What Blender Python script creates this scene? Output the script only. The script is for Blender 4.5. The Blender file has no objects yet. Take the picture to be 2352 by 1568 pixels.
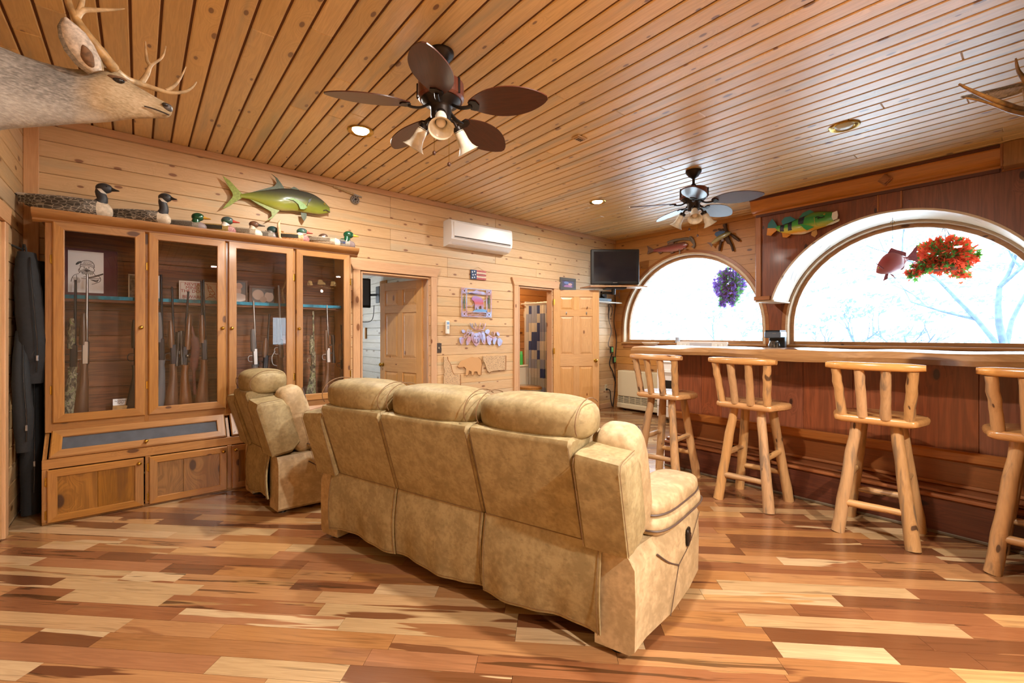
import bpy, bmesh, math, random
from mathutils import Vector, Matrix
from math import sin, cos, pi, radians, sqrt, atan2, exp
RNG = random.Random(11)
scene = bpy.context.scene
col = scene.collection
# ---------------------------------------------------------------- camera
FPX, CX, HY, CAMH, YAW = 1022.0, 1176.0, 768.0, 1.32, radians(40.0)
cam = bpy.data.cameras.new('camera')
cam.sensor_width = 36.0
cam.lens = 36.0 * FPX / 2352.0
cam.shift_y = -(784.0 - HY) / 2352.0
cam.clip_start = 0.05
camo = bpy.data.objects.new('camera', cam)
camo.location = (0, 0, CAMH)
camo.rotation_euler = (radians(90), 0, -YAW)
col.objects.link(camo)
scene.camera = camo
# ---------------------------------------------------------------- world, exposure
scene.view_settings.view_transform = 'Standard'
scene.view_settings.look = 'None'
scene.view_settings.gamma = 1.0
scene.view_settings.exposure = 0.6
scene.view_settings.use_curve_mapping = False
cy = scene.cycles
cy.max_bounces = 7; cy.diffuse_bounces = 4; cy.glossy_bounces = 3; cy.transmission_bounces = 4; cy.transparent_max_bounces = 8
cy.caustics_reflective = False; cy.caustics_refractive = False
w = bpy.data.worlds.new('world')
scene.world = w
w.use_nodes = True
bg = w.node_tree.nodes['Background']
bg.inputs[0].default_value = (0.86, 0.93, 1.0, 1)
bg.inputs[1].default_value = 9.0
def portal(loc, rot, sx, sy):
    l = bpy.data.lights.new('window_portal', 'AREA')
    l.shape = 'RECTANGLE'; l.size = sx; l.size_y = sy
    l.cycles.is_portal = True
    o = bpy.data.objects.new('window_portal', l)
    o.location = loc; o.rotation_euler = rot
    col.objects.link(o)
# windows: two arches on the right wall, two at the far end of the hall, one in the bedroom
portal((6.86, 3.66, 1.92), (0, radians(90), 0), 1.5, 2.5)
portal((6.86, 1.04, 1.92), (0, radians(90), 0), 1.5, 2.5)
portal((1.0, -6.45, 1.5), (radians(90), 0, 0), 3.0, 1.9)
portal((4.4, -6.45, 1.5), (radians(90), 0, 0), 1.5, 1.9)
portal((1.75, 8.75, 1.5), (radians(-90), 0, 0), 1.8, 1.5)
portal((6.86, -3.4, 1.6), (0, radians(90), 0), 1.6, 3.6)
# ---------------------------------------------------------------- pixel -> direction helpers (2352 x 1568 frame)
FV = (sin(YAW), cos(YAW)); RV = (cos(YAW), -sin(YAW))
def ray(x):
    l = (x - CX) / FPX
    return (FV[0] + l * RV[0], FV[1] + l * RV[1])
def at(x, y, t):
    r = ray(x); return Vector((r[0] * t, r[1] * t, CAMH + (HY - y) * t / FPX))
def fl(x, y, z=0.0): return at(x, y, (CAMH - z) * FPX / (y - HY))
def oX(x, y, X): return at(x, y, X / ray(x)[0])
def oY(x, y, Y): return at(x, y, Y / ray(x)[1])
# ---------------------------------------------------------------- room numbers (metres)
YA, XB, XL, H = 5.04, 6.70, -0.68, 3.04      # back wall, window wall, left wall, ceiling
# ---------------------------------------------------------------- mesh building
TW = {}
def tag(o, label=None, cat=None, group=None, kind=None):
    if label: o['label'] = label
    if cat: o['category'] = cat
    if group: o['group'] = group
    if kind: o['kind'] = kind
    return o
def thing(name, label, cat, loc=(0, 0, 0), rotz=0.0, group=None, kind=None):
    o = bpy.data.objects.new(name, None)
    o.empty_display_size = 0.1
    o.location = loc; o.rotation_euler = (0, 0, rotz)
    col.objects.link(o)
    TW[o.name] = Matrix.Translation(loc) @ Matrix.Rotation(rotz, 4, 'Z')
    return tag(o, label, cat, group, kind)
def copy_tree(o, parent=None, loc=None, rotz=None):
    c = o.copy(); col.objects.link(c)
    if parent is not None: c.parent = parent
    if loc is not None: c.location = loc
    if rotz is not None: c.rotation_euler = (0, 0, rotz)
    for ch in list(o.children): copy_tree(ch, c)
    return c
def frame(o, x, y=None):
    """matrix with origin o, local x along x, y near y, z = x cross y"""
    x = Vector(x).normalized()
    y = Vector(y) if y is not None else (Vector((0, 0, 1)) if abs(x.z) < .9 else Vector((1, 0, 0)))
    z = x.cross(y).normalized(); y = z.cross(x)
    m = Matrix((x, y, z)).transposed().to_4x4(); m.translation = Vector(o); return m
class MB:
    def __init__(s, T=None): s.v = []; s.f = []; s.m = []; s.T = T; s.mi = 0; s.g = []; s.gs = None
    def add(s, vs, fs):
        b = len(s.v)
        for p in vs:
            p = Vector(p)
            s.v.append(s.T @ p if s.T is not None else p)
            s.g.append(s.gs(p) if s.gs else None)
        for q in fs: s.f.append(tuple(i + b for i in q)); s.m.append(s.mi)
        return s
    def box(s, a, b):
        a, b = Vector(a), Vector(b)
        vs = [(x, y, z) for x in (a.x, b.x) for y in (a.y, b.y) for z in (a.z, b.z)]
        return s.add(vs, [(0, 1, 3, 2), (4, 6, 7, 5), (0, 4, 5, 1), (2, 3, 7, 6), (0, 2, 6, 4), (1, 5, 7, 3)])
    def cbox(s, a, b, c=.004):
        lo = [min(a[i], b[i]) for i in range(3)]; hi = [max(a[i], b[i]) for i in range(3)]
        c = min(c, *[(hi[i] - lo[i]) * .45 for i in range(3)])
        vs = []; ix = {}
        for X in (0, 1):
            for Y in (0, 1):
                for Z in (0, 1):
                    k = (X, Y, Z)
                    for ax in range(3):
                        p = [(hi[i] - (0 if i == ax else c)) if k[i] else (lo[i] + (0 if i == ax else c)) for i in range(3)]
                        ix[k + (ax,)] = len(vs); vs.append(p)
        fs = []
        for ax in range(3):
            o1, o2 = [i for i in range(3) if i != ax]
            for sd in (0, 1):
                q = []
                for (u, w_) in ((0, 0), (1, 0), (1, 1), (0, 1)):
                    k = [0, 0, 0]; k[ax] = sd; k[o1] = u; k[o2] = w_; q.append(ix[tuple(k) + (ax,)])
                fs.append(q)
            for u in (0, 1):
                for w_ in (0, 1):
                    k0 = [0, 0, 0]; k0[o1] = u; k0[o2] = w_; k1 = list(k0); k1[ax] = 1
                    fs.append([ix[tuple(k0) + (o1,)], ix[tuple(k1) + (o1,)], ix[tuple(k1) + (o2,)], ix[tuple(k0) + (o2,)]])
        for X in (0, 1):
            for Y in (0, 1):
                for Z in (0, 1): fs.append([ix[(X, Y, Z, i)] for i in range(3)])
        return s.add(vs, fs)
    def prism(s, pts, d):
        """closed 3D polygon extruded by vector d"""
        n = len(pts); d = Vector(d)
        vs = [Vector(p) for p in pts] + [Vector(p) + d for p in pts]
        return s.add(vs, [tuple(range(n)), tuple(range(2 * n - 1, n - 1, -1))] + [(i, (i + 1) % n, n + (i + 1) % n, n + i) for i in range(n)])
    def loft(s, rings, cap=True, closed=True):
        n = len(rings[0]); vs = [p for r in rings for p in r]; fs = []
        m = n if closed else n - 1
        for k in range(len(rings) - 1):
            for i in range(m):
                j = (i + 1) % n; fs.append((k * n + i, k * n + j, (k + 1) * n + j, (k + 1) * n + i))
        if cap and closed:
            fs.append(tuple(range(n - 1, -1, -1))); b = (len(rings) - 1) * n; fs.append(tuple(range(b, b + n)))
        return s.add(vs, fs)
    def tube(s, path, rad, n=8, cap=True, flat=None):
        path = [Vector(p) for p in path]; rings = []; up = None
        for i, p in enumerate(path):
            a = path[max(i - 1, 0)]; b = path[min(i + 1, len(path) - 1)]
            d = (b - a)
            d = d.normalized() if d.length > 1e-9 else Vector((0, 0, 1))
            if up is None:
                up = Vector((0, 0, 1)) if abs(d.z) < .9 else Vector((1, 0, 0))
                if flat is not None: up = Vector(flat)
            sd = d.cross(up).normalized(); up = sd.cross(d).normalized()
            r = rad[i] if isinstance(rad, (list, tuple)) else rad
            ru, rs = (r if isinstance(r, (list, tuple)) else (r, r))
            rings.append([p + sd * (rs * cos(2 * pi * k / n)) + up * (ru * sin(2 * pi * k / n)) for k in range(n)])
        return s.loft(rings, cap)
    def lathe(s, prof, n=20, o=(0, 0, 0), ax=(0, 0, 1), cap=True):
        M_ = frame(o, ax)
        rings = [[M_ @ Vector((z, r * cos(2 * pi * k / n), r * sin(2 * pi * k / n))) for k in range(n)] for r, z in prof]
        return s.loft(rings, cap)
    def sup(s, c, hs, e=.5, e2=None, nu=20, nv=12, M_=None):
        """superellipsoid: half sizes hs, exponents e (plan) e2 (profile)"""
        e2 = e if e2 is None else e2
        def pw(a, p): return math.copysign(abs(a) ** p, a)
        rings = []
        for j in range(nv + 1):
            ph = -pi / 2 + pi * j / nv; cz = pw(cos(ph), e2); sz = pw(sin(ph), e2)
            rings.append([Vector((hs[0] * cz * pw(cos(2 * pi * i / nu), e), hs[1] * cz * pw(sin(2 * pi * i / nu), e), hs[2] * sz)) for i in range(nu)])
        rings = rings[1:-1]
        c = Vector(c)
        rings = [[(M_ @ p if M_ is not None else p) + c for p in r] for r in rings]
        return s.loft(rings)
    def strip(s, A, B, d):
        """solid between two equally long open curves A and B, extruded by d"""
        n = len(A); d = Vector(d)
        A = [Vector(p) for p in A]; B = [Vector(p) for p in B]
        vs = A + B + [p + d for p in A] + [p + d for p in B]; fs = []
        for i in range(n - 1):
            fs += [(i, i + 1, n + i + 1, n + i), (2 * n + i, 3 * n + i, 3 * n + i + 1, 2 * n + i + 1),
                   (i, 2 * n + i, 2 * n + i + 1, i + 1), (n + i, n + i + 1, 3 * n + i + 1, 3 * n + i)]
        fs += [(0, n, 3 * n, 2 * n), (n - 1, 3 * n - 1, 4 * n - 1, 2 * n - 1)]
        return s.add(vs, fs)
    def build(s, name, mat, parent=None, smooth=None, axis=None, rn=None, local=False, origin=None, label=None, kind=None):
        me = bpy.data.meshes.new(name)
        vs = s.v
        base = Matrix()
        if parent is not None and not local: base = TW.get(parent.name, Matrix())
        inv = base.inverted()
        if parent is None and not local:
            lo = [min(p[i] for p in vs) for i in range(3)]; hi = [max(p[i] for p in vs) for i in range(3)]
            org = Vector(origin) if origin is not None else Vector(((lo[0] + hi[0]) / 2, (lo[1] + hi[1]) / 2, lo[2]))
            inv = Matrix.Translation(-org)
        loc = [inv @ p for p in vs]
        me.from_pydata([tuple(p) for p in loc], [], s.f)
        bm = bmesh.new(); bm.from_mesh(me)
        bmesh.ops.recalc_face_normals(bm, faces=bm.faces[:])
        bm.to_mesh(me); bm.free()
        mats = mat if isinstance(mat, (list, tuple)) else [mat]
        for m_ in mats: me.materials.append(m_)
        if len(mats) > 1: me.polygons.foreach_set('material_index', s.m)
        if smooth is not None:
            me.polygons.foreach_set('use_smooth', [True] * len(me.polygons))
            me.set_sharp_from_angle(angle=radians(smooth))
        if axis is not None:
            at_ = me.attributes.new('gc', 'FLOAT_VECTOR', 'POINT')
            o1, o2 = [i for i in range(3) if i != axis]
            fl_ = []
            for p, g in zip(loc, s.g):
                fl_ += list(g) if g is not None else [p[axis], p[o1], p[o2]]
            at_.data.foreach_set('vector', fl_)
            a2 = me.attributes.new('rn', 'FLOAT', 'POINT')
            r_ = RNG.random() if rn is None else rn
            a2.data.foreach_set('value', r_ if isinstance(r_, list) else [r_] * len(loc))
        o = bpy.data.objects.new(name, me)
        col.objects.link(o)
        if parent is not None:
            o.parent = parent; TW[o.name] = base
        elif not local:
            o.location = org; TW[o.name] = Matrix.Translation(org)
        if label: o['label'] = label
        if kind: o['kind'] = kind
        return o
def part(name, mat, parent, a, b, c=.004, **k):
    return MB().cbox(a, b, c).build(name, mat, parent, **k)
def board(name, a, b, mat, parent=None, axis=None, c=.003, T=None, **k):
    d = [abs(b[i] - a[i]) for i in range(3)]
    ax = axis if axis is not None else d.index(max(d))
    return MB(T).cbox(a, b, c).build(name, mat, parent, axis=ax, **k)
def bez(p, n=12):
    """smooth curve through points (Catmull-Rom)"""
    p = [Vector(q) for q in p]; out = []
    for i in range(len(p) - 1):
        a = p[max(i - 1, 0)]; b = p[i]; c = p[i + 1]; d = p[min(i + 2, len(p) - 1)]
        for k in range(n):
            t = k / n
            out.append(.5 * ((2 * b) + (c - a) * t + (2 * a - 5 * b + 4 * c - d) * t * t + (3 * b - a - 3 * c + d) * t ** 3))
    return out + [p[-1]]
def lerp(a, b, t): return a + (b - a) * t
def interp(tab, x):
    if x <= tab[0][0]: return tab[0][1]
    for (x0, y0), (x1, y1) in zip(tab, tab[1:]):
        if x <= x1: return lerp(y0, y1, (x - x0) / (x1 - x0))
    return tab[-1][1]
def text(name, body, mat, parent, M_, size, depth=.001, align='CENTER'):
    cu = bpy.data.curves.new(name, 'FONT'); cu.body = body; cu.size = size; cu.align_x = align; cu.align_y = 'CENTER'
    cu.extrude = depth; cu.space_line = .85
    cu.resolution_u = 3
    tmp = bpy.data.objects.new('tmp_text', cu); col.objects.link(tmp)
    dg = bpy.context.evaluated_depsgraph_get()
    me = bpy.data.meshes.new_from_object(tmp.evaluated_get(dg))
    bpy.data.objects.remove(tmp)
    base = TW.get(parent.name, Matrix())
    me.transform(base.inverted() @ M_)
    me.name = name; me.materials.clear(); me.materials.append(mat)
    o = bpy.data.objects.new(name, me); col.objects.link(o); o.parent = parent
    return o
# ---------------------------------------------------------------- materials
class NT:
    def __init__(s, name):
        s.mat = bpy.data.materials.new(name); s.mat.use_nodes = True
        s.t = s.mat.node_tree; s.b = s.t.nodes['Principled BSDF']
    def n(s, ty, props=None, **ins):
        nd = s.t.nodes.new('ShaderNode' + ty)
        for k, v in (props or {}).items(): setattr(nd, k, v)
        for k, v in ins.items():
            key = int(k[1:]) if k[0] == 'i' and k[1:].isdigit() else k.replace('_', ' ')
            s.set(nd.inputs[key], v)
        return nd
    def set(s, inp, v):
        if hasattr(v, 'is_output'): s.t.links.new(v, inp)
        elif isinstance(v, (tuple, list)) and len(v) == 3 and inp.type == 'RGBA': inp.default_value = (*v, 1)
        else: inp.default_value = v
    def math(s, op, a, b=0.0, clamp=False):
        nd = s.t.nodes.new('ShaderNodeMath'); nd.operation = op; nd.use_clamp = clamp
        s.set(nd.inputs[0], a); s.set(nd.inputs[1], b); return nd.outputs[0]
    def vmath(s, op, a, b):
        nd = s.t.nodes.new('ShaderNodeVectorMath'); nd.operation = op
        s.set(nd.inputs[0], a); s.set(nd.inputs[1], b); return nd.outputs[0]
    def mix(s, f, a, b, bl='MIX'):
        nd = s.t.nodes.new('ShaderNodeMix'); nd.data_type = 'RGBA'; nd.blend_type = bl
        s.set(nd.inputs[0], f); s.set(nd.inputs[6], a); s.set(nd.inputs[7], b); return nd.outputs[2]
    def step(s, x, lo, hi):
        nd = s.t.nodes.new('ShaderNodeMapRange'); nd.interpolation_type = 'SMOOTHSTEP'
        s.set(nd.inputs[0], x); nd.inputs[1].default_value = lo; nd.inputs[2].default_value = hi; return nd.outputs[0]
    def noise(s, vec, scale=1.0, detail=3.0, dist=0.0, rough=.55):
        nd = s.n('TexNoise', Scale=scale, Detail=detail, Distortion=dist, Roughness=rough)
        s.t.links.new(vec, nd.inputs['Vector']); return nd.outputs[0]
    def ramp(s, f, stops, interp_='LINEAR'):
        nd = s.t.nodes.new('ShaderNodeValToRGB'); nd.color_ramp.interpolation = interp_
        e = nd.color_ramp.elements
        while len(e) < len(stops): e.new(.5)
        for q, (p, c) in zip(e, stops): q.position = p; q.color = (*c, 1)
        s.set(nd.inputs[0], f); return nd.outputs[0]
    def bump(s, hgt, st=.3, d=.002):
        nd = s.n('Bump', Strength=st, Distance=d); s.t.links.new(hgt, nd.inputs['Height'])
        s.t.links.new(nd.outputs[0], s.b.inputs['Normal'])
    def out(s, colr, rough=.5, metal=0.0, coat=0.0, spec=.5):
        s.set(s.b.inputs['Base Color'], colr); s.set(s.b.inputs['Roughness'], rough)
        s.b.inputs['Metallic'].default_value = metal; s.b.inputs['Coat Weight'].default_value = coat
        s.b.inputs['Coat Roughness'].default_value = .12; s.b.inputs['Specular IOR Level'].default_value = spec
        return s.mat
def hexc(h_):
    h_ = h_.lstrip('#'); c = [int(h_[i:i + 2], 16) / 255 for i in (0, 2, 4)]
    return tuple(x / 12.92 if x <= .04045 else ((x + .055) / 1.055) ** 2.4 for x in c)
def C(v): return hexc(v) if isinstance(v, str) else v
def plain(name, c, rough=.5, metal=0.0, coat=0.0, mottle=0.0, ms=30.0, bump=0.0):
    t = NT(name); c = C(c)
    if mottle or bump:
        tc = t.n('TexCoord').outputs['Object']
        nz = t.noise(tc, ms, 4)
        if mottle: c = t.mix(t.step(nz, .3, .7), tuple(x * (1 - mottle) for x in c), tuple(min(1, x * (1 + mottle)) for x in c))
        if bump: t.bump(nz, bump, .003)
    return t.out(c, rough, metal, coat)
def grain_vec(t):
    a = t.n('Attribute', {'attribute_name': 'gc'}).outputs['Vector']
    r = t.n('ObjectInfo').outputs['Random']
    off = t.n('CombineXYZ', X=t.math('MULTIPLY', r, 23.0), Y=t.math('MULTIPLY', r, 17.0), Z=t.math('MULTIPLY', r, 11.0)).outputs[0]
    rn = t.n('Attribute', {'attribute_name': 'rn'}).outputs['Fac']
    off2 = t.n('CombineXYZ', X=t.math('MULTIPLY', rn, 41.0), Y=t.math('MULTIPLY', rn, 13.0), Z=t.math('MULTIPLY', rn, 7.0)).outputs[0]
    p = t.vmath('ADD', t.vmath('ADD', a, off), off2)
    return p, t.math('FRACT', t.math('ADD', rn, t.math('MULTIPLY', r, 3.7)))
def wood(name, light, dark, knot='#6b3a1c', stain=None, knots=.5, rough=.42, coat=0.0, var=.25, gscale=1.0, ring=.45, stain_amt=.5, kx=3.2, ky=7.0, bump=.12, spec=.5, coat_r=.12, kz=1.0, ss=1.0):
    t = NT(name); p, rn = grain_vec(t)
    light, dark, knot = C(light), C(dark), C(knot)
    sx_ = t.n('SeparateXYZ'); t.t.links.new(p, sx_.inputs[0])
    kv = t.n('CombineXYZ', X=t.math('MULTIPLY', sx_.outputs[0], kx), Y=t.math('MULTIPLY', t.math('ADD', sx_.outputs[1], sx_.outputs[2]), ky)).outputs[0]
    vo = t.n('TexVoronoi', {'voronoi_dimensions': '2D'}, Scale=1.0, Randomness=.95); t.t.links.new(kv, vo.inputs['Vector'])
    sep = t.n('SeparateColor'); t.t.links.new(vo.outputs['Color'], sep.inputs[0])
    d = t.math('DIVIDE', vo.outputs['Distance'], t.math('ADD', .45, t.math('MULTIPLY', sep.outputs[1], .8)))
    has = t.math('LESS_THAN', sep.outputs[0], knots)
    near = t.math('MULTIPLY', t.step(d, .55, .05), has)
    g = t.vmath('MULTIPLY', p, (1.1 * gscale, 15 * gscale, 15 * gscale))
    sh = t.n('CombineXYZ', Y=t.math('MULTIPLY', near, 1.6)).outputs[0]
    nz = t.noise(t.vmath('ADD', g, sh), 1.0, 4, .4)
    rings = t.math('ADD', t.math('MULTIPLY', t.math('SINE', t.math('MULTIPLY', nz, 52.0)), .5), .5)
    fine = t.noise(t.vmath('MULTIPLY', p, (6 * gscale, 160 * gscale, 160 * gscale)), 1.0, 2)
    f = t.math('ADD', t.math('MULTIPLY', rings, ring), t.math('MULTIPLY', t.step(fine, .35, .75), .3))
    c = t.mix(t.math('MULTIPLY', f, .8, True), light, dark)
    broad = t.noise(t.vmath('MULTIPLY', p, (.5, 5, 5)), 1.0, 2)
    c = t.mix(t.math('MULTIPLY', t.step(broad, .45, .75), .35), c, dark)
    if stain:
        st = t.noise(t.vmath('ADD', t.vmath('MULTIPLY', p, (.55 * ss, 6 * ss, 6 * ss)), (3.1, 8.7, 1.3)), 1.0, 3, .3)
        c = t.mix(t.math('MULTIPLY', t.step(st, .52, .68), stain_amt), c, C(stain))
    halo = t.math('MULTIPLY', t.step(d, .24 * kz, .08 * kz), has)
    c = t.mix(t.math('MULTIPLY', halo, .35), c, dark)
    km = t.math('MULTIPLY', t.step(d, .135 * kz, .085 * kz), has)
    c = t.mix(t.math('MULTIPLY', km, .88), c, knot)
    v = t.math('ADD', 1 - var / 2, t.math('MULTIPLY', rn, var))
    hs = t.n('HueSaturation', Value=v, Saturation=t.math('ADD', .93, t.math('MULTIPLY', t.math('FRACT', t.math('MULTIPLY', rn, 7.13)), .14)))
    t.t.links.new(c, hs.inputs['Color'])
    if bump: t.bump(f, bump, .001)
    m_ = t.out(hs.outputs[0], rough, 0, coat, spec); t.b.inputs['Coat Roughness'].default_value = coat_r
    return m_
def floor_mat():
    t = NT('floor_wood'); p, rn = grain_vec(t)
    pal = ['#b88d5c', '#97683f', '#805234', '#c3a47c', '#a27143', '#8a5938', '#b8946a', '#6a4329', '#a6784e', '#986846', '#b5966c']
    pal2 = ['#7c5031', '#b8996e', '#5f3a25', '#a0784c', '#c2a67e', '#6c452b', '#8c5f3c']
    c1 = t.ramp(rn, [(i / len(pal), C(c)) for i, c in enumerate(pal)], 'CONSTANT')
    c2 = t.ramp(t.math('FRACT', t.math('MULTIPLY', rn, 7.31)), [(i / len(pal2), C(c)) for i, c in enumerate(pal2)], 'CONSTANT')
    n1 = t.noise(t.vmath('MULTIPLY', p, (.9, 9, 9)), 1.0, 3, .3)
    c = t.mix(t.step(n1, .575, .60), c1, c2)
    g = t.noise(t.vmath('MULTIPLY', p, (1.3, 22, 22)), 1.0, 4, .6)
    rings = t.math('ADD', t.math('MULTIPLY', t.math('SINE', t.math('MULTIPLY', g, 46.0)), .5), .5)
    c = t.mix(t.math('MULTIPLY', rings, .16), c, C('#5a2f14'))
    dk = t.noise(t.vmath('ADD', t.vmath('MULTIPLY', p, (1.6, 26, 26)), (9, 3, 5)), 1.0, 3, .8)
    amt = t.step(t.math('FRACT', t.math('MULTIPLY', rn, 3.77)), .45, .95)
    c = t.mix(t.math('MULTIPLY', t.step(dk, .575, .65), t.math('ADD', .25, t.math('MULTIPLY', amt, .65))), c, C('#35200f'))
    fine = t.noise(t.vmath('MULTIPLY', p, (5, 210, 210)), 1.0, 2)
    c = t.mix(t.math('MULTIPLY', fine, .22), c, C('#6a3c1a'))
    hs = t.n('HueSaturation', Saturation=1.0, Value=.95); t.t.links.new(c, hs.inputs['Color']); c = hs.outputs[0]
    t.bump(fine, .05, .0006)
    rg = t.math('ADD', .17, t.math('MULTIPLY', t.noise(p, 5.0, 3), .12))
    return t.out(c, rg, 0, .25, .5)
def leather(name, c1, c2, sc=9.0, rough=.62):
    t = NT(name); tc = t.n('TexCoord').outputs['Object']
    a = t.noise(tc, sc, 5, .2, .65); b = t.noise(tc, sc * 4, 3)
    c = t.mix(t.step(t.math('ADD', t.math('MULTIPLY', a, .75), t.math('MULTIPLY', b, .25)), .38, .66), C(c1), C(c2))
    sp = t.noise(t.vmath('MULTIPLY', tc, (1, 1, 2.2)), sc * 2.2, 3)
    c = t.mix(t.math('MULTIPLY', t.step(sp, .57, .72), .35), c, tuple(x * .62 for x in C(c1)))
    t.bump(t.noise(tc, 260, 2), .12, .0006)
    return t.out(c, rough, 0, 0, .35)
def pane(name, tint=(1, 1, 1), refl=.06, rough=0.0, scratch=0.0):
    """thin flat glass: what lies behind it plus a mirror layer by angle"""
    t = NT(name)
    tr = t.n('BsdfTransparent', Color=(*tint, 1)); gl = t.n('BsdfGlossy', Roughness=rough)
    fr = t.n('LayerWeight', Blend=.5).outputs['Facing']
    f = t.math('ADD', refl, t.math('MULTIPLY', t.math('POWER', fr, 4.0), .7), True)
    mx = t.n('MixShader'); t.t.links.new(f, mx.inputs[0]); t.t.links.new(tr.outputs[0], mx.inputs[1]); t.t.links.new(gl.outputs[0], mx.inputs[2])
    t.t.links.new(mx.outputs[0], t.t.nodes['Material Output'].inputs[0])
    return t.mat
def petal(name, c):
    t = NT(name); d = t.n('BsdfDiffuse', Color=(*C(c), 1)); tr = t.n('BsdfTranslucent', Color=(*C(c), 1)); mx = t.n('MixShader', Fac=.55)
    t.t.links.new(d.outputs[0], mx.inputs[1]); t.t.links.new(tr.outputs[0], mx.inputs[2]); t.t.links.new(mx.outputs[0], t.t.nodes['Material Output'].inputs[0])
    return t.mat
def emit(name, c, s):
    t = NT(name); t.b.inputs['Emission Color'].default_value = (*C(c), 1); t.b.inputs['Emission Strength'].default_value = s
    return t.out(C(c), .4)
def zramp(name, stops, axis=2, rough=.4, coat=.2, mott=.12, ms=14.0, spots=None):
    """colour bands along a local axis (object coordinates, metres)"""
    t = NT(name); tc = t.n('TexCoord').outputs['Object']
    s_ = t.n('SeparateXYZ'); t.t.links.new(tc, s_.inputs[0])
    nz = t.noise(tc, ms, 3)
    z = t.math('ADD', s_.outputs[axis], t.math('MULTIPLY', t.math('SUBTRACT', nz, .5), mott))
    lo, hi = stops[0][0], stops[-1][0]
    f = t.math('DIVIDE', t.math('SUBTRACT', z, lo), hi - lo, True)
    c = t.ramp(f, [((p - lo) / (hi - lo), C(k)) for p, k in stops])
    if spots:
        vo = t.n('TexVoronoi', Scale=spots[0]); t.t.links.new(tc, vo.inputs['Vector'])
        c = t.mix(t.step(vo.outputs['Distance'], spots[1], spots[1] * .6), c, C(spots[2]))
    return t.out(c, rough, 0, coat)
# pine boards
PINE_CEIL = wood('pine_ceiling', '#dfbd80', '#bc9656', '#6b422a', '#98937c', .42, .42, 1.0, .2, stain_amt=.6, coat_r=.40, kz=.8)
PINE_CEIL.node_tree.nodes['Principled BSDF'].inputs['Coat IOR'].default_value = 1.75
PINE_WALL = wood('pine_wall', '#d0ae84', '#b38e64', '#7d523a', '#a9a085', .5, .45, 0, .14, kz=.72, ring=.3, stain_amt=.5)
PINE_ORANGE = wood('pine_amber', '#c58d50', '#a26c36', '#5f351d', None, .4, .45, 0, .16, ring=.3)
PINE_TRIM = wood('pine_trim', '#cda27a', '#ae825a', '#74431f', None, .18, .42, 0, .12, ring=.3)
PINE_WHITE = wood('pine_whitewash', '#d9d2c6', '#b5aa9a', '#8d7763', '#b9b7b4', .4, .5, 0, .12, ring=.3)
DOOR_PINE = wood('door_pine', '#cf9f68', '#b0804c', '#6e3f1e', None, .12, .38, .1, .10, ring=.35)
CAB_PINE = wood('cabinet_pine', '#a4743f', '#7c5029', '#452514', None, .30, .34, .15, .16, ring=.4)
CAB_KNOTTY = wood('cabinet_knotty_panel', '#94652f', '#664219', '#30180e', '#553519', .55, .36, .15, .2, ring=.6, kx=2.6, ky=5.0, stain_amt=.6)
CAB_INNER = wood('cabinet_back_board', '#7d4a24', '#4c2914', '#3a1c10', None, .05, .5, 0, .1, ring=.8, gscale=.7)
RED_WOOD = wood('redwood_panel', '#8a4c30', '#5c2f1c', '#2c140d', None, .12, .36, .1, .22, ring=.55, gscale=.6)
RED_TRIM = wood('redwood_trim', '#a96a36', '#834c24', '#451f10', None, .15, .36, .15, .14, ring=.4)
CROWN_WOOD = wood('crown_redwood', '#bb7c42', '#935c2c', '#4a2412', None, .12, .36, .15, .12, ring=.4)
RED_DARK = wood('redwood_dark', '#5a2a16', '#3a170d', '#1e0c07', None, .1, .4, .1, .2, ring=.6)
BAR_KICK = wood('bar_step_board', '#8f5530', '#6f3f20', '#3a1d10', None, .12, .32, .2, .16, ring=.3)
SLAB = wood('slab_timber', '#b58a58', '#8b6038', '#4a2814', '#c6a878', .25, .3, .3, .1, ring=.5, gscale=.5, kx=.8, ky=3)
LOG = wood('peeled_log', '#bd9364', '#946a42', '#3b2418', '#6a5a4a', .35, .48, 0, .3, ring=.25, gscale=.8, stain_amt=.7, kx=5, ky=14, ss=4.5)
LOG_SEAT = wood('stool_seat_wood', '#c4935c', '#a4703e', '#5b3018', None, .2, .25, .3, .14, ring=.35, gscale=.7)
PALE_ARCH = wood('pale_arch_lining', '#d9c4a8', '#bba183', '#8b6a4a', None, .1, .4, .1, .08, ring=.3)
SILL_WOOD = wood('sill_wood', '#b58350', '#8d5d33', '#4f2b15', None, .2, .4, .1, .1)
FAN_WOOD = wood('fan_blade_wood', '#4b2418', '#2c130d', '#1b0a06', None, .0, .34, .1, .12, ring=.5, gscale=1.4)
FLOOR = floor_mat()
BRASS = plain('brass', '#b8923f', .25, 1.0)
BRONZE = plain('dark_bronze', '#2a2320', .38, .7)
BLACK = plain('black_plastic', '#121214', .35)
BLACK_MATT = plain('black_matt', '#1a1a1b', .7)
WHITE = plain('white_plastic', '#e6e2da', .35)
CREAM = plain('cream_enamel', '#d5c6a6', .4)
WHITE_ENAMEL = plain('white_enamel', '#e4e0dc', .25)
STEEL = plain('steel', '#9a9da0', .3, 1.0)
GUNMETAL = plain('gun_blue', '#20242b', .3, .8)
CREVICE = plain('dark_gap', '#1c110a', .9)
WINGLASS = pane('window_glass', (.97, .99, 1), .03)
CABGLASS = pane('cabinet_glass', (.97, .97, .98), .022)
PAPER = plain('paper_white', '#e6e9ec', .7)
# ================================================================ the room
def S(o, label, cat='wall'): return tag(o, label, cat, kind='structure')
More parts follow.
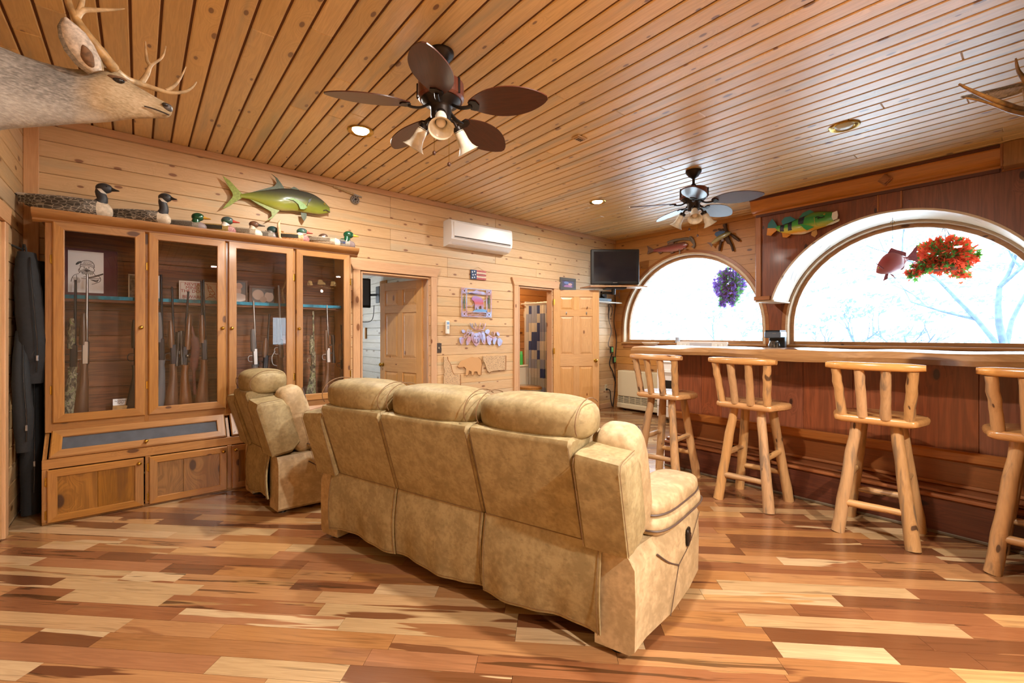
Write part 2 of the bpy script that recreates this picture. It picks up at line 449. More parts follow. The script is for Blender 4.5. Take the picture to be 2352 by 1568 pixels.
# ---- floor: diagonal hardwood, nearest planks one by one, the rest joined
fb = MB().box((XL - .2, -6.4, -.08), (7.0, 9.0, -.012)).build('floor', CREVICE, None, axis=0)
S(fb, 'mixed-tone hardwood floor laid diagonally across the hall', 'floor')
def clip(poly, inside, cut):
    out = []
    for i, p in enumerate(poly):
        q = poly[(i + 1) % len(poly)]
        a, b = inside(p), inside(q)
        if a: out.append(p)
        if a != b: out.append(cut(p, q))
    return out
def clip_rect(poly, x0, x1, y0, y1):
    for ax, v, sg in ((0, x0, 1), (0, x1, -1), (1, y0, 1), (1, y1, -1)):
        if not poly: return poly
        poly = clip(poly, lambda p: (p[ax] - v) * sg >= 0,
                    lambda p, q: tuple(p[i] + (q[i] - p[i]) * (v - p[ax]) / (q[ax] - p[ax]) for i in range(2)))
    return poly
ca = cos(pi / 4)
def uv2w(u, v): return ((u + v) * ca, (v - u) * ca)     # u along the plank, v across
PW = .096
planks = []
v = -7.5
while v < 10.5:
    u = -10 + RNG.random() * .8
    while u < 10:
        L = RNG.choice((.32, .45, .55, .65, .8, .95, 1.2))
        poly = [uv2w(u + .0007, v + .0007), uv2w(u + L - .0007, v + .0007), uv2w(u + L - .0007, v + PW - .0007), uv2w(u + .0007, v + PW - .0007)]
        poly = clip_rect(poly, XL, 6.7, -6.3, YA)
        if len(poly) > 2:
            cxp = sum(p[0] for p in poly) / len(poly); cyp = sum(p[1] for p in poly) / len(poly)
            t = cxp * FV[0] + cyp * FV[1]; l = cxp * RV[0] + cyp * RV[1]
            sc_ = 0
            if t > .5:
                px_, py_ = CX + FPX * l / t, HY + CAMH * FPX / t
                if -60 < px_ < 2412 and py_ < 1640:
                    ar = abs(sum(poly[i][0] * poly[(i + 1) % len(poly)][1] - poly[(i + 1) % len(poly)][0] * poly[i][1] for i in range(len(poly)))) / 2
                    hid = (1.0 < cxp < 2.1 and 1.15 < cyp < 2.9) or (cxp > 4.1 and cyp < 2.4) or (cxp < 1.7 and cyp > 4.45)
                    sc_ = 0 if hid else ar / t ** 3
            planks.append((sc_, poly, u, v))
        u += L
    v += PW
planks.sort(key=lambda q: -q[0])
rest = MB(); rest_rn = []
for i, (sc_, poly, u, v) in enumerate(planks):
    m_ = rest if i >= 300 else MB()
    r_ = RNG.random()
    m_.gs = lambda p, u=u, v=v: ((p.x - p.y) * ca, (p.x + p.y) * ca, p.z)
    m_.prism([(x, y, 0.0) for x, y in poly], (0, 0, -.012))
    if i < 300: m_.build('floor_plank', FLOOR, fb, axis=0, rn=r_)
    else: rest_rn += [r_] * (2 * len(poly))
rest.build('floor_planks_beyond', FLOOR, fb, axis=0, rn=rest_rn, kind='stuff')
# ---- ceiling boards along Y
PT = .129
cb = MB().box((XL - .2, -6.4, H + .010), (7.0, YA + .2, H + .08)).build('ceiling', plain('ceiling_groove', '#5f3511', .7), None)
S(cb, 'knotty pine tongue-and-groove ceiling', 'ceiling')
x = XL
while x < XB - .01:
    x1 = min(x + PT, XB)
    y = YA
    while y > -6.3:
        L = RNG.choice((2.2, 2.8, 3.6, 4.3))
        if y == YA: L *= RNG.uniform(.3, 1)
        y0 = max(-6.3, y - L)
        if y0 < -5.6: y0 = -6.3
        board('ceiling_plank', (x + .0065, y0 + .0006, H), (x1 - .0065, y - .0006, H + .016), PINE_CEIL, cb, 1, .005)
        y = y0
    x = x1
# ---- back wall (gun cabinet, two doorways)
D1 = (1.955, 2.85, 2.045); D2 = (4.35, 5.075, 2.04)
wa = MB()
for a, b, z0, z1 in ((XL - .12, D1[0], 0, H), (D1[1], D2[0], 0, H), (D2[1], 6.85, 0, H), (D1[0], D1[1], D1[2], H), (D2[0], D2[1], D2[2], H)):
    wa.box((a, YA + .014, z0), (b, YA + .115, z1 + (.012 if z1 == H else 0)))
wa = wa.build('wall_back', plain('wall_groove', '#8a5a2c', .7), None)
S(wa, 'back wall of horizontal knotty pine boards with two doorways')
def rows(): return [(k * .1285 + .02, min(H - .0, (k + 1) * .1285 + .02)) for k in range(-1, 24)]
for z0, z1 in rows():
    z0 = max(z0, 0)
    segs = [(XL, 6.7)]
    for d in (D1, D2):
        if z0 < d[2] - .02:
            segs = [q for a, b in segs for q in ((a, min(b, d[0])), (max(a, d[1]), b)) if q[1] - q[0] > .02 and q[1] > q[0]]
    for a, b in segs:
        xs = a
        while xs < b - .01:
            L = RNG.choice((1.6, 2.2, 3.0, 3.8))
            e = b if b - xs - L < .5 else xs + L
            board('wall_plank', (xs + .0006, YA, z0 + .0012), (e - .0006, YA + .016, z1 - .0012), PINE_WALL, wa, 0, .004)
            xs = e
# crown strip along the back wall, corner boards, baseboard
S(board('trim_1', (XL, YA - .018, H - .062), (6.7, YA - .0005, H - .0005), PINE_TRIM, None, 0, .004), 'pine crown strip along the top of the back wall', 'trim')
S(board('trim_2', (XL + .0005, YA - .02, 0), (XL + .085, YA - .0005, H - .063), PINE_TRIM, None, 2, .003), 'vertical pine corner board beside the gun cabinet', 'trim')
S(board('trim_3', (6.645, YA - .02, 0), (6.6995, YA - .0005, H - .063), PINE_ORANGE, None, 2, .003), 'vertical pine corner board behind the television', 'trim')
for i, (a, b) in enumerate(((2.96, 4.24), (5.19, 6.64))):
    S(board('baseboard_back', (a, YA - .014, 0), (b, YA - .0005, .09), PINE_TRIM, None, 0, .004), ('pine baseboard between the two doorways', 'pine baseboard under the corner television')[i], 'baseboard')
# ---- left wall
wl = MB().box((XL - .12, -6.4, 0), (XL - .014, YA + .1, H + .012)).build('wall_left', plain('wall_groove_left', '#7d6038', .7), None)
S(wl, 'left wall of weathered pine boards behind the deer mount')
PINE_GREY = wood('pine_wall_grey', '#c6a276', '#a37d4f', '#6a4627', '#97876a', .4, .5, 0, .16, ring=.3)
for z0, z1 in rows():
    z0 = max(z0, 0)
    segs = ((-6.3, 3.29), (4.39, YA)) if z0 < 2.12 else ((-6.3, YA),)
    for a, b in segs:
        ys = a
        while ys < b - .01:
            L = RNG.choice((1.9, 2.6, 3.4)); e = b if b - ys - L < .6 else ys + L
            board('wall_plank', (XL - .016, ys + .0006, z0 + .0012), (XL, e - .0006, z1 - .0012), PINE_GREY, wl, 1, .004)
            ys = e
# side door in the left wall with casing
dl = thing('door_3', 'pine side door in the left wall below the deer', 'door', (XL, 3.85, 0), kind='structure')
board('casing', (XL, 4.3, 0), (XL + .022, 4.39, 2.05), PINE_TRIM, dl, 2)
board('casing', (XL, 3.29, 0), (XL + .022, 3.38, 2.05), PINE_TRIM, dl, 2)
MB().prism([(XL, 3.25, 2.05), (XL, 4.43, 2.05), (XL, 4.47, 2.16), (XL, 3.21, 2.16)], (.025, 0, 0)).build('header', PINE_TRIM, dl, axis=1)
board('leaf', (XL - .03, 3.385, .01), (XL + .006, 4.295, 2.045), DOOR_PINE, dl, 2)
# ---- window wall
WC = (3.665, 1.04); WR, WZC, WZS = 1.19, 1.43, 1.185     # arch centres, radius, centre height, sill height
def halfw(z, R=WR): return R if z <= WZC else (sqrt(max(0, R * R - (z - WZC) ** 2)))
def archc(yc, R, X, zs=WZS, n=28):
    return [Vector((X, yc + R, zs))] + [Vector((X, yc + R * cos(pi * k / n), WZC + R * sin(pi * k / n))) for k in range(n + 1)] + [Vector((X, yc - R, zs))]
wb = MB()
XW = XB + .014
RY = (-5.2, -1.6, .9, 2.2)     # unseen window added in the same wall to bring daylight into the hall
wb.box((XW, -6.4, 0), (XB + .15, YA + .1, WZS) if False else (XB + .15, YA + .1, .9))
wb.box((XW, -.4, .9), (XB + .15, YA + .1, WZS))
wb.box((XW, -6.4, H), (XB + .15, YA + .1, H + .012))
wb.box((XW, WC[0] + WR, WZS), (XB + .15, YA + .1, H))
wb.box((XW, WC[1] + WR, WZS), (XB + .15, WC[0] - WR, H))
wb.box((XW, -.4, WZS), (XB + .15, WC[1] - WR, H))
for yc in WC:
    A = archc(yc, WR, XW)[1:-1]
    wb.strip(A, [Vector((XW, p.y, H)) for p in A], (.136, 0, 0))
wb.box((XW, -6.4, .9), (XB + .15, RY[0], H)); wb.box((XW, RY[1], .9), (XB + .15, -.4, H)); wb.box((XW, RY[0], RY[3]), (XB + .15, RY[1], H))
wb = wb.build('wall_right', plain('wall_groove_right', '#7a4a20', .7), None)
S(wb, 'window wall with pine boards around the first arched window')
YJ = 2.37
for z0, z1 in rows():
    z0 = max(z0, 0)
    if z1 <= WZS + .02 or z0 < WZS:
        z1b = min(z1, WZS)
        ys = -.4
        while ys < YA - .01:
            L = RNG.choice((1.6, 2.2, 3.0)); e = YA if YA - ys - L < .5 else ys + L
            board('wall_plank', (XB, ys + .0006, z0 + .0012), (XB + .016, e - .0006, z1b - .0012), PINE_ORANGE, wb, 1, .004)
            ys = e
    if z1 > WZS:
        zz = max(z0, WZS)
        for sd, lim in ((1, YA), (-1, YJ)):
            zsamp = [lerp(z1 - .0012, zz + .0012, k / 5) for k in range(6)]
            pts = [Vector((XB, lim, zz + .0012)), Vector((XB, lim, z1 - .0012))] + [Vector((XB, WC[0] + sd * (halfw(q, WR + .0) + .0003), q)) for q in zsamp]
            if sd == -1 and WC[0] - halfw(zsamp[-1]) < YJ + .01: continue
            MB().prism(pts, (.016, 0, 0)).build('wall_plank', PINE_ORANGE, wb, axis=1)
# redwood post between the windows, under the boxed arch
S(board('trim_4', (XB - .012, 2.245, WZS + .002), (XB - .0005, 2.47, 1.755), RED_WOOD, None, 2, .003), 'redwood board between the two arched windows', 'trim')
S(board('trim_5', (6.0, YJ + .005, H - .07), (XB - .002, YJ + .03, H - .002), PINE_ORANGE, None, 0, .004) if False else board('trim_5', (XB - .018, YJ + .035, H - .062), (XB - .0005, YA - .022, H - .0005), PINE_ORANGE, None, 1, .004), 'pine crown strip above the first arched window', 'trim')
def window(n, yc, label):
    r = thing('window_%d' % n, label, 'window', (XB + .05, yc, WZS), kind='structure')
    # lining of the opening, frame, casing bead, glass, sill
    MB().strip(archc(yc, WR - .001, XB - .02), archc(yc, WR - .03, XB - .02), (.12, 0, 0)).build('arch_lining', PALE_ARCH, r, 40, axis=1)
    MB().strip(archc(yc, WR - .031, XB + .075), archc(yc, WR - .075, XB + .075), (.05, 0, 0)).build('sash', SILL_WOOD, r, 40, axis=1)
    MB().strip(archc(yc, WR + .045, XB - .016), archc(yc, WR - .0, XB - .016), (.0155, 0, 0)).build('casing', RED_TRIM, r, 40, axis=1)
    A = archc(yc, WR - .076, XB + .10)
    MB().prism([(p.x, p.y, max(p.z, WZS + .04)) for p in A], (.006, 0, 0)).build('glass', WINGLASS, r)
    board('sash_bottom', (XB + .075, yc - WR + .076, WZS + .001), (XB + .125, yc + WR - .076, WZS + .045), SILL_WOOD, r, 1)
    board('sill', (XB - .05, yc - WR - .02, WZS - .03), (XB + .07, yc + WR + .02, WZS), SILL_WOOD, r, 1, .006)
    board('apron', (XB - .018, yc - WR - .0, WZS - .1), (XB - .0005, yc + WR + .0, WZS - .031), RED_TRIM, r, 1, .004)
    return r
window(1, WC[0], 'arched picture window behind the television and stove')
window(2, WC[1], 'arched picture window behind the bar with a red fish hanging in it')
# ---- boxed redwood arch in front of the second window
XF = 6.10; ZC = 1.757; XPB = XB - .055
bx = thing('wall_right_arch', 'boxed redwood panel wall arching over the second window', 'wall', (XF, WC[1], ZC), kind='structure')
BR = 1.205
def ybox(s_): return [Vector((XF, WC[1] + s_ * BR * cos(q), WZC + BR * sin(q))) for q in [lerp(math.asin((ZC - WZC) / BR), pi / 2, k / 18) for k in range(19)]]
ZP = 2.862
PY0, PY1 = 0.945, 1.135
for s_, lim in ((1, YJ), (-1, -.4)):
    A = ybox(s_)
    cut = PY1 if s_ > 0 else PY0
    A = [p for p in A if (p.y - cut) * s_ > 0] + [Vector((XF, cut, WZC + sqrt(BR * BR - (cut - WC[1]) ** 2)))]
    up = [Vector((XF, p.y, ZP)) for p in A]
    m_ = MB(); m_.strip(A, up, (.012, 0, 0))
    if abs(lim - A[0].y) > .01: m_.box((XF, min(lim, A[0].y), ZC), (XF + .012, max(lim, A[0].y), ZP))
    m_.build('panel', RED_WOOD, bx, axis=2)
MB().prism([(XF - .012, PY0, WZC + BR - .004), (XF - .012, PY1, WZC + BR - .004), (XF - .012, PY1, ZP), (XF - .012, PY0, ZP)], (.0235, 0, 0)).build('centre_post', RED_WOOD, bx, axis=2)
for yy in (PY0, PY1): board('bead', (XF - .018, yy - .008, WZC + BR + .005), (XF - .0005, yy + .008, ZP), RED_TRIM, bx, 2, .003)
ang = [lerp(math.asin((ZC - WZC) / BR), pi - math.asin((ZC - WZC) / BR), k / 36) for k in range(37)]
def arcx(R, X): return [Vector((X, WC[1] + R * cos(q), WZC + R * sin(q))) for q in ang]
half = 18
for k0, k1 in ((0, half), (half, 36)):
    MB().strip(arcx(BR - .0005, XF - .004)[k0:k1 + 1], arcx(BR - .022, XF - .004)[k0:k1 + 1], (XPB - XF, 0, 0)).build('arch_lining', PALE_ARCH, bx, 40, axis=1)
board('pilaster', (XF - .02, YJ - .062, ZC + .0), (XF - .0005, YJ, ZP - .045), RED_TRIM, bx, 2)
board('side_panel', (XF + .0, YJ, ZC), (XPB, YJ + .012, H - .005), RED_WOOD, bx, 2)
board('base_cap', (XF - .03, WC[1] + BR * cos(ang[0]) + .001, ZC - .001), (XPB, YJ + .02, ZC + .05), RED_TRIM, bx, 1)
board('underside', (XF - .005, WC[1] + BR * cos(ang[0]) - .04, ZC - .022), (XPB, YJ + .012, ZC - .002), PALE_ARCH, bx, 0)
crown = [(5.955, H - .003), (5.955, H - .02), (5.975, H - .032)] + [(lerp(5.985, 6.075, 1 - cos(q)), lerp(H - .045, H - .17, sin(q))) for q in [k * pi / 2 / 6 for k in range(7)]] + [(6.075, H - .19), (XF + .01, H - .19), (XF + .01, H - .003)]
MB().prism([(px_, YJ + .03, z) for px_, z in crown], (0, -2.16, 0)).build('crown', CROWN_WOOD, bx, 35, axis=1)
MB().prism([(px_, .20, z) for px_, z in crown], (0, -.6, 0)).build('crown', CROWN_WOOD, bx, 35, axis=1)
board('crown_fillet', (5.948, .245, H - .03), (5.99, YJ + .03, H - .001), RED_DARK, bx, 1)
board('corner_block', (5.93, .0, H - .215), (XF, .225, H - .002), CAB_PINE, bx, 2)
board('block_edge', (5.945, .226, H - .205), (XF, .243, H - .002), RED_TRIM, bx, 2)
board('frieze', (XF - .022, .25, ZP - .045), (XF - .0005, YJ - .0, ZP), RED_DARK, bx, 1)
board('frieze', (XF - .018, -.4, ZP - .045), (XF - .0005, .24, ZP), RED_TRIM, bx, 1)
dm = MB(); dy, dz = 1.055, H - .105
for s1, o1 in ((.062, 0), (.046, -.02)):
    dm.prism([(5.965 + o1, dy - s1, dz), (5.965 + o1, dy, dz + s1), (5.965 + o1, dy + s1, dz), (5.965 + o1, dy, dz - s1)], (.035, 0, 0))
dm.build('diamond_block', RED_TRIM, bx, axis=1)
# ---- return wall carrying the second deer mount (right of the frame), rear end of the hall
wr_ = MB().box((3.35, -.52, 0), (XB + .01, -.402, H)).build('wall_return', PINE_WALL, None, axis=0)
S(wr_, 'pine return wall at the end of the bar')
wf = MB()
for a, b, z0, z1 in ((XL - .1, 3.2, 0, H), (3.2, 4.05, 0, 1.0), (3.2, 4.05, 1.85, H), (4.05, 7.0, 0, H)): wf.box((a, -6.4, z0), (b, -6.3, z1 + (.012 if z1 == H else 0)))
S(wf.build('wall_front', PINE_WALL, None, axis=0), 'far wall of the hall behind the viewer')
wn = thing('window_3', 'small square window at the far end of the hall', 'window', (3.6, -6.3, 1.0), kind='structure')
for a, b in (((3.14, -6.33, .94), (3.2, -6.27, 1.91)), ((4.05, -6.33, .94), (4.11, -6.27, 1.91)), ((3.2, -6.33, .94), (4.05, -6.27, 1.0)), ((3.2, -6.33, 1.85), (4.05, -6.27, 1.91))):
    board('casing', a, b, PINE_TRIM, wn)
part('glass', WINGLASS, wn, (3.2, -6.36, 1.0), (4.05, -6.354, 1.85), 0)
wn = thing('window_4', 'added wide window for daylight in the right wall of the rear hall', 'window', (XB, -3.4, .9), kind='structure')
for a, b in (((XB - .02, RY[0] - .06, .84), (XB + .0, RY[0], 2.26)), ((XB - .02, RY[1], .84), (XB, RY[1] + .06, 2.26)), ((XB - .02, RY[0], .84), (XB, RY[1], .9)), ((XB - .02, RY[0], 2.2), (XB, RY[1], 2.26)), ((XB + .06, -3.43, .9), (XB + .1, -3.37, 2.2))):
    board('casing', a, b, PINE_TRIM, wn)
part('glass', WINGLASS, wn, (XB + .08, RY[0], .9), (XB + .085, RY[1], 2.2), 0)
# six-panel doors ------------------------------------------------------
def leaf_door(name, label, hinge, ang_, wdt, hgt, sgn, knob_side, hooks=False):
    """leaf runs from the hinge along local +x, thickness in y"""
    r = thing(name, label, 'door', (*hinge, .012), ang_, kind='structure')
    th = .036
    st, mid = .105, .095
    def b(nm, a, c, ax): board(nm, a, c, DOOR_PINE, r, ax, .002, local=True)
    b('stile', (0, 0, 0), (st, th, hgt), 2); b('stile', (wdt - st, 0, 0), (wdt, th, hgt), 2)
    rails = [(0, .19), (.80, .99), (1.60, 1.70), (hgt - .11, hgt)]
    for z0, z1 in rails: b('rail', (st, .0, z0), (wdt - st, th, z1), 0)
    for (z0, z1) in ((.19, .80), (.99, 1.60), (1.70, hgt - .11)):
        b('mullion', (wdt / 2 - mid / 2, 0, z0), (wdt / 2 + mid / 2, th, z1), 2)
        for x0, x1 in ((st, wdt / 2 - mid / 2), (wdt / 2 + mid / 2, wdt - st)):
            m_ = MB(); m_.box((x0, .010, z0), (x1, th - .010, z1))
            for yy, yo in ((.010, .002), (th - .010, th - .002)):
                i0, i1 = .012, .04
                A = [(x0 + i0, yy, z0 + i0), (x1 - i0, yy, z0 + i0), (x1 - i0, yy, z1 - i0), (x0 + i0, yy, z1 - i0)]
                B = [(x0 + i1, yo, z0 + i1), (x1 - i1, yo, z0 + i1), (x1 - i1, yo, z1 - i1), (x0 + i1, yo, z1 - i1)]
                m_.add(A + B, [(0, 1, 5, 4), (1, 2, 6, 5), (2, 3, 7, 6), (3, 0, 4, 7), (4, 5, 6, 7)])
            m_.build('panel', DOOR_PINE, r, axis=2, local=True)
    k = MB()
    for s_, yb in ((-1, 0), (1, th)):
        k.lathe([(.028, 0), (.028, .004), (.012, .008), (.010, .022), (.024, .034), (.027, .046), (.018, .056), (.002, .058)], 14, (wdt - .06, yb, .89), (0, s_, 0))
    k.build('knob', BRASS, r, 40, local=True)
    for z in (.2, 1.0, 1.78):
        h_ = MB(); h_.box((-.012, -.004 if sgn < 0 else th - .002, z), (.02, .002 if sgn < 0 else th + .004, z + .09))
        h_.lathe([(.007, -.005), (.007, .095)], 8, (-.004, -.004 if sgn < 0 else th + .004, z), (0, 0, 1)); h_.build('hinge', BRASS, r, local=True)
    if hooks:
        for xx in (wdt * .28, wdt * .72):
            hk = MB(); hk.cbox((xx - .01, -.004 if sgn < 0 else th, 1.63), (xx + .01, .0 if sgn < 0 else th + .004, 1.67), .001)
            y_ = -.004 if sgn < 0 else th + .004; q = -1 if sgn < 0 else 1
            hk.tube([(xx, y_, 1.645), (xx, y_ + q * .02, 1.635), (xx, y_ + q * .028, 1.65)], .004, 6); hk.build('hook', STEEL, r, local=True)
    return r
h1 = (2.835, YA + .12)
leaf_door('door_1', 'six-panel pine door standing open into the bedroom left of the metal wall art', h1, radians(180 - 76), .845, 2.02, -1, 1)
h2 = (5.075, YA - .025); e2 = fl(1372, 957); ang2 = atan2(e2.y - h2[1], e2.x - h2[0])
leaf_door('door_2', 'six-panel pine bathroom door swung open into the room beside the corner television', h2, ang2, .735, 2.02, -1, 1, True)
def casing(n, d, label, cw=.10):
    r = thing('trim_%d' % n, label, 'door frame', ((d[0] + d[1]) / 2, YA, 0), kind='structure')
    y0, y1 = YA - .030, YA - .0005
    board('side_casing', (d[0] - cw, y0, 0), (d[0] - .012, y1, d[2] + .012), PINE_TRIM, r, 2)
    board('side_casing', (d[1] + .012, y0, 0), (d[1] + cw, y1, d[2] + .012), PINE_TRIM, r, 2)
    MB().prism([(d[0] - cw - .0, y0 - .004, d[2] + .013), (d[1] + cw + .0, y0 - .004, d[2] + .013), (d[1] + cw + .045, y0 - .004, d[2] + .125), (d[0] - cw - .045, y0 - .004, d[2] + .125)], (0, .0335, 0)).build('header', PINE_TRIM, r, axis=0)
    for a, b, ax in (((d[0] - .0, YA - .02, 0), (d[0] + .018, YA + .13, d[2]), 2), ((d[1] - .018, YA - .0, 0), (d[1], YA + .115, d[2]), 2), ((d[0] + .018, YA - .02, d[2] - .018), (d[1] - .018, YA + .13, d[2]), 0)):
        board('jamb', a, b, PINE_TRIM, r, ax)
    return r
casing(6, D1, 'pine door frame of the bedroom doorway right of the gun cabinet', .095)
casing(7, D2, 'pine door frame of the bathroom doorway')
# ---- bedroom behind the first doorway
br = MB()
br.box((1.2, YA + .12, H - .35), (3.4, 8.75, H - .3)); br.box((1.1, YA + .12, 0), (1.2, 8.75, H - .3)); br.box((3.16, YA + .12, 0), (3.26, 8.75, H - .3))
for a, b, z0, z1 in ((1.2, 1.3, 0, H), (2.3, 3.2, 0, H), (1.3, 2.3, 0, .8), (1.3, 2.3, 2.2, H)): br.box((a, 8.65, z0), (b, 8.75, min(z1, H - .3)))
br = br.build('wall_bedroom', PINE_WHITE, None, axis=1)
S(br, 'whitewashed pine walls of the bedroom seen through the doorway')
for z0, z1 in rows():
    if z1 < H - .3: board('wall_plank', (3.145, YA + .13, max(0, z0) + .002), (3.162, 8.64, z1 - .002), PINE_WHITE, br, 1, .006)
# ---- bathroom behind the second doorway
ba = MB()
ba.box((3.9, 6.42, 0), (6.4, 6.5, 2.6)); ba.box((3.8, YA + .12, 0), (3.9, 6.5, 2.6)); ba.box((6.4, YA + .12, 0), (6.5, 6.5, 2.6)); ba.box((3.8, YA + .12, 2.6), (6.5, 6.5, 2.66))
ba = ba.build('wall_bathroom', PINE_ORANGE, None, axis=0)
S(ba, 'amber pine walls of the bathroom seen through the doorway')
for z0, z1 in rows():
    if z1 < 2.6: board('wall_plank', (3.9, 6.404, max(0, z0) + .002), (6.4, 6.42, z1 - .002), PINE_ORANGE, ba, 0, .006)
S(MB().box((3.9, YA + .02, -.012), (6.4, 6.42, .004)).build('floor_bathroom', plain('bath_vinyl', '#b9b7a4', .4, 0, 0, .15, 8), None), 'pale vinyl floor of the bathroom', 'floor')
# ---- lamps of the room, then unseen fill lamps
def recessed(loc, on, label, power=62):
    r = thing('recessed_light', label, 'ceiling light', (loc[0], loc[1], H), 0, 'recessed ceiling lights')
    m_ = MB(); m_.lathe([(.105, .0), (.108, -.004), (.10, -.011), (.075, -.006), (.068, .0), (.066, .002)], 28, (loc[0], loc[1], H - .001), cap=False); m_.build('trim_ring', BRASS, r, 50)
    m_ = MB(); m_.lathe([(.0665, -.001), (.055, -.014), (.03, -.022), (.002, -.024)], 24, (loc[0], loc[1], H - .001)); m_.build('bulb', emit('lamp_on', '#fff0d8', 22) if on else plain('lamp_off', '#cfd8d4', .15), r, 60)
    if on:
        l = bpy.data.lights.new('recessed_bulb', 'AREA'); l.shape = 'DISK'; l.size = .12; l.energy = power; l.color = (1, .95, .86)
        o = bpy.data.objects.new('recessed_bulb', l); o.location = (0, 0, -.03); o.parent = r; col.objects.link(o)
    return r
EON = None
recessed((1.436, 3.70), True, 'lit recessed ceiling light with brass ring left of the nearer fan', 46)
recessed((4.55, 3.70), True, 'small lit recessed ceiling light above the bathroom door', 42)
recessed((4.46, 1.05), False, 'unlit brass-ringed recessed light above the bar')
for p, lb, pw in (((1.44, 1.05), 'added recessed fill light above the sofa, just above the top of the view', 62), ((1.44, -1.6), 'added recessed fill light in the rear hall, nearer left one', 165), ((4.5, -1.6), 'added recessed fill light in the rear hall, nearer right one', 130),  # out of view, added as fill to brighten the room from behind
                  ((1.44, -4.2), 'added recessed fill light in the rear hall, farther left one', 140), ((4.5, -4.2), 'added recessed fill light in the rear hall, farther right one', 120)):
    recessed(p, True, lb, pw)
# ================================================================ gun cabinet
CX0, CX1 = -.512, 1.672
CYB, CYU, CYK = 4.43, 4.58, YA - .024
cab = thing('gun_cabinet', 'long knotty pine gun cabinet with four glass doors against the back wall', 'cabinet', (.58, 4.75, 0))
side = [(4.452, 0), (4.452, .45), (4.60, .625), (4.60, 2.15), (CYK, 2.15), (CYK, 0)]
for x0, x1 in ((CX0, CX0 + .022), (.577, .597), (CX1 - .022, CX1)):
    MB().prism([(x0, y, z) for y, z in side], (x1 - x0, 0, 0)).build('side_panel' if x0 != .577 else 'partition', CAB_PINE, cab, axis=2)
for z0 in (.025, .25, .66):
    board('shelf', (CX0 + .022, 4.46 if z0 < .5 else 4.61, z0), (CX1 - .022, CYK - .012, z0 + .02), CAB_PINE, cab, 0) if z0 != .25 else None
board('cabinet_top', (CX0 - .02, 4.56, 2.182), (CX1 + .02, CYK, 2.204), CAB_PINE, cab, 0)
zb = .68
while zb < 2.14:
    z1 = min(zb + .21, 2.148)
    board('back_board', (CX0 + .022, CYK - .012, zb + .001), (CX1 - .022, CYK, z1 - .001), CAB_INNER, cab, 0)
    zb = z1
crp = [(4.565, 2.118), (4.545, 2.13), (4.545, 2.142), (4.525, 2.150), (4.505, 2.168), (4.495, 2.19), (4.495, 2.205), (4.56, 2.205), (4.58, 2.15), (4.58, 2.118)]
MB().prism([(CX0 - .06, y, z) for y, z in crp], (CX1 - CX0 + .12, 0, 0)).build('crown', CAB_PINE, cab, 30, axis=0)
for xs, sg in ((CX0, -1), (CX1, 1)):
    MB().prism([(xs + sg * (4.58 - y) * .7, 4.58 if False else 4.56, z) for y, z in crp], (0, CYK - 4.56, 0)).build('crown_return', CAB_PINE, cab, 30, axis=1)
# face frame
for a, b in (((CX0, 4.565, .63), (CX0 + .045, 4.599, 2.12)), ((.035, 4.565, .63), (.064, 4.599, 2.12)), ((.572, 4.565, .63), (.602, 4.599, 2.12)), ((1.115, 4.565, .63), (1.148, 4.599, 2.12)), ((CX1 - .03, 4.565, .63), (CX1, 4.599, 2.12))):
    board('face_stile', a, b, CAB_PINE, cab, 2)
board('face_rail', (CX0, 4.566, 2.09), (CX1, 4.60, 2.149), CAB_PINE, cab, 0)
board('face_rail', (CX0, 4.566, .615), (CX1, 4.60, .69), CAB_PINE, cab, 0)
board('face_rail', (CX0, 4.425, .385), (CX1, 4.451, .452), CAB_PINE, cab, 0)
board('face_rail', (CX0, 4.425, .0), (CX1, 4.451, .02), CAB_KNOTTY, cab, 0)
for xs in (CX0, .038, .572, 1.118, CX1 - .028): board('face_stile', (xs, 4.425, .02), (xs + .034, 4.451, .385), CAB_PINE, cab, 2)
def mitred(parent, T, w_, h_, fw, th, mat):
    """four mitred frame members in the local x-y plane, thickness along z"""
    o = [(0, 0), (w_, 0), (w_, h_), (0, h_)]; i = [(fw, fw), (w_ - fw, fw), (w_ - fw, h_ - fw), (fw, h_ - fw)]
    for k in range(4):
        a, b, c_, d = o[k], o[(k + 1) % 4], i[(k + 1) % 4], i[k]
        m_ = MB(T); bv = th * .35
        L0 = [(*a, 0), (*b, 0), (*c_, 0), (*d, 0)]
        def sh(p, q, f): return (p[0] + (q[0] - p[0]) * f, p[1] + (q[1] - p[1]) * f)
        f = .12
        L1 = [(*a, th - bv), (*b, th - bv), (*c_, th - bv * .6), (*d, th - bv * .6)]
        L2 = [(*sh(a, d, f), th), (*sh(b, c_, f), th), (*sh(c_, b, f * .6), th), (*sh(d, a, f * .6), th)]
        ax = 0 if k % 2 == 0 else 1
        m_.gs = (lambda p: (p.x, p.y, p.z)) if ax == 0 else (lambda p: (p.y, p.x, p.z))
        m_.loft([L0, L1, L2]); m_.build('rail' if k % 2 == 0 else 'stile', mat, parent, 20, axis=0)
def knob(parent, o, ax, r=.014):
    MB().lathe([(.006, 0), (.006, .012), (r, .018), (r * 1.05, .024), (r * .7, .031), (.001, .033)], 14, o, ax).build('knob', BRASS, parent, 50)
def hinge(parent, o):
    m_ = MB(); m_.cbox((o[0] - .012, o[1] - .003, o[2] - .03), (o[0], o[1], o[2] + .03), .001); m_.lathe([(.0045, -.034), (.0045, .034)], 8, (o[0], o[1] - .004, o[2])); m_.build('hinge', BRASS, parent, 40)
UD = ((-.474, .040), (.058, .578), (.596, 1.122), (1.142, 1.654))
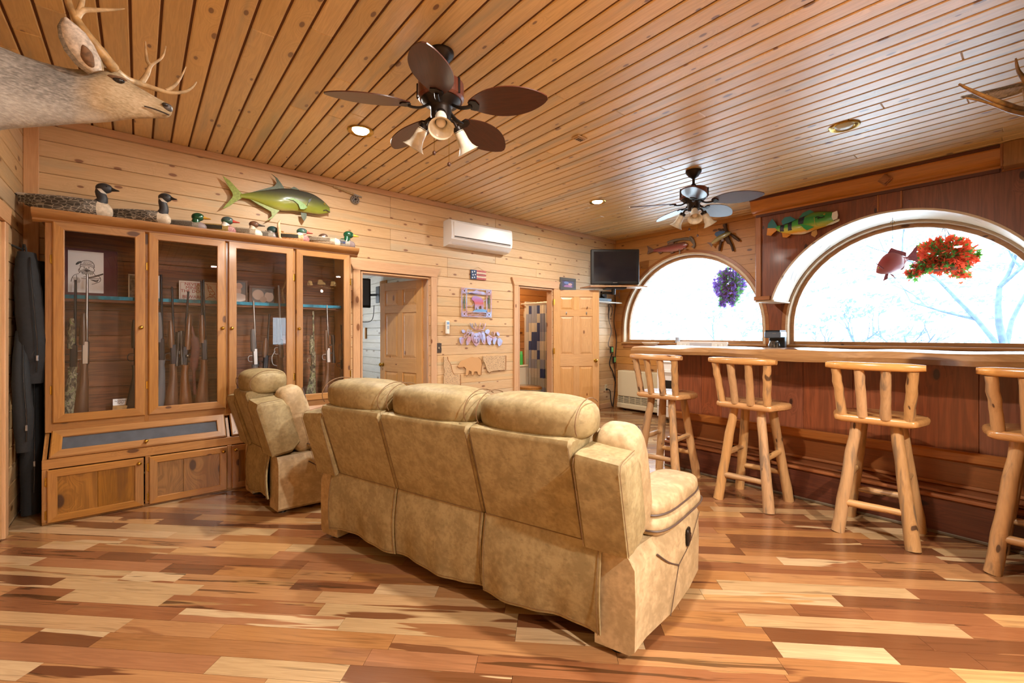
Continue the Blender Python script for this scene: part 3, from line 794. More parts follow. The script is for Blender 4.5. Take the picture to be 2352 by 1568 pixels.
for i, (a, b) in enumerate(UD):
    d = MB()
    e = bpy.data.objects.new('glass_door', None); col.objects.link(e); e.parent = cab
    e.empty_display_size = .05; TW[e.name] = TW[cab.name]
    T = frame((a, CYU - .015, .682), (1, 0, 0), (0, 0, 1))     # z = x cross y = (0,-1,0): towards the room
    mitred(e, T, b - a, 1.455, .063, .022, CAB_PINE)
    part('pane', CABGLASS, e, (a + .058, CYU - .022, .735), (b - .058, CYU - .018, 2.085), 0)
    kx_ = b - .025 if i < 2 else a + .025
    knob(e, (kx_, CYU - .037, 1.375), (0, -1, 0))
    hx = a - .001 if i < 2 else b + .013
    for z in (.92, 1.86): hinge(e, (hx, CYU - .0155, z))
LD = ((-.485, .030), (.062, .570), (.604, 1.112), (1.145, 1.645))
for i, (a, b) in enumerate(LD):
    e = bpy.data.objects.new('lower_door', None); col.objects.link(e); e.parent = cab
    e.empty_display_size = .05; TW[e.name] = TW[cab.name]
    T = frame((a, CYB - .006, .014), (1, 0, 0), (0, 0, 1))
    mitred(e, T, b - a, .366, .052, .018, CAB_PINE)
    xs = [a + .05, lerp(a, b, .5 if i == 0 else .42), b - .05]
    for q in range(2): board('panel_board', (xs[q] + .0006, CYB - .012, .06), (xs[q + 1] - .0006, CYB - .004, .335), CAB_KNOTTY, e, 2, .0015)
    knob(e, (b - .026 if i < 2 else a + .026, CYB - .024, .345), (0, -1, 0))
    hx = a - .001 if i < 2 else b + .013
    for z in (.07, .30): hinge(e, (hx, CYB - .0065, z))
MIR = plain('drawer_glass', '#59606a', .12, .3, 0, .15, 9)
for a, b in ((-.478, .568), (.606, 1.65)):
    e = bpy.data.objects.new('slant_drawer', None); col.objects.link(e); e.parent = cab
    e.empty_display_size = .05; TW[e.name] = TW[cab.name]
    yv = Vector((0, .148, .172)); L = yv.length
    T = frame((a, 4.434, .452), (1, 0, 0), yv)
    mitred(e, T, b - a, L - .006, .06, .022, CAB_PINE)
    MB(T).box((.055, .055, .004), (b - a - .055, L - .06, .008)).build('pane', MIR, e)
    p = T @ Vector(((b - a) / 2, .03, .022)); knob(e, p, T.to_3x3() @ Vector((0, 0, 1)))
# barrel rest with blue felt, glass-door shelf
board('barrel_rest', (CX0 + .023, 4.80, 1.575), (CX1 - .023, CYK - .013, 1.602), CAB_INNER, cab, 0)
FELT = plain('blue_felt', '#1c7590', .9, 0, 0, .35, 16)
for a, b in ((CX0 + .024, .576), (.598, CX1 - .023)):
    fe = MB(); n = 26
    A = [Vector((lerp(a, b, k / n), 4.788 + .004 * sin(k * 1.9), 1.597)) for k in range(n + 1)]
    B = [Vector((p.x, p.y, 1.625)) for p in A]
    fe.strip(A, B, (0, .02, 0)); fe.build('felt_edge', FELT, cab)
# ================================================================ guns in the cabinet
WAL = wood('walnut_stock', '#5a3a24', '#3a2213', '#24120a', None, 0, .35, .2, .2, ring=.4, gscale=2)
WAL2 = wood('red_walnut_stock', '#6e4526', '#4a2a15', '#2e170c', None, 0, .28, .3, .2, ring=.4, gscale=2)
SYN = plain('black_stock', '#17181b', .45)
GREYST = plain('grey_stock', '#54565a', .5)
def camo(name):
    t = NT(name); tc = t.n('TexCoord').outputs['Object']
    n_ = t.noise(t.vmath('MULTIPLY', tc, (1, 1, .5)), 34, 4, 1.2)
    c = t.ramp(n_, [(.0, C('#2d2a20')), (.42, C('#4f4a36')), (.5, C('#8d8770')), (.56, C('#5d6b3a')), (.64, C('#a9a292')), (.8, C('#6a5a41'))], 'CONSTANT')
    return t.out(c, .6)
CAMO = camo('camouflage')
LEATHER = leather('sling_leather', '#4a2018', '#5e2b1d', 30, .5)
def gun(name, label, pb, pt, yb, stock, metal, L=None, flip=1, kind='bolt', scope=False, ytop=4.785, sling=False, fore=.62):
    z0 = .683
    b = oY(pb, 930, yb); b.z = z0
    tpt = oY(pt[0], pt[1], ytop)
    d = (tpt - b); L = d.length
    r = thing(name, label, 'gun', b, 0, 'long guns in the glass cabinet')
    side_ = Vector((flip, 0, 0)) if abs(d.normalized().x) < .9 else Vector((0, 1, 0))
    T = frame(b, d, side_)           # local x to the muzzle, y = top side of the gun
    def ring(x, c_, hh, ww, n=10): return [Vector((x, c_ + hh * cos(2 * pi * k / n), ww * sin(2 * pi * k / n))) for k in range(n)]
    m_ = MB(T); m_.gs = lambda p: (p.x, p.y, p.z)
    prof = [(0, -.008, .052, .018), (.015, -.008, .052, .02), (.12, .0, .041, .019), (.24, .012, .030, .017), (.30, .016, .026, .017), (.335, .014, .024, .017), (.37, .016, .03, .018)]
    if kind == 'lever': prof[4:] = [(.30, .014, .022, .015), (.36, .012, .024, .016), (.40, .014, .028, .016)]
    m_.loft([ring(x * L, c_ * 1.0, hh, ww) for x, c_, hh, ww in prof]); m_.build('stock', stock, r, 50, axis=0)
    m_ = MB(T); m_.lathe([(.003, -.006), (.02, -.006), (.02, 0)], 10, (0, -.012, 0), (1, 0, 0)) if False else m_.sup((-.004, -.012, 0), (.007, .052, .019), .7); m_.build('butt_pad', BLACK, r, 50)
    m_ = MB(T); m_.cbox((.365 * L, .0, -.017), (.53 * L, .042, .017), .007); m_.build('receiver', metal, r, 40)
    m_ = MB(T); m_.gs = lambda p: (p.x, p.y, p.z)
    m_.loft([ring(x * L, .008, hh, ww) for x, hh, ww in ((.50, .022, .018), (.53, .025, .019), (.60, .024, .02), (fore + .06, .02, .018), (fore + .1, .014, .013))]); m_.build('forend', stock, r, 50, axis=0)
    m_ = MB(T); m_.tube([(.5 * L, .026, 0), (.62 * L, .026, 0), (L, .026, 0)], [.011, .0095, .008], 10)
    if kind == 'double': m_.tube([(.5 * L, .010, 0), (L - .01, .010, 0)], .008, 8)
    m_.build('barrel', metal, r, 50)
    g = [(.40 * L, -.002, 0), (.405 * L, -.03, 0), (.43 * L, -.038, 0), (.455 * L, -.03, 0), (.46 * L, -.002, 0)]
    MB(T).tube(bez(g, 4), .003, 6).build('trigger_guard', metal, r, 50)
    if kind == 'lever': MB(T).tube(bez([(.43 * L, -.03, 0), (.38 * L, -.06, 0), (.32 * L, -.055, 0), (.30 * L, -.02, 0)], 5), .004, 6).build('lever', metal, r, 50)
    if kind == 'bolt':
        m_ = MB(T); m_.tube([(.46 * L, .02, .015), (.45 * L, .01, .045)], .004, 6); m_.sup((.447 * L, .006, .05), (.009, .009, .009), 1); m_.build('bolt_handle', STEEL, r, 50)
    if scope:
        m_ = MB(T); m_.lathe([(.019, 0), (.019, .05), (.013, .08), (.013, .18), (.021, .22), (.021, .29)], 14, (.36 * L, .075, 0), (1, 0, 0))
        for q in (.46, .55): m_.cbox((q * L, .04, -.008), (q * L + .015, .066, .008), .002)
        m_.build('scope', BLACK, r, 40)
    if sling:
        A = [Vector((.70 * L, -.012, .004)), Vector((.62 * L, -.03, .01)), Vector((.5 * L, -.05, .014)), Vector((.36 * L, -.045, .012)), Vector((.12 * L, -.065, 0))]
        m_ = MB(T); m_.tube(bez(A, 5), [(.004, .011)] * 6 + [(.005, .03)] * 10 + [(.004, .011)] * 5, 8, flat=(0, 0, 1)); m_.build('sling', LEATHER, r, 50)
    return r
gun('shotgun', 'camouflage shotgun at the left end of the cabinet', 158, (163, 642), 4.76, CAMO, GUNMETAL, kind='pump')
gun('rifle', 'walnut-stocked lever rifle leaning beside the camouflage shotgun', 186, (190, 628), 4.76, WAL, STEEL, kind='lever')
gun('rifle', 'black-stocked rifle behind the right stile of the first glass door', 308, (306, 652), 4.74, SYN, GUNMETAL)
gun('shotgun', 'grey-stocked shotgun behind the left stile of the second glass door', 366, (361, 630), 4.74, GREYST, GUNMETAL, kind='pump')
gun('rifle', 'dark walnut bolt rifle second from the left behind the second glass door', 396, (386, 658), 4.72, WAL, GUNMETAL, scope=True)
gun('rifle', 'reddish walnut rifle with a brown leather sling below the red and white sign', 424, (441, 670), 4.72, WAL2, GUNMETAL, scope=True, flip=-1, sling=True, fore=.7)
gun('shotgun', 'brown over-and-under shotgun in front of the red and white sign', 466, (459, 642), 4.74, WAL2, GUNMETAL, kind='double')
gun('rifle', 'pale grey rifle behind the left part of the third glass door', 585, (575, 690), 4.74, GREYST, STEEL)
gun('rifle', 'walnut rifle leaning left in the middle of the third glass door', 598, (612, 720), 4.72, WAL, GUNMETAL)
gun('rifle', 'thin-barrelled rifle behind the right part of the third glass door', 645, (633, 655), 4.74, WAL, STEEL, kind='lever')
gun('shotgun', 'tan camouflage shotgun at the left of the fourth glass door', 716, (713, 715), 4.74, CAMO, CAMO, kind='pump')
gun('rifle', 'slim rifle with dark scope in the middle of the fourth glass door', 752, (745, 700), 4.72, WAL, STEEL, scope=True)
gun('rifle', 'dark rifle at the right end of the cabinet', 785, (778, 745), 4.74, WAL, GUNMETAL)
# ================================================================ pictures on the barrel rest
def framed(name, label, cat, x0, x1, z0, z1, Y, fmat, fw, inner, innermat, th=.015, group=None, glass=False):
    """upright flat frame facing the room, standing at depth Y"""
    r = thing(name, label, cat, ((x0 + x1) / 2, Y, z0), 0, group)
    for a, b in (((x0, Y, z0), (x1, Y + th, z0 + fw)), ((x0, Y, z1 - fw), (x1, Y + th, z1)), ((x0, Y, z0 + fw), (x0 + fw, Y + th, z1 - fw)), ((x1 - fw, Y, z0 + fw), (x1, Y + th, z1 - fw))):
        MB().cbox(a, b, .002).build('frame_side', fmat, r, axis=0)
    part('backing', innermat, r, (x0 + fw, Y + .004, z0 + fw), (x1 - fw, Y + th - .001, z1 - fw), 0)
    return r
INK = plain('pencil_ink', '#39383c', .8)
MAROON = plain('maroon_mat', '#5a2c34', .7)
def strokes(T, lines, r=.0012):
    m_ = MB(T)
    for ln in lines:
        wd = r
        if isinstance(ln[0], (int, float)): wd, ln = ln[0] * r, ln[1:]
        pts = bez([(x, y, .0008) for x, y in ln], 4) if len(ln) > 2 else [Vector((*p, .0008)) for p in ln]
        m_.tube(pts, [(.0006, wd)] * len(pts), 4, flat=(0, 0, 1))
    return m_
a = oY(148, 562, 4.93); b = oY(270, 668, 4.93)
pf = framed('framed_drawing', 'framed pencil drawing of a bearded man in a fur hat holding a rifle', 'picture', a.x, b.x, 1.604, 2.005, 4.925, MAROON, .004, None, MAROON)
W_ = b.x - a.x
part('sheet', PAPER, pf, (a.x + .02, 4.922, 1.655), (b.x - .085, 4.926, 1.985), 0)
T = frame((a.x + .02 + (W_ - .105) / 2, 4.9215, 1.82), (1, 0, 0), (0, 0, 1))
k = (W_ - .105) / 150
def sc(ls): return [[(q if isinstance(q, (int, float)) else (q[0] * k, q[1] * k)) for q in l] for l in ls]
hat = [[2, (-22, 38), (-20, 55), (-8, 66), (10, 68), (26, 60), (34, 46), (34, 36)], [2, (-24, 38), (-8, 44), (12, 44), (34, 36)], [2, (-24, 38), (-24, 30), (-6, 36), (14, 36), (34, 28), (34, 36)],
       [3, (-20, 60), (-34, 54), (-42, 40), (-34, 44), (-22, 56)], [2, (-40, 42), (-28, 54)], (-18, 46), (-10, 60)]
hat = hat[:-2] + [[(-14 + 6 * i, 45), (-10 + 6 * i, 54 + 5 * sin(i)), (-6 + 5 * i, 63)] for i in range(7)]
face = [[2, (-12, 28), (-4, 30)], [2, (8, 29), (16, 27)], [2, (-10, 24), (-5, 25)], [2, (8, 24), (14, 24)], [(2, 26), (-1, 16), (4, 12), (8, 15)], [4, (-8, 8), (0, 11), (4, 8), (10, 11), (16, 7)], [3, (-2, 5), (5, 3), (11, 5)]]
beard = [[1, (-22 + 2.6 * i, 26 - 2.2 * abs(i - 8)), (-22 + 2.9 * i, 6 - 1.2 * i % 5), (-16 + 2.4 * i, -14 + 3 * sin(i * 2.1) - (4 if 5 < i < 12 else 0))] for i in range(19)]
hair = [[2, (-22, 30), (-28, 14), (-24, 0), (-30, -8)], [2, (30, 30), (36, 12), (30, 0), (36, -10)], [2, (-24, 24), (-32, 8), (-27, -4)]]
body = [[2, (-30, -12), (-48, -20), (-58, -38), (-62, -60)], [2, (34, -14), (56, -22), (62, -36), (58, -52), (38, -64), (24, -70)], [2, (-40, -20), (-38, -44), (-44, -66)], [3, (10, -30), (30, -24), (74, -3)], [3, (8, -34), (30, -29), (74, -7)], [2, (-20, -36), (4, -38), (12, -30), (2, -26), (-12, -30)],
        [2, (10, -36), (50, -34), (62, -30)]] + [[(16 + 3 * i, -42 - 1.5 * i), (40 + i, -44 - 2 * i), (56 - i, -40 - 1.2 * i)] for i in range(7)] + [[(-56 + 4 * i, -34), (-50 + 4 * i, -50), (-52 + 4 * i, -64)] for i in range(7)]
strokes(T, sc(hat + face + beard + hair + body), .0009).build('drawing', INK, pf)
GREYF = plain('grey_print', '#6e6a66', .6, 0, 0, .5, 40)
a = oY(294, 615, 4.93); b = oY(367, 680, 4.93)
framed('picture_frame', 'small silver picture frame between the first two glass doors', 'picture', a.x, b.x, 1.604, 1.83, 4.93, STEEL, .012, None, GREYF)
RED = plain('sign_red', '#a80f18', .6)
a = oY(411, 642, 4.92); b = oY(501, 688, 4.92)
sg = thing('warning_sign', 'white warning sign with red lettering on the barrel rest', 'sign', ((a.x + b.x) / 2, 4.92, 1.604))
part('board', plain('sign_white', '#eef0f2', .5), sg, (a.x, 4.92, 1.604), (b.x, 4.924, 1.80), .001)
zc = 1.70
for l, zz, s_ in (('NEVER', .07, .038), ('MIND', .039, .038), ('THE DOG', .008, .038), ('BEWARE', -.042, .038), ('OF', -.075, .034)):
    text('lettering', l, RED, sg, frame((lerp(a.x, b.x, .33), 4.9195, zc + zz), (1, 0, 0), (0, 0, 1)), s_)
T = frame((lerp(a.x, b.x, .79), 4.9195, 1.70), (1, 0, 0), (0, 0, 1))
strokes(T, [[(-.03, .08), (-.02, .074), (-.022, .066)], [(-.02, .06), (-.005, .066), (.006, .056), (.0, .044), (-.016, .046), (-.02, .06)], [(-.018, .046), (-.012, .02), (.0, .0), (-.006, -.02)], [(.004, .05), (.016, .03), (.03, .01), (.036, -.014)], [(-.006, -.02), (.004, -.01), (.016, -.02), (.026, -.008), (.036, -.014)], [(-.03, -.05), (-.01, -.036), (.01, -.04), (.03, -.03), (.04, -.05)], [(0, .02), (.012, .01), (.02, .018)], [(-.012, .05), (-.004, .058)], [(-.01, -.03), (.01, -.03), (.03, -.02)]], .0018).build('cartoon', RED, sg)
T = frame(((a.x + b.x) / 2, 4.9195, 1.702), (1, 0, 0), (0, 0, 1)); w2, h2_ = (b.x - a.x) / 2 - .012, .082
strokes(T, [[(-w2, -h2_), (-w2, h2_)], [(-w2, h2_), (w2, h2_)], [(w2, h2_), (w2, -h2_)], [(w2, -h2_), (-w2, -h2_)]], .001).build('border_line', RED, sg)
def photo(name, base, blobs):
    t = NT(name); tc = t.n('TexCoord').outputs['Object']; c = C(base)
    s_ = t.n('SeparateXYZ'); t.t.links.new(tc, s_.inputs[0])
    for (x, z, rx, rz, cc) in blobs:
        dx = t.math('DIVIDE', t.math('SUBTRACT', s_.outputs[0], x), rx); dz = t.math('DIVIDE', t.math('SUBTRACT', s_.outputs[2], z), rz)
        d = t.math('ADD', t.math('MULTIPLY', dx, dx), t.math('MULTIPLY', dz, dz))
        c = t.mix(t.step(d, 1.15, .8), c, C(cc))
    return t.out(c, .35)
FRM_BR = wood('frame_brown', '#5d3218', '#3b1c0d', '#221008', None, 0, .4, .1)
a = oY(528, 640, 4.93); b = oY(569, 692, 4.93)
framed('picture_frame', 'reddish wooden frame with a family photo behind the third glass door', 'picture', a.x - .06, b.x, 1.604, 1.84, 4.93, FRM_BR, .018, None,
       photo('family_photo', '#2b2a2f', [(.0, .13, .05, .06, '#c9a48c'), (.03, .18, .03, .03, '#b98c74'), (.02, .07, .08, .04, '#d9cfc8')]))
a = oY(572, 648, 4.93); b = oY(637, 697, 4.93)
framed('picture_frame', 'brown frame with a photo of a baby face to face with a toddler', 'picture', a.x, b.x, 1.604, 1.80, 4.93, FRM_BR, .026, None,
       photo('baby_photo', '#4b4a4c', [(-.045, .105, .05, .05, '#cbb8ac'), (.05, .09, .042, .05, '#d6c8c0'), (.0, .06, .03, .03, '#b9a596'), (.07, .15, .06, .02, '#2a2830')]))
# shed antler behind the third door, boxes on the cabinet floor
BONE = plain('antler_bone', '#a58e6a', .55, 0, 0, .35, 22)
m_ = MB(); p = [oY(652, 682, 4.82), oY(648, 668, 4.82), oY(653, 656, 4.82), oY(657, 640, 4.82)]
p[0].z = 1.628
m_.tube(bez(p, 5), [.014 - .0006 * i for i in range(16)], 8)
tag(m_.build('shed_antler', BONE, None, 50), 'small curved shed antler standing behind the third glass door', 'antler')
bxr = oY(276, 930, 4.76)
r = thing('cartridge_box', 'opened cardboard cartridge box with white flap on the cabinet floor', 'box', (bxr.x, 4.76, .681))
CARD = plain('cardboard', '#b08a55', .8)
part('tray', CARD, r, (bxr.x - .045, 4.73, .681), (bxr.x + .045, 4.79, .75), .002)
MB().prism([(bxr.x - .045, 4.79, .75), (bxr.x + .045, 4.79, .75), (bxr.x + .045, 4.80, .80), (bxr.x - .045, 4.80, .80)], (0, .003, 0)).build('flap', PAPER, r)
strokes(frame((bxr.x, 4.793, .775), (1, 0, 0), (0, .2, 1)), [[(-.035 + .005 * i, .008 + .003 * sin(i * 2.1)) for i in range(15)], [(-.02 + .005 * i, -.008 + .004 * sin(i * 1.7)) for i in range(9)]], .0015).build('print_lines', INK, r)
r = thing('shell_pack', 'red cardboard shell pack in front of the opened cartridge box', 'box', (bxr.x + .02, 4.69, .681))
part('carton', RED, r, (bxr.x - .02, 4.67, .681), (bxr.x + .06, 4.72, .70), .002)
strokes(frame((bxr.x + .02, 4.669, .69), (1, 0, 0), (0, 0, 1)), [[(-.028 + .005 * i, .004 * sin(i * 2.3)) for i in range(12)]], .0014).build('print_lines', PAPER, r)
# ================================================================ decoys on top of the cabinet
ZT = 2.205
def ringE(x, zc, hw, hh, n=12, y=0): return [Vector((x, y + hw * cos(2 * pi * k / n), zc + hh * sin(2 * pi * k / n))) for k in range(n)]
def bird(name, label, cat, pos, head, L, Hb, mats, neck, group, bill=.06, hs=None, tail_up=.5, cheek=None, sleepy=False):
    r = thing(name, label, cat, (pos[0], pos[1], ZT), head, group)
    W_ = Hb * 1.15
    st = [(-.50, .80, .06, .05), (-.46, .74, .20, .12), (-.36, .62, .55, .30), (-.2, .52, .85, .46), (0, .50, 1.0, .50), (.2, .49, .95, .49), (.36, .48, .74, .46), (.46, .44, .48, .36), (.5, .40, .2, .18)]
    def ring_(s_): return ringE(s_[0] * L, s_[1] * Hb + (tail_up * Hb * max(0, -s_[0] - .3)), s_[2] * W_ * .5, s_[3] * Hb)
    MB().loft([ring_(s_) for s_ in st[2:7]]).build('body', mats['body'], r, 60, local=True)
    MB().loft([ring_(s_) for s_ in st[1:3]]).build('rump', mats.get('rump', mats['body']), r, 60, local=True)
    MB().loft([ring_(s_) for s_ in st[6:]]).build('breast', mats['breast'], r, 60, local=True)
    m_ = MB()
    for k in (-.5, 0, .5): m_.tube([(-.44 * L, k * W_ * .3, .8 * Hb), (-.56 * L, k * W_ * .45, (.9 + tail_up * .3) * Hb)], [(.004, Hb * .12), (.002, Hb * .05)], 6)
    m_.build('tail', mats['tail'], r, 60, local=True)
    m_ = MB()
    for s_ in (-1, 1):
        m_.loft([[Vector((x * L, s_ * (W_ * .5 * w_ + .003), Hb * z + dz)) for (z, dz) in ((.45, 0), (.62, .0), (.78, 0), (.62, -.004))] for x, w_, z in ((-.42, .45, .6), (-.2, .9, .6), (.05, 1.0, .6), (.24, .88, .55))])
    m_.build('wing', mats['wing'], r, 60, local=True)
    np_, hr = neck
    P = [Vector(q) for q in np_]
    rr = [hr * 1.5] + [hr * lerp(1.15, .85, i / max(1, len(P) - 2)) for i in range(len(P) - 1)]
    cv = bez(P, 4); rv = [interp([(i / (len(P) - 1), q) for i, q in enumerate(rr)], j / (len(cv) - 1)) for j in range(len(cv))]
    MB().tube(cv, rv, 12).build('neck', mats.get('neck', mats['head']), r, 60, local=True)
    e = P[-1]; hs = hs or (hr * 1.75, hr * 1.2, hr * 1.3)
    yaw = .0
    fw = Vector((1, 0, 0)) if not sleepy else Vector((-.9, .3, -.2)).normalized()
    Mh = frame((0, 0, 0), fw, (0, 1, 0) if fw.x > 0 else (0, -1, 0)).to_3x3()
    MB().sup(e + fw * hr * .5, hs, 1, 1, 14, 10, Mh).build('head', mats['head'], r, 60, local=True)
    b0 = e + fw * (hr * .5 + hs[0] * .86) + Vector((0, 0, -.1 * hr))
    m_ = MB(); m_.tube([b0, b0 + fw * bill * .5 + Vector((0, 0, -bill * .1)), b0 + fw * bill + Vector((0, 0, -bill * .14))], [(hr * .55, hr * .5), (hr * .3, hr * .42), (hr * .14, hr * .38)], 8); m_.build('bill', mats['bill'], r, 60, local=True)
    m_ = MB()
    for s_ in (-1, 1): m_.sup(e + fw * (hr * .5 + hs[0] * .45) + Vector((0, s_ * hs[1] * .84, hs[2] * .25)), (hr * .17,) * 3, 1, 1, 8, 6)
    m_.build('eye', BLACK, r, 60, local=True)
    if cheek: MB().tube([e + Vector((-.02 * 0 - hr * .2, 0, -hr * 1.0)), e + Vector((hr * .3, 0, -hr * .55))], [hr * 1.12, hr * 1.12], 14).build('cheek_band', cheek, r, 60, local=True)
    return r
def feather(name, c1, c2, sc_=60):
    t = NT(name); tc = t.n('TexCoord').outputs['Object']
    vo = t.n('TexVoronoi', {'feature': 'DISTANCE_TO_EDGE'}, Scale=sc_); t.t.links.new(t.vmath('MULTIPLY', tc, (.7, 1, 1.5)), vo.inputs['Vector'])
    c = t.mix(t.step(vo.outputs['Distance'], .10, .03), C(c1), C(c2))
    return t.out(c, .6)
GB = feather('goose_feathers', '#5d5750', '#b5ac9e', 38)
GWHITE = plain('goose_white', '#d3cdc4', .6); GBLK = plain('goose_black', '#2e2f33', .55)
gm = dict(rump=GWHITE, body=GB, breast=plain('goose_breast', '#bfae97', .6, 0, 0, .2, 40), tail=GBLK, wing=GB, head=GBLK, neck=GBLK, bill=plain('goose_bill', '#1b1a1a', .4))
gg = 'goose decoys on the gun cabinet'
def pos(x, Y): p = oY(x, 480, Y); return (p.x, p.y)
p1 = pos(165, 4.72)
bird('goose_decoy', 'upright goose decoy with pale rump at the left end of the cabinet top', 'decoy', (p1[0] - .04, 4.72), -.25, .56, .155, dict(gm), ([(.17, 0, .09), (.22, 0, .15), (.205, 0, .21), (.215, 0, .245)], .030), gg, .045, None, .7, GWHITE)
p2 = pos(318, 4.73)
bird('goose_decoy', 'goose decoy facing the room beside the first goose', 'decoy', (p2[0] - .02, 4.72), -.5, .50, .13, dict(gm), ([(.17, 0, .07), (.205, 0, .13), (.195, 0, .2), (.20, 0, .235)], .028), gg, .04, None, .5, GWHITE)
# dark decoys peeping out from behind
p3 = pos(117, 4.93); m_ = MB(); m_.sup((p3[0], 4.93, 2.33), (.045, .03, .045), .8); m_.tube([(p3[0], 4.93, ZT), (p3[0], 4.93, 2.33)], .03, 8)
tag(m_.build('decoy_head', GBLK, None, 50), 'dark decoy head peeping over the back of the left goose', 'decoy')
p3 = pos(328, 4.95)
tag(MB().cbox((p3[0] - .03, 4.93, ZT), (p3[0] + .03, 4.99, 2.30), .006).build('black_box', BLACK_MATT, None), 'small black box standing behind the second goose', 'box')
def P_(c, r=.5, mo=.12): return plain('decoy_' + c.strip('#'), c, r, 0, .1, mo, 40)
GREEN = plain('mallard_green', '#0f4a30', .25, .2, .5, .2, 30); YEL = P_('#b98a2f'); CHEST = P_('#5a3a2c'); GREYB = feather('duck_grey', '#8d8273', '#6b6053', 90); TANB = feather('duck_tan', '#a3917a', '#7c6a54', 80)
mall = dict(body=GREYB, breast=P_('#7b6a68'), tail=P_('#c9c3b8'), wing=GREYB, head=GREEN, neck=GREEN, bill=YEL)
wd_ = dict(body=feather('wood_duck_flank', '#9a7a3e', '#6a4f24', 90), breast=feather('wood_duck_breast', '#7d2f35', '#c9a79a', 120), tail=P_('#23231f'), wing=P_('#4a4436'), head=zramp('wood_duck_head', [(.08, '#d9d2c8'), (.10, '#d9d2c8'), (.105, '#2a3b35'), (.125, '#2f5a44'), (.14, '#3a4a4a')], 2, .4, .3, .01), neck=P_('#d0cabf'), bill=P_('#b5483a'))
pin = dict(body=TANB, breast=P_('#c9bca8'), tail=P_('#3a342d'), wing=TANB, head=P_('#5b3a26'), neck=P_('#bfae98'), bill=P_('#3a3430'))
dg = 'duck decoys on the gun cabinet'
def duck(x, Y, label, mats, hz=.115, L=.36, Hb=.10, yaw=-.35, rh=.028, bill=.055, hx=.1, sleepy=False):
    p = pos(x, Y)
    return bird('duck_decoy', label, 'decoy', (p[0] - hx * cos(yaw), Y - hx * sin(yaw)), yaw, L, Hb, mats, ([(hx - .012, 0, Hb * .6), (hx, 0, Hb * .95), (hx, 0, hz)], rh), dg, bill, None, .4, None, sleepy)
duck(450, 4.72, 'green-headed mallard decoy next to the second goose', mall, .135)
duck(518, 4.70, 'wood duck decoy with red eye third from the geese end', wd_, .135)
duck(580, 4.70, 'brown-headed pintail decoy left of the standing antler', pin, .135, rh=.024)
duck(622, 4.74, 'dark teal-headed decoy beside the standing antler', dict(mall, head=plain('teal_head', '#1f3d3d', .3, .1, .4), neck=P_('#6f655a'), bill=P_('#a57a3a')), .115)
duck(690, 4.66, 'orange-flanked wood duck decoy in the right half of the row', dict(wd_, body=feather('flank_orange', '#c99a6a', '#8f5f34', 60)), .12)
duck(745, 4.64, 'sleeping pintail decoy with its head turned back', dict(pin, head=P_('#4e3526'), neck=P_('#d0c9bf')), .095, hx=.03, sleepy=True)
duck(785, 4.80, 'mallard decoy half hidden behind the right-hand mallard', mall, .105, L=.26)
duck(797, 4.64, 'yellow-billed mallard decoy at the right end of the cabinet', dict(mall, bill=plain('bill_yellow', '#d6b03a', .4), wing=feather('duck_wing_blue', '#6d6b66', '#3a4a86', 30)), .15, rh=.03)
m_ = MB(); q = [oY(645, 552, 4.68), oY(642, 535, 4.68), oY(640, 515, 4.68), oY(645, 505, 4.68)]; q[0].z = ZT
m_.tube(bez(q, 4), [.013, .014, .016, .017, .017, .016, .016, .015, .013, .011, .009, .006, .003], 8)
q = [oY(647, 551, 4.68), oY(675, 545, 4.8), oY(700, 536, 4.83), oY(706, 529, 4.83)]; q[0].z = ZT + .014; q[1].z = ZT + .03
m_.tube(bez(q, 4), [.012] * 9 + [.009, .007, .005, .002], 8)
tag(m_.build('shed_antler', plain('pale_antler', '#c2a47e', .5, 0, 0, .2, 30), None, 50), 'pale shed antler standing upright among the duck decoys', 'antler')
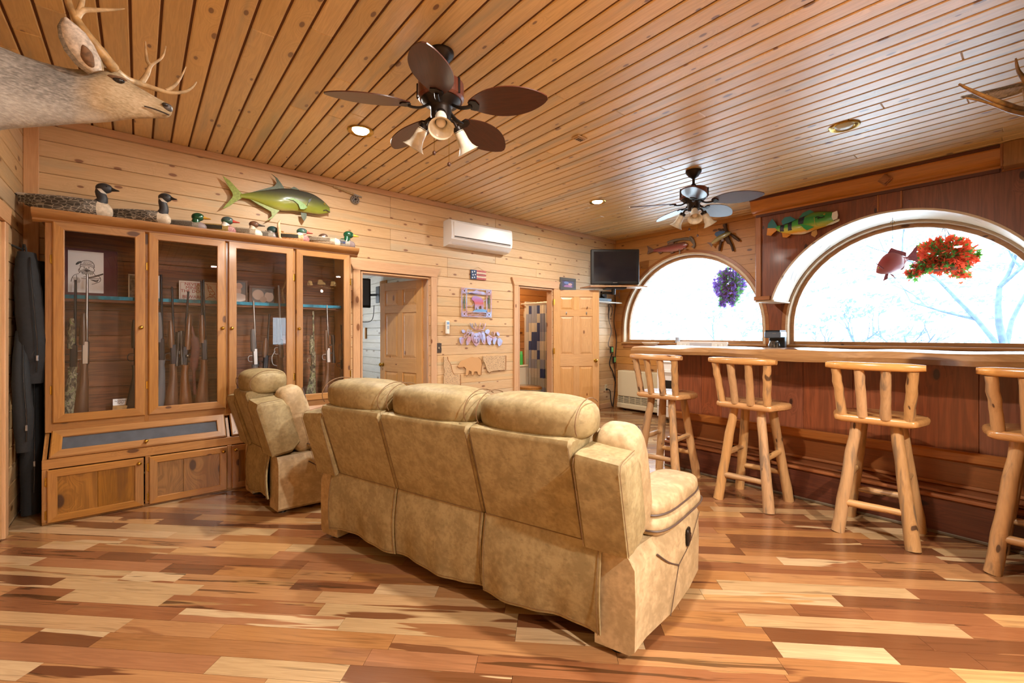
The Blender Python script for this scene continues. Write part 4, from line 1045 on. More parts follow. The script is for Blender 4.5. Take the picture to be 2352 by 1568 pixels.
# ================================================================ reclining sofa and armchair
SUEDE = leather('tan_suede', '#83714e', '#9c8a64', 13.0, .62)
SUEDE_LIT = leather('tan_suede_lit', '#9c8664', '#b8a07c', 11.0, .55)  # same suede coloured paler, as lit on arms and cushions
PIPE = plain('brown_piping', '#4d3d36', .5)
STITCH = plain('stitching', '#6f5234', .7)
def recliner(name, label, cat, org, yaw, n, s, a=.13, handle=False, lb=1.0, az=.02):
    r = thing(name, label, cat, (org[0], org[1], 0), yaw)
    W_ = 2 * a + n * s; wg = .21
    P = lambda m_, nm, mat=SUEDE, sm=50: m_.build(nm, mat, r, sm, local=True)
    shell = [(-.012, .44), (-.148, .872), (-.140, .893), (-.120, .90), (.05, .90), (.13, .44)]
    # back shells and their lower skirts, one per seat
    for i in range(n):
        y0, y1 = a + i * s, a + (i + 1) * s
        b0 = wg + .003 if i == 0 else y0 + .004
        b1 = W_ - wg - .003 if i == n - 1 else y1 - .004
        m_ = MB(); rings = []
        for y, k in ((b0, .012), (b0 + .012, 0), (b1 - .012, 0), (b1, .012)):
            rings.append([Vector((x + (k if j in (0, 1, 2) else 0), y, z - (k if j in (2, 3, 4) else 0))) for j, (x, z) in enumerate(shell)])
        m_.loft(rings); sh = P(m_, 'back_shell', SUEDE, 40)
        TW[sh.name] = Matrix()
        # skirt: hanging cloth panel with soft folds
        ny, nz = 22, 8; grid = []
        for j in range(nz + 1):
            f = j / nz; row = []
            for k in range(ny + 1):
                u = k / ny; yy = lerp(y0 + .004, y1 - .004, u)
                fold = .008 * f * sin(u * pi * 2 + i * 1.7) + .004 * f * f * sin(u * pi * 7 + i)
                hem = .085 + .012 * sin(u * pi * 2 + i * 2) + (.015 if i == n - 1 else 0)
                row.append(Vector((-.016 - .018 * sin(f * pi) - .014 * f + fold, yy, lerp(.452, hem, f))))
            grid.append(row)
        m_ = MB()
        vs = [p for row in grid for p in row] + [p + Vector((.012, 0, 0)) for row in grid for p in row]
        nn = (ny + 1) * (nz + 1); fs = []
        for j in range(nz):
            for k in range(ny):
                q = j * (ny + 1) + k; fs += [(q, q + 1, q + ny + 2, q + ny + 1), (nn + q, nn + q + ny + 1, nn + q + ny + 2, nn + q + 1)]
        for k in range(ny): q = nz * (ny + 1) + k; fs += [(q, q + 1, nn + q + 1, nn + q), (k, nn + k, nn + k + 1, k + 1)]
        for j in range(nz):
            q = j * (ny + 1); fs += [(q, q + ny + 1, nn + q + ny + 1, nn + q)]
            q += ny; fs += [(q, nn + q, nn + q + ny + 1, q + ny + 1)]
        m_.add(vs, fs); sk = P(m_, 'skirt', SUEDE, 60); TW[sk.name] = Matrix()
        for ln in ([p + Vector((-.002, 0, .012)) for p in grid[-1]], [grid[j][-1] + Vector((-.003, -.010, 0)) for j in range(nz + 1)], [grid[j][0] + Vector((-.003, .010, 0)) for j in range(nz + 1)]):
            MB().tube(ln, .0014, 5).build('stitching', STITCH, sk, 50, local=True)
        for y in (b0 + .008, b1 - .008): MB().tube([(x - .002, y, z) for x, z in ((-.014, .455), (-.146, .868))], .0014, 5).build('stitching', STITCH, sh, 50, local=True)
        MB().tube([(-.019, lerp(y0 + .01, y1 - .01, k / 8), .455) for k in range(9)], .0018, 5).build('waist_seam', STITCH, sh, 50, local=True)
        # head roll, back cushion, seat cushion, footrest
        h0 = y0 if i > 0 else wg - .045; h1 = y1 if i < n - 1 else W_ - wg + .045
        hw_ = (h1 - h0) / 2 - .001; hc = (h0 + h1) / 2
        m_ = MB(); m_.sup((.012, hc, .955), (.148, hw_, .098), .68, .62, 28, 14, Matrix.Rotation(pi / 2, 3, 'Z') @ Matrix.Rotation(-pi / 2, 3, 'Z'))
        hd = P(m_, 'head_roll', SUEDE, 70); TW[hd.name] = Matrix()
        for q in (-1, 1):
            m_ = MB()
            yy = hc + q * (hw_ - .035)
            m_.tube([(.012 - .139 * cos(w_), yy, .955 + .0945 * sin(w_)) for w_ in [lerp(-.5, pi * .75, k / 12) for k in range(13)]], .0025, 5)
            m_.build('seam', STITCH, hd, 50, local=True)
        Mb = Matrix.Rotation(radians(-16), 3, 'Y')
        m_ = MB(); m_.sup((.165, (y0 + y1) / 2, .67), (.10, s / 2 - .004, .25), .5, .5, 22, 14, Mb); P(m_, 'back_cushion', SUEDE_LIT, 70)
        m_ = MB(); m_.sup((.52, (y0 + y1) / 2, .40), (.34, s / 2 - .004, .095), .45, .5, 24, 12); P(m_, 'seat_cushion', SUEDE_LIT, 70)
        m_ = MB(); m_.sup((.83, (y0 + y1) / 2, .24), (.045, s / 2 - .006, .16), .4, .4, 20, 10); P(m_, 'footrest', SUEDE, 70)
    # side wings
    for sd in (0, 1):
        def yy(v_): return v_ if sd == 0 else W_ - v_
        w2 = [(-.035, .435), (-.140, .795), (-.133, .825), (-.11, .832), (.03, .845), (.10, .78), (.17, .52), (.10, .45)]
        rings = []
        for v_, k in ((.0, .020), (.018, 0), (wg - .014, 0), (wg, .012)):
            zt = .02 * (v_ / wg)
            rings.append([Vector((x + (k if j in (0, 1, 2) else -k if j in (5, 6) else 0), yy(v_), z + (zt if j in (2, 3, 4) else 0) - (k if j in (2, 3, 4) else -k if j in (0, 7) else 0))) for j, (x, z) in enumerate(w2)])
        wo = P(MB().loft(rings), 'wing', SUEDE, 40); TW[wo.name] = Matrix()
        for v_ in (.010, wg - .006): MB().tube([(-.038, yy(v_), .44), (-.141, yy(v_), .795), (-.134, yy(v_), .825), (-.11, yy(v_), .836), (.03, yy(v_), .85)], .0015, 5).build('stitching', STITCH, wo, 50, local=True)
        # soft inner cheek of the wing
        m_ = MB(); m_.sup((.165, yy(.105), .68), (.10, .11, .262), .6, .55, 20, 12, Matrix.Rotation(radians(-16), 3, 'Y')); ck = P(m_, 'wing_cushion', SUEDE_LIT, 70); TW[ck.name] = Matrix()
        Mr = Matrix.Rotation(radians(-16), 3, 'Y')
        m_ = MB(); m_.tube([Vector((.165, yy(.105), .68)) + Mr @ Vector((.066 + .02 * sin(w_) , (-.088 if sd == 0 else .088) * abs(cos(w_)) ** .3 * (1 if cos(w_) > 0 else 1), .235 * sin(w_))) for w_ in [lerp(-1.2, 1.25, k / 14) for k in range(15)]], .004, 6)
        m_.build('piping', PIPE, ck, 50, local=True)
        # arm: body, roll, padded top, piping
        bk = 1.0 if sd == 0 else lb
        bul = [(x_, q_ * bk) for x_, q_ in [(0, 0), (.12, .012), (.35, .062), (.6, .085), (.80, .088), (.86, .06), (.885, .01)]]
        sgn = 1
        rings = []
        for x, bu in bul:
            top = interp([(0, .425), (.10, .428), (.22, .43), (.6, .445), (.86, .42), (.885, .36)], x); bot = interp([(0, .03), (.80, .035), (.885, .10)], x)
            o_, i_ = -bu, a + .04
            rings.append([Vector((x, yy(q), z)) for q, z in ((o_ + .02, bot), (o_, bot + .02), (o_ - .004, lerp(bot, top, .5)), (o_, top - .05), (o_ + .03, top), (i_ - .02, top), (i_, top - .03), (i_, bot))])
        ar = P(MB().loft(rings), 'arm', SUEDE_LIT, 35); TW[ar.name] = Matrix()
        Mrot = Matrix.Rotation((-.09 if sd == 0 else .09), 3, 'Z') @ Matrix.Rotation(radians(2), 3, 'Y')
        m_ = MB(); m_.sup((.56, yy(.045 if bk == 1 else .115), .502 + az), (.33, .125, .062), .55, .6, 28, 12, Mrot); pd = P(m_, 'arm_pad', SUEDE_LIT, 70); TW[pd.name] = Matrix()
        m_ = MB(); m_.sup((.55, yy(.03 if bk == 1 else .105), .435 + az), (.345, .118, .05), .5, .5, 28, 10, Mrot); P(m_, 'arm_roll', SUEDE_LIT, 70)
        m_ = MB()
        def rim(z, hx_, hy_, e_):
            out = []
            for k in range(25):
                w_ = lerp(-pi * .98, pi * .1, k / 24) if sd == 0 else lerp(pi * .98, -pi * .1, k / 24)
                pw = lambda q: math.copysign(abs(q) ** e_, q)
                out.append(Vector((0, 0, 0)) + Mrot @ Vector((hx_ * pw(cos(w_)), hy_ * pw(sin(w_)), 0)) + Vector((.56, yy(.045 if bk == 1 else .115), z - .05 + az)))
            return out
        MB().tube(rim(.535, .327, .124, .55), .005, 6).build('piping', PIPE, pd, 50, local=True)
        MB().tube([p + Vector((-.01, (-.022 if sd == 0 else .022), -.058)) for p in rim(.535, .342, .118, .5)], .0045, 6).build('piping', PIPE, pd, 50, local=True)
        def outer(x, z): return Vector((x, yy(-interp(bul, x) - .006), z))
        for ln, rr_ in ((([outer(.20, .37), outer(.30, .30), outer(.42, .24)]), .004), ([outer(.80, .37), outer(.6, .29), outer(.42, .24)], .0016), ([outer(.42, .24), outer(.36, .14), outer(.32, .05)], .0016)): MB().tube(bez(ln, 6), rr_, 6).build('side_seam', PIPE, ar, 50, local=True)
        if handle and sd == 0:
            hp = outer(.56, .325)
            m_ = MB(); Mh = Matrix.Rotation(.05, 3, 'Z')
            m_.sup(hp + Vector((0, .0, 0)), (.034, .009, .043), .55, .5, 20, 10, Mh); ho = P(m_, 'recliner_handle', BRONZE, 60); TW[ho.name] = Matrix()
            m_ = MB(); m_.cbox(hp + Vector((-.016, -.013, -.022)), hp + Vector((.012, -.006, .02)), .003); m_.build('lever', plain('handle_brown', '#3a2a20', .35, .5), ho, local=True)
        for xx in (.06, .74):
            m_ = MB(); m_.lathe([(.03, .0), (.03, .012), (.016, .018), (.014, .045)], 12, (xx, yy(.09 if xx < .5 else .05), .0)); P(m_, 'foot', BLACK, 40)
    m_ = MB(); m_.cbox((.03, a + .03, .10), (.76, W_ - a - .03, .32), .01); P(m_, 'base_frame', BLACK_MATT, None)
    return r
recliner('sofa', 'tan suede three-seat reclining sofa seen from behind', 'sofa', (1.515, 1.045), radians(16.7), 3, .607, .13, True)
recliner('recliner_chair', 'tan suede recliner armchair in front of the gun cabinet', 'armchair', (.775, 3.555), radians(7), 1, .475, .13, False, .0, .055)
# ================================================================ bar
YB0, YB1 = -.40, 2.45
bar = thing('bar_counter', 'redwood-fronted bar with a stepped foot ledge below the windows', 'bar', (4.35, 1.0, 0))
XU, XS = 4.27, 4.065
board('kick_board', (XS, YB0, 0), (XS + .02, YB1, .232), RED_DARK, bar, 1)
board('floor_trim', (XS - .012, YB0, 0), (XS - .0005, YB1, .022), plain('floor_trim_grey', '#5a4a36', .6), bar, 1, .006)
board('step_end', (XS + .02, YB1 - .02, 0), (XU + .02, YB1, .232), RED_DARK, bar, 0)
board('step_nosing', (XS - .018, YB0, .233), (XS + .05, YB1 + .012, .262), BAR_KICK, bar, 1, .01)
board('step_top', (XS + .03, YB0, .262), (XU, YB1 + .005, .284), BAR_KICK, bar, 1, .008)
board('step_back', (XU - .022, YB0, .285), (XU - .001, YB1, .458), BAR_KICK, bar, 1, .002)
board('ledge_lower', (XU - .045, YB0, .285), (XU - .023, YB1, .310), RED_TRIM, bar, 1, .008)
board('ledge_moulding', (XU - .055, YB0, .458), (XU - .001, YB1 + .006, .535), RED_TRIM, bar, 1, .014)
y = YB1
while y > YB0 + .01:
    y0 = max(YB0, y - RNG.choice((.20, .28, .34)))
    if y0 - YB0 < .12: y0 = YB0
    board('front_board', (XU, y0 + .0008, .50), (XU + .018, y - .0008, 1.118), RED_WOOD, bar, 2, .002)
    y = y0
board('end_panel', (XU + .0185, YB1 - .02, 0), (XU + .28, YB1, 1.118), RED_WOOD, bar, 2)
board('inner_frame', (XU + .02, YB0, 0), (XU + .26, YB1 - .021, 1.10), RED_DARK, bar, 1)
m_ = MB(); rings = []
N = 40
for k in range(N + 1):
    f = k / N; yy_ = lerp(2.775, -.395, f)
    e_ = max(0, 1 - f * 30)
    xf = 3.95 + .012 * sin(f * 23) + .008 * sin(f * 51 + 1) + (.02 if abs(f - .30) < .03 else 0)
    zt = 1.196 + .006 * f + .004 * sin(f * 31); zb_ = 1.119 - .006 * sin(f * 17) + .008 * sin(f * 9)
    dy = .03 if k == 0 else 0
    rings.append([Vector((xf + .012, yy_ - dy, zt)), Vector((xf - .002, yy_ - dy * .5, zt - .012)), Vector((xf - .008, yy_, lerp(zt, zb_, .55))), Vector((xf + .01, yy_ + .01 if k == 0 else yy_, zb_)),
                  Vector((4.62, yy_ + (.01 if k == 0 else 0), zb_)), Vector((4.62 + .01 * sin(f * 20), yy_ - dy, zt))])
m_.loft(rings)
bt = m_.build('timber_slab', SLAB, None, 35, axis=1)
tag(bt, 'thick live-edge timber slab lying along the bar', 'slab')
m_ = MB(); c0 = oX(1815, 808, 3.955); m_.sup(c0 + Vector((.012, 0, .006)), (.016, .055, .026), .9, .9, 16, 10); m_.build('knot_hollow', wood('knot_hollow_wood', '#5a2d14', '#331507', '#1c0b04', None, 0, .5), bt, 60, axis=1)
# ================================================================ log bar stools
def stool_proto(loc, rotz, label):
    r = thing('bar_stool', label, 'bar stool', loc, rotz, 'peeled-log bar stools along the bar')
    def log(nm, p0, p1, r0, r1, seed):
        rg = random.Random(seed); p0, p1 = Vector(p0), Vector(p1); n = 7
        ax = (p1 - p0).normalized()
        path = [p0.lerp(p1, i / n) + Vector((rg.uniform(-.0025, .0025), rg.uniform(-.0025, .0025), 0)) for i in range(n + 1)]
        path[0], path[-1] = p0, p1
        rad = [lerp(r0, r1, i / n) * rg.uniform(.95, 1.05) for i in range(n + 1)]
        m_ = MB(); m_.gs = lambda p: ((p - p0).dot(ax), p.x * 1.0, p.y * 1.0) if abs(ax.z) > .5 else ((p - p0).dot(ax), p.z, p.x if abs(ax.y) > .5 else p.y)
        return m_.tube(path, rad, 10).build(nm, LOG, r, 50, axis=2, local=True)
    F_ = {}
    for i, (sx, sy) in enumerate(((-1, 1), (-1, -1), (1, -1), (1, 1))):
        a, b = Vector((sx * .19, sy * .19, 0)), Vector((sx * .105, sy * .10, .742)); F_[(sx, sy)] = (a, b)
        log('leg', a, b, .038, .032, 10 + i)
    def on(k, z): a, b = F_[k]; return a.lerp(b, z / .742)
    for i, (k0, k1, z) in enumerate((((-1, 1), (-1, -1), .20), ((1, 1), (1, -1), .215), ((-1, 1), (1, 1), .37), ((-1, -1), (1, -1), .38))):
        log('rung', on(k0, z), on(k1, z + .01), .023, .021, 30 + i)
    out = [(-.20, .16), (-.19, .205), (-.12, .225), (.0, .25), (.10, .245), (.18, .18), (.225, .10), (.24, 0)]
    pts = bez([Vector((*q, 0)) for q in out], 3); poly = pts + [Vector((q.x, -q.y, 0)) for q in reversed(pts[:-1])]
    m_ = MB(); rings = []
    for z, k in ((.742, .93), (.752, .985), (.768, 1.0), (.782, .985), (.79, .94)): rings.append([Vector((q.x * k, q.y * k, z)) for q in poly])
    m_.loft(rings); m_.build('seat', LOG_SEAT, r, 40, axis=1, local=True)
    for i, yy in enumerate((-.172, -.06, .06, .172)):
        bow = -.012 if abs(yy) < .1 else 0
        log('spindle', (-.168 + bow, yy * .98, .785), (-.232 + bow * 1.5, yy * 1.12, 1.096), .029, .027, 50 + i)
    m_ = MB(); rings = []
    for k in range(15):
        f = k / 14; yy = lerp(-.25, .25, f); xx = -.215 - .045 * (1 - (2 * f - 1) ** 2)
        hw_ = .034 * (1 - .35 * abs(2 * f - 1) ** 6); hh = .026 * (1 - .3 * abs(2 * f - 1) ** 6)
        rings.append([Vector((xx + hw_ * math.copysign(abs(cos(w_)) ** .6, cos(w_)), yy, 1.117 + hh * math.copysign(abs(sin(w_)) ** .6, sin(w_)))) for w_ in [2 * pi * q / 12 for q in range(12)]])
    m_.loft(rings); m_.build('top_rail', LOG_SEAT, r, 60, axis=1, local=True)
    return r
s0 = stool_proto((3.772, 2.245, 0), radians(2), 'log bar stool nearest the heater, partly behind the sofa arm')
for loc, rz, lb in (((3.762, 1.485, 0), radians(-1), 'log bar stool second from the heater end of the bar'), ((3.80, .705, 0), radians(3), 'log bar stool third from the heater end, below the flower basket'), ((3.80, -.02, 0), radians(-2), 'log bar stool cut off by the right edge of the photo')):
    c = copy_tree(s0, None, loc, rz); c['label'] = lb
# ================================================================ mounted fish
def flat_poly(nm, pts, n, th, mat, parent, back=0.0):
    pts = [Vector(p) + Vector(n) * back for p in pts]
    return MB().prism(pts, Vector(n) * th).build(nm, mat, parent)
def fish_body(nm, top, bot, n, thick, mat, parent, sub=3, side=1.0):
    top = bez(top, sub); bot = bez(bot, sub); rings = []; n = Vector(n)
    for a, b in zip(top, bot):
        c_ = (a + b) / 2; hv = (a - b) / 2; tw = thick * hv.length
        rings.append([c_ + hv * sin(2 * pi * k / 16) + n * (tw * cos(2 * pi * k / 16)) for k in range(16)])
    return MB().loft(rings).build(nm, mat, parent, 60)
def fin_mat(name, c1, c2): return leather(name, c1, c2, 60, .4)
def bars_mat(name, stops, bars, barc, axis_x=1):
    t = NT(name); tc = t.n('TexCoord').outputs['Object']
    s_ = t.n('SeparateXYZ'); t.t.links.new(tc, s_.inputs[0])
    nz = t.noise(tc, 24, 3)
    z = t.math('ADD', s_.outputs[2], t.math('MULTIPLY', t.math('SUBTRACT', nz, .5), .02))
    lo, hi = stops[0][0], stops[-1][0]
    c = t.ramp(t.math('DIVIDE', t.math('SUBTRACT', z, lo), hi - lo, True), [((p - lo) / (hi - lo), C(k)) for p, k in stops])
    x = t.math('ADD', s_.outputs[axis_x], t.math('MULTIPLY', t.math('SUBTRACT', nz, .5), .03))
    for x0, x1, z0, z1 in bars:
        m = t.math('MULTIPLY', t.math('MULTIPLY', t.math('GREATER_THAN', x, x0), t.math('LESS_THAN', x, x1)), t.math('MULTIPLY', t.math('GREATER_THAN', z, z0), t.math('LESS_THAN', z, z1)))
        c = t.mix(m, c, C(barc))
    return t.out(c, .25, 0, .5)
EYE_Y = plain('fish_eye', '#c9b04a', .2); 
def eye(parent, p, n, r=.009):
    MB().sup(Vector(p), (r, r, r), 1, 1, 10, 8).build('eye', EYE_Y, parent, 60)
    MB().sup(Vector(p) + Vector(n) * r * .7, (r * .55,) * 3, 1, 1, 8, 6).build('pupil', BLACK, parent, 60)
NA = Vector((0, -1, 0)); NB = Vector((-1, 0, 0))
def cA(pts, off=.06): return [oY(360 + x * .2168, 380 + y * .2168, YA - off) for x, y in pts]
c0 = oY(640, 462, YA - .06)
jk = thing('mounted_fish', 'green and yellow jack fish mounted on the wall above the duck decoys', 'fish mount', c0)
JB = zramp('jack_body', [(-.13, '#c9cbb6'), (-.09, '#b9b96a'), (-.05, '#98a03a'), (.0, '#7d8733'), (.05, '#5d6440'), (.09, '#474b43'), (.15, '#3c403c')], 2, .22, .5, .02, 20)
JF = fin_mat('jack_fin', '#7d8a3a', '#9aa84a'); JD = fin_mat('jack_dorsal', '#3f4a36', '#58633f')
fish_body('body', cA([(885, 305), (960, 290), (1140, 262), (1350, 240), (1500, 258), (1650, 300), (1760, 370), (1828, 440)]), cA([(885, 340), (1000, 362), (1150, 422), (1300, 477), (1450, 482), (1600, 502), (1720, 516), (1832, 500)]), NA, .42, JB, jk)
flat_poly('tail', cA([(915, 312), (840, 235), (775, 165), (698, 110), (742, 195), (800, 290), (806, 318), (795, 345), (740, 405), (693, 462), (770, 430), (850, 375), (915, 338)], .055), NA, .008, JF, jk)
flat_poly('dorsal_fin', cA([(965, 295), (1140, 248), (1245, 220), (1272, 180), (1255, 130), (1213, 90), (1275, 135), (1320, 195), (1350, 243), (1140, 275)], .055), NA, .008, JD, jk)
flat_poly('front_dorsal_fin', cA([(1415, 245), (1450, 225), (1480, 238), (1510, 262)], .055), NA, .006, JD, jk)
flat_poly('anal_fin', cA([(975, 350), (1060, 405), (1150, 455), (1212, 490), (1218, 535), (1155, 590), (1225, 560), (1265, 515), (1305, 472), (1150, 418)], .055), NA, .008, JF, jk)
flat_poly('pectoral_fin', cA([(1360, 352), (1450, 345), (1520, 375), (1570, 415), (1595, 445), (1560, 465), (1520, 462), (1498, 410), (1450, 370)], .115), NA, .006, fin_mat('jack_pectoral', '#6f9a4a', '#88b05c'), jk)
flat_poly('pelvic_fin', cA([(1525, 500), (1588, 508), (1585, 555), (1560, 592), (1532, 548)], .07), NA, .006, JD, jk)
flat_poly('gill_spot', cA([(1605, 380), (1612, 360), (1640, 348), (1632, 375), (1612, 395)], .108), NA, .004, BLACK, jk)
MB().tube(cA([(1590, 430), (1605, 390), (1640, 345), (1670, 330)], .105), .003, 6).build('gill_line', JD, jk)
MB().tube(cA([(1765, 478), (1795, 470), (1835, 495)], .085), .006, 6).build('mouth', plain('fish_mouth', '#4a463a', .4), jk)
eye(jk, oY(360 + 1780 * .2168, 380 + 405 * .2168, YA - .098), NA, .010)
# fly rod with reel
rd = thing('fly_rod', 'cane fly rod with a round silver reel hung high on the back wall', 'fishing rod', oY(817, 456, YA - .02))
pr_ = [oY(x, y, YA - .015) for x, y in ((560, 376), (600, 384), (680, 405), (765, 428))]
CANE = plain('rod_cane', '#9c7a4d', .5, 0, 0, .2, 60)
MB().tube(bez(pr_, 4), [.003] * 13, 6).build('rod_tip', CANE, rd, 50)
MB().tube([oY(765, 428, YA - .018), oY(812, 446, YA - .018)], [.011, .012], 8).build('cork_grip', plain('cork', '#a98d63', .7, 0, 0, .3, 80), rd, 50)
MB().tube([oY(810, 445, YA - .018), oY(831, 453, YA - .018)], .009, 8).build('reel_seat', STEEL, rd, 50)
rc = oY(816, 458, YA - .03)
m_ = MB(); m_.lathe([(.048, 0), (.05, .004), (.05, .028), (.046, .032)], 24, rc + Vector((0, .028, 0)), (0, -1, 0)); m_.build('reel', STEEL, rd, 40)
for k in range(8):
    w_ = k * pi / 4
    MB().lathe([(.006, 0), (.006, .002)], 8, rc + Vector((.03 * cos(w_), -.0045, .03 * sin(w_))), (0, -1, 0)).build('reel_hole', BLACK, rd)
MB().lathe([(.012, 0), (.012, .012)], 10, rc + Vector((0, -.004, 0)), (0, -1, 0)).build('reel_knob', BLACK, rd, 40)
# air conditioner
ac = thing('air_conditioner', 'white wall-mounted split air conditioner above the metal art', 'air conditioner', (3.56, YA, 2.47))
ACM = plain('ac_white', '#dfe0e2', .35); ACS = plain('ac_side', '#cdb898', .45)
pf_ = [(YA - .001, 2.475), (YA - .001, 2.795), (YA - .04, 2.805), (YA - .15, 2.805), (YA - .185, 2.79), (YA - .20, 2.76), (YA - .205, 2.60), (YA - .195, 2.545), (YA - .13, 2.485), (YA - .05, 2.47)]
MB().prism([(3.07, y, z) for y, z in pf_], (.98, 0, 0)).build('housing', ACM, ac, 30)
for xs in (3.055, 4.05): MB().prism([(xs, y, z) for y, z in pf_], (.015, 0, 0)).build('end_cap', ACM, ac, 30)
part('front_panel', ACM, ac, (3.09, YA - .211, 2.585), (4.035, YA - .203, 2.765), .004)
MB().prism([(3.10, YA - .201, 2.575), (4.03, YA - .201, 2.575), (4.03, YA - .139, 2.500), (3.10, YA - .139, 2.500)], (0, -.006, -.006)).build('louvre', plain('ac_louvre', '#d2d3d6', .4), ac)
part('louvre_slot', CREVICE, ac, (3.10, YA - .2055, 2.576), (4.03, YA - .198, 2.583), 0)
text('maker_mark', 'inverter', plain('ac_print', '#8a8c90', .5), ac, frame((3.96, YA - .2115, 2.60), (1, 0, 0), (0, 0, 1)), .018) if False else None
# ================================================================ wall art between the doors
def pc(x, y, off): return oY(990 + x * .1977, 590 + y * .1977, YA - off)
def pcs(pts, off=.02): return [pc(x, y, off) for x, y in pts]
def irid(name):
    t = NT(name); tc = t.n('TexCoord').outputs['Object']
    c = t.ramp(t.noise(tc, 5.5, 2), [(.30, C('#b8746c')), (.42, C('#c09aa6')), (.52, C('#aea6cc')), (.62, C('#b0bee2')), (.74, C('#bfa4bf'))])
    return t.out(c, .35, .45, .3)
IRID = irid('heat_tinted_metal')
fg = thing('flag_plaque', 'small wooden plaque painted like a flag hanging by a cord', 'plaque', pc(550, 268, .015))
x0, x1, zt, zb_ = pc(463, 150, .015).x, pc(638, 150, .015).x, pc(550, 155, .015).z, pc(550, 262, .015).z
part('canton', plain('flag_blue', '#2f4568', .7, 0, 0, .4, 60), fg, (x0, YA - .022, zb_), (lerp(x0, x1, .36), YA - .004, zt), .001)
for k in range(5):
    part('stripe', plain('flag_stripe', '#a9585a', .7, 0, 0, .2, 60) if k % 2 == 0 else plain('flag_cream', '#cbb9a6', .7, 0, 0, .15, 60), fg, (lerp(x0, x1, .36), YA - .021, lerp(zb_, zt, k / 5)), (x1, YA - .004, lerp(zb_, zt, (k + 1) / 5)), .0008)
for k, (u, v) in enumerate(((.08, .75), (.22, .82), (.12, .45), (.27, .5), (.08, .15), (.22, .2))):
    c_ = Vector((lerp(x0, x1, u), YA - .0235, lerp(zb_, zt, v)))
    MB().prism([c_ + Vector((.014 * (1 if q % 2 == 0 else .42) * sin(q * pi / 5), 0, .014 * (1 if q % 2 == 0 else .42) * cos(q * pi / 5))) for q in range(10)], (0, .0015, 0)).build('star', PAPER, fg)
T = frame((lerp(x0, x1, .68), YA - .0215, lerp(zb_, zt, .5)), (1, 0, 0), (0, 0, 1))
sq = lambda y0, ph: [(-.06 + .006 * i, y0 + .007 * sin(i * 2.2 + ph) * (1.4 if i % 5 == 0 else .8)) for i in range(21)]
strokes(T, [sq(.014, 0), sq(-.014, 1.3)], .0012).build('script', INK, fg)
MB().tube([(x0 + .03, YA - .008, zt), ((x0 + x1) / 2, YA - .003, zt + .045), (x1 - .03, YA - .008, zt)], .0018, 5).build('cord', plain('cord_tan', '#a58a5a', .8), fg)
# square metal panel with a bear
bp = thing('metal_wall_panel', 'square heat-tinted metal panel with a cut-out bear', 'wall art', pc(527, 705, .02))
ox0, ox1, oz1, oz0 = pc(352, 362, .02).x, pc(703, 362, .02).x, pc(527, 368, .02).z, pc(527, 698, .02).z
Y0, Y1 = YA - .024, YA - .018
def bar_(nm, xa, xb, za, zb2): return MB().cbox((lerp(ox0, ox1, xa), Y0, lerp(oz0, oz1, za)), (lerp(ox0, ox1, xb), Y1, lerp(oz0, oz1, zb2)), .001).build(nm, IRID, bp)
for q in ((0, .03, 0, 1), (.97, 1, 0, 1), (.03, .97, 0, .03), (.03, .97, .97, 1)): bar_('outer_bar', *q)
for q in ((.15, .18, .03, .97), (.82, .85, .03, .97), (.03, .97, .16, .19), (.03, .97, .80, .83)): bar_('inner_bar', *q)
for xa in (.03, .85):
    for za in (.03, .83):
        c_ = Vector((lerp(ox0, ox1, xa + .06), Y0, lerp(oz0, oz1, za + .065))); s1 = .03
        MB().strip([c_ + Vector((s1 * cos(w_), 0, s1 * sin(w_))) for w_ in [2 * pi * k / 12 for k in range(13)]], [c_ + Vector((.013 * cos(w_), 0, .013 * sin(w_))) for w_ in [2 * pi * k / 12 for k in range(13)]], (0, .006, 0)).build('corner_ring', IRID, bp)
bear = [(470, 480), (485, 458), (510, 450), (545, 460), (580, 470), (602, 500), (610, 560), (605, 605), (585, 605), (580, 565), (555, 575), (552, 608), (535, 612), (525, 580), (520, 610), (508, 612), (505, 540), (492, 510), (475, 500)]
flat_poly('bear', pcs(bear, .018), NA, .006, zramp('metal_bear', [(0.0, '#8f86b4'), (.14, '#9a8ab0'), (.2, '#b8524a'), (.25, '#a8609a'), (.32, '#8f9ad0')], 2, .35, .3, .06, 9), bp)
flat_poly('ground', pcs([(480, 635), (500, 620), (540, 608), (600, 604), (640, 615), (655, 640), (600, 640)], .018), NA, .006, plain('metal_blue', '#6f9ac0', .35, .4), bp)
flat_poly('ridge', pcs([(420, 425), (450, 405), (490, 398), (525, 384), (560, 398), (600, 405), (645, 425), (600, 430), (480, 430)], .018), NA, .006, IRID, bp)
for pth in ([(415, 575), (440, 565), (470, 572), (500, 545)], [(605, 520), (625, 505), (650, 495)], [(420, 660), (450, 670), (490, 655), (530, 668), (580, 655), (640, 670)], [(430, 680), (480, 675), (540, 682), (600, 672), (640, 682)]):
    MB().tube(bez(pcs(pth, .021), 4), .005, 5).build('branch', IRID, bp)
for cxx in (385, 672):
    m_ = pcs([(cxx - 12, 540), (cxx, 440), (cxx + 12, 540), (cxx + 4, 540), (cxx + 6, 600), (cxx - 6, 600), (cxx - 4, 540)], .018)
    flat_poly('pine_tree', m_, NA, .006, plain('metal_green', '#5a6a5a', .4, .4), bp)
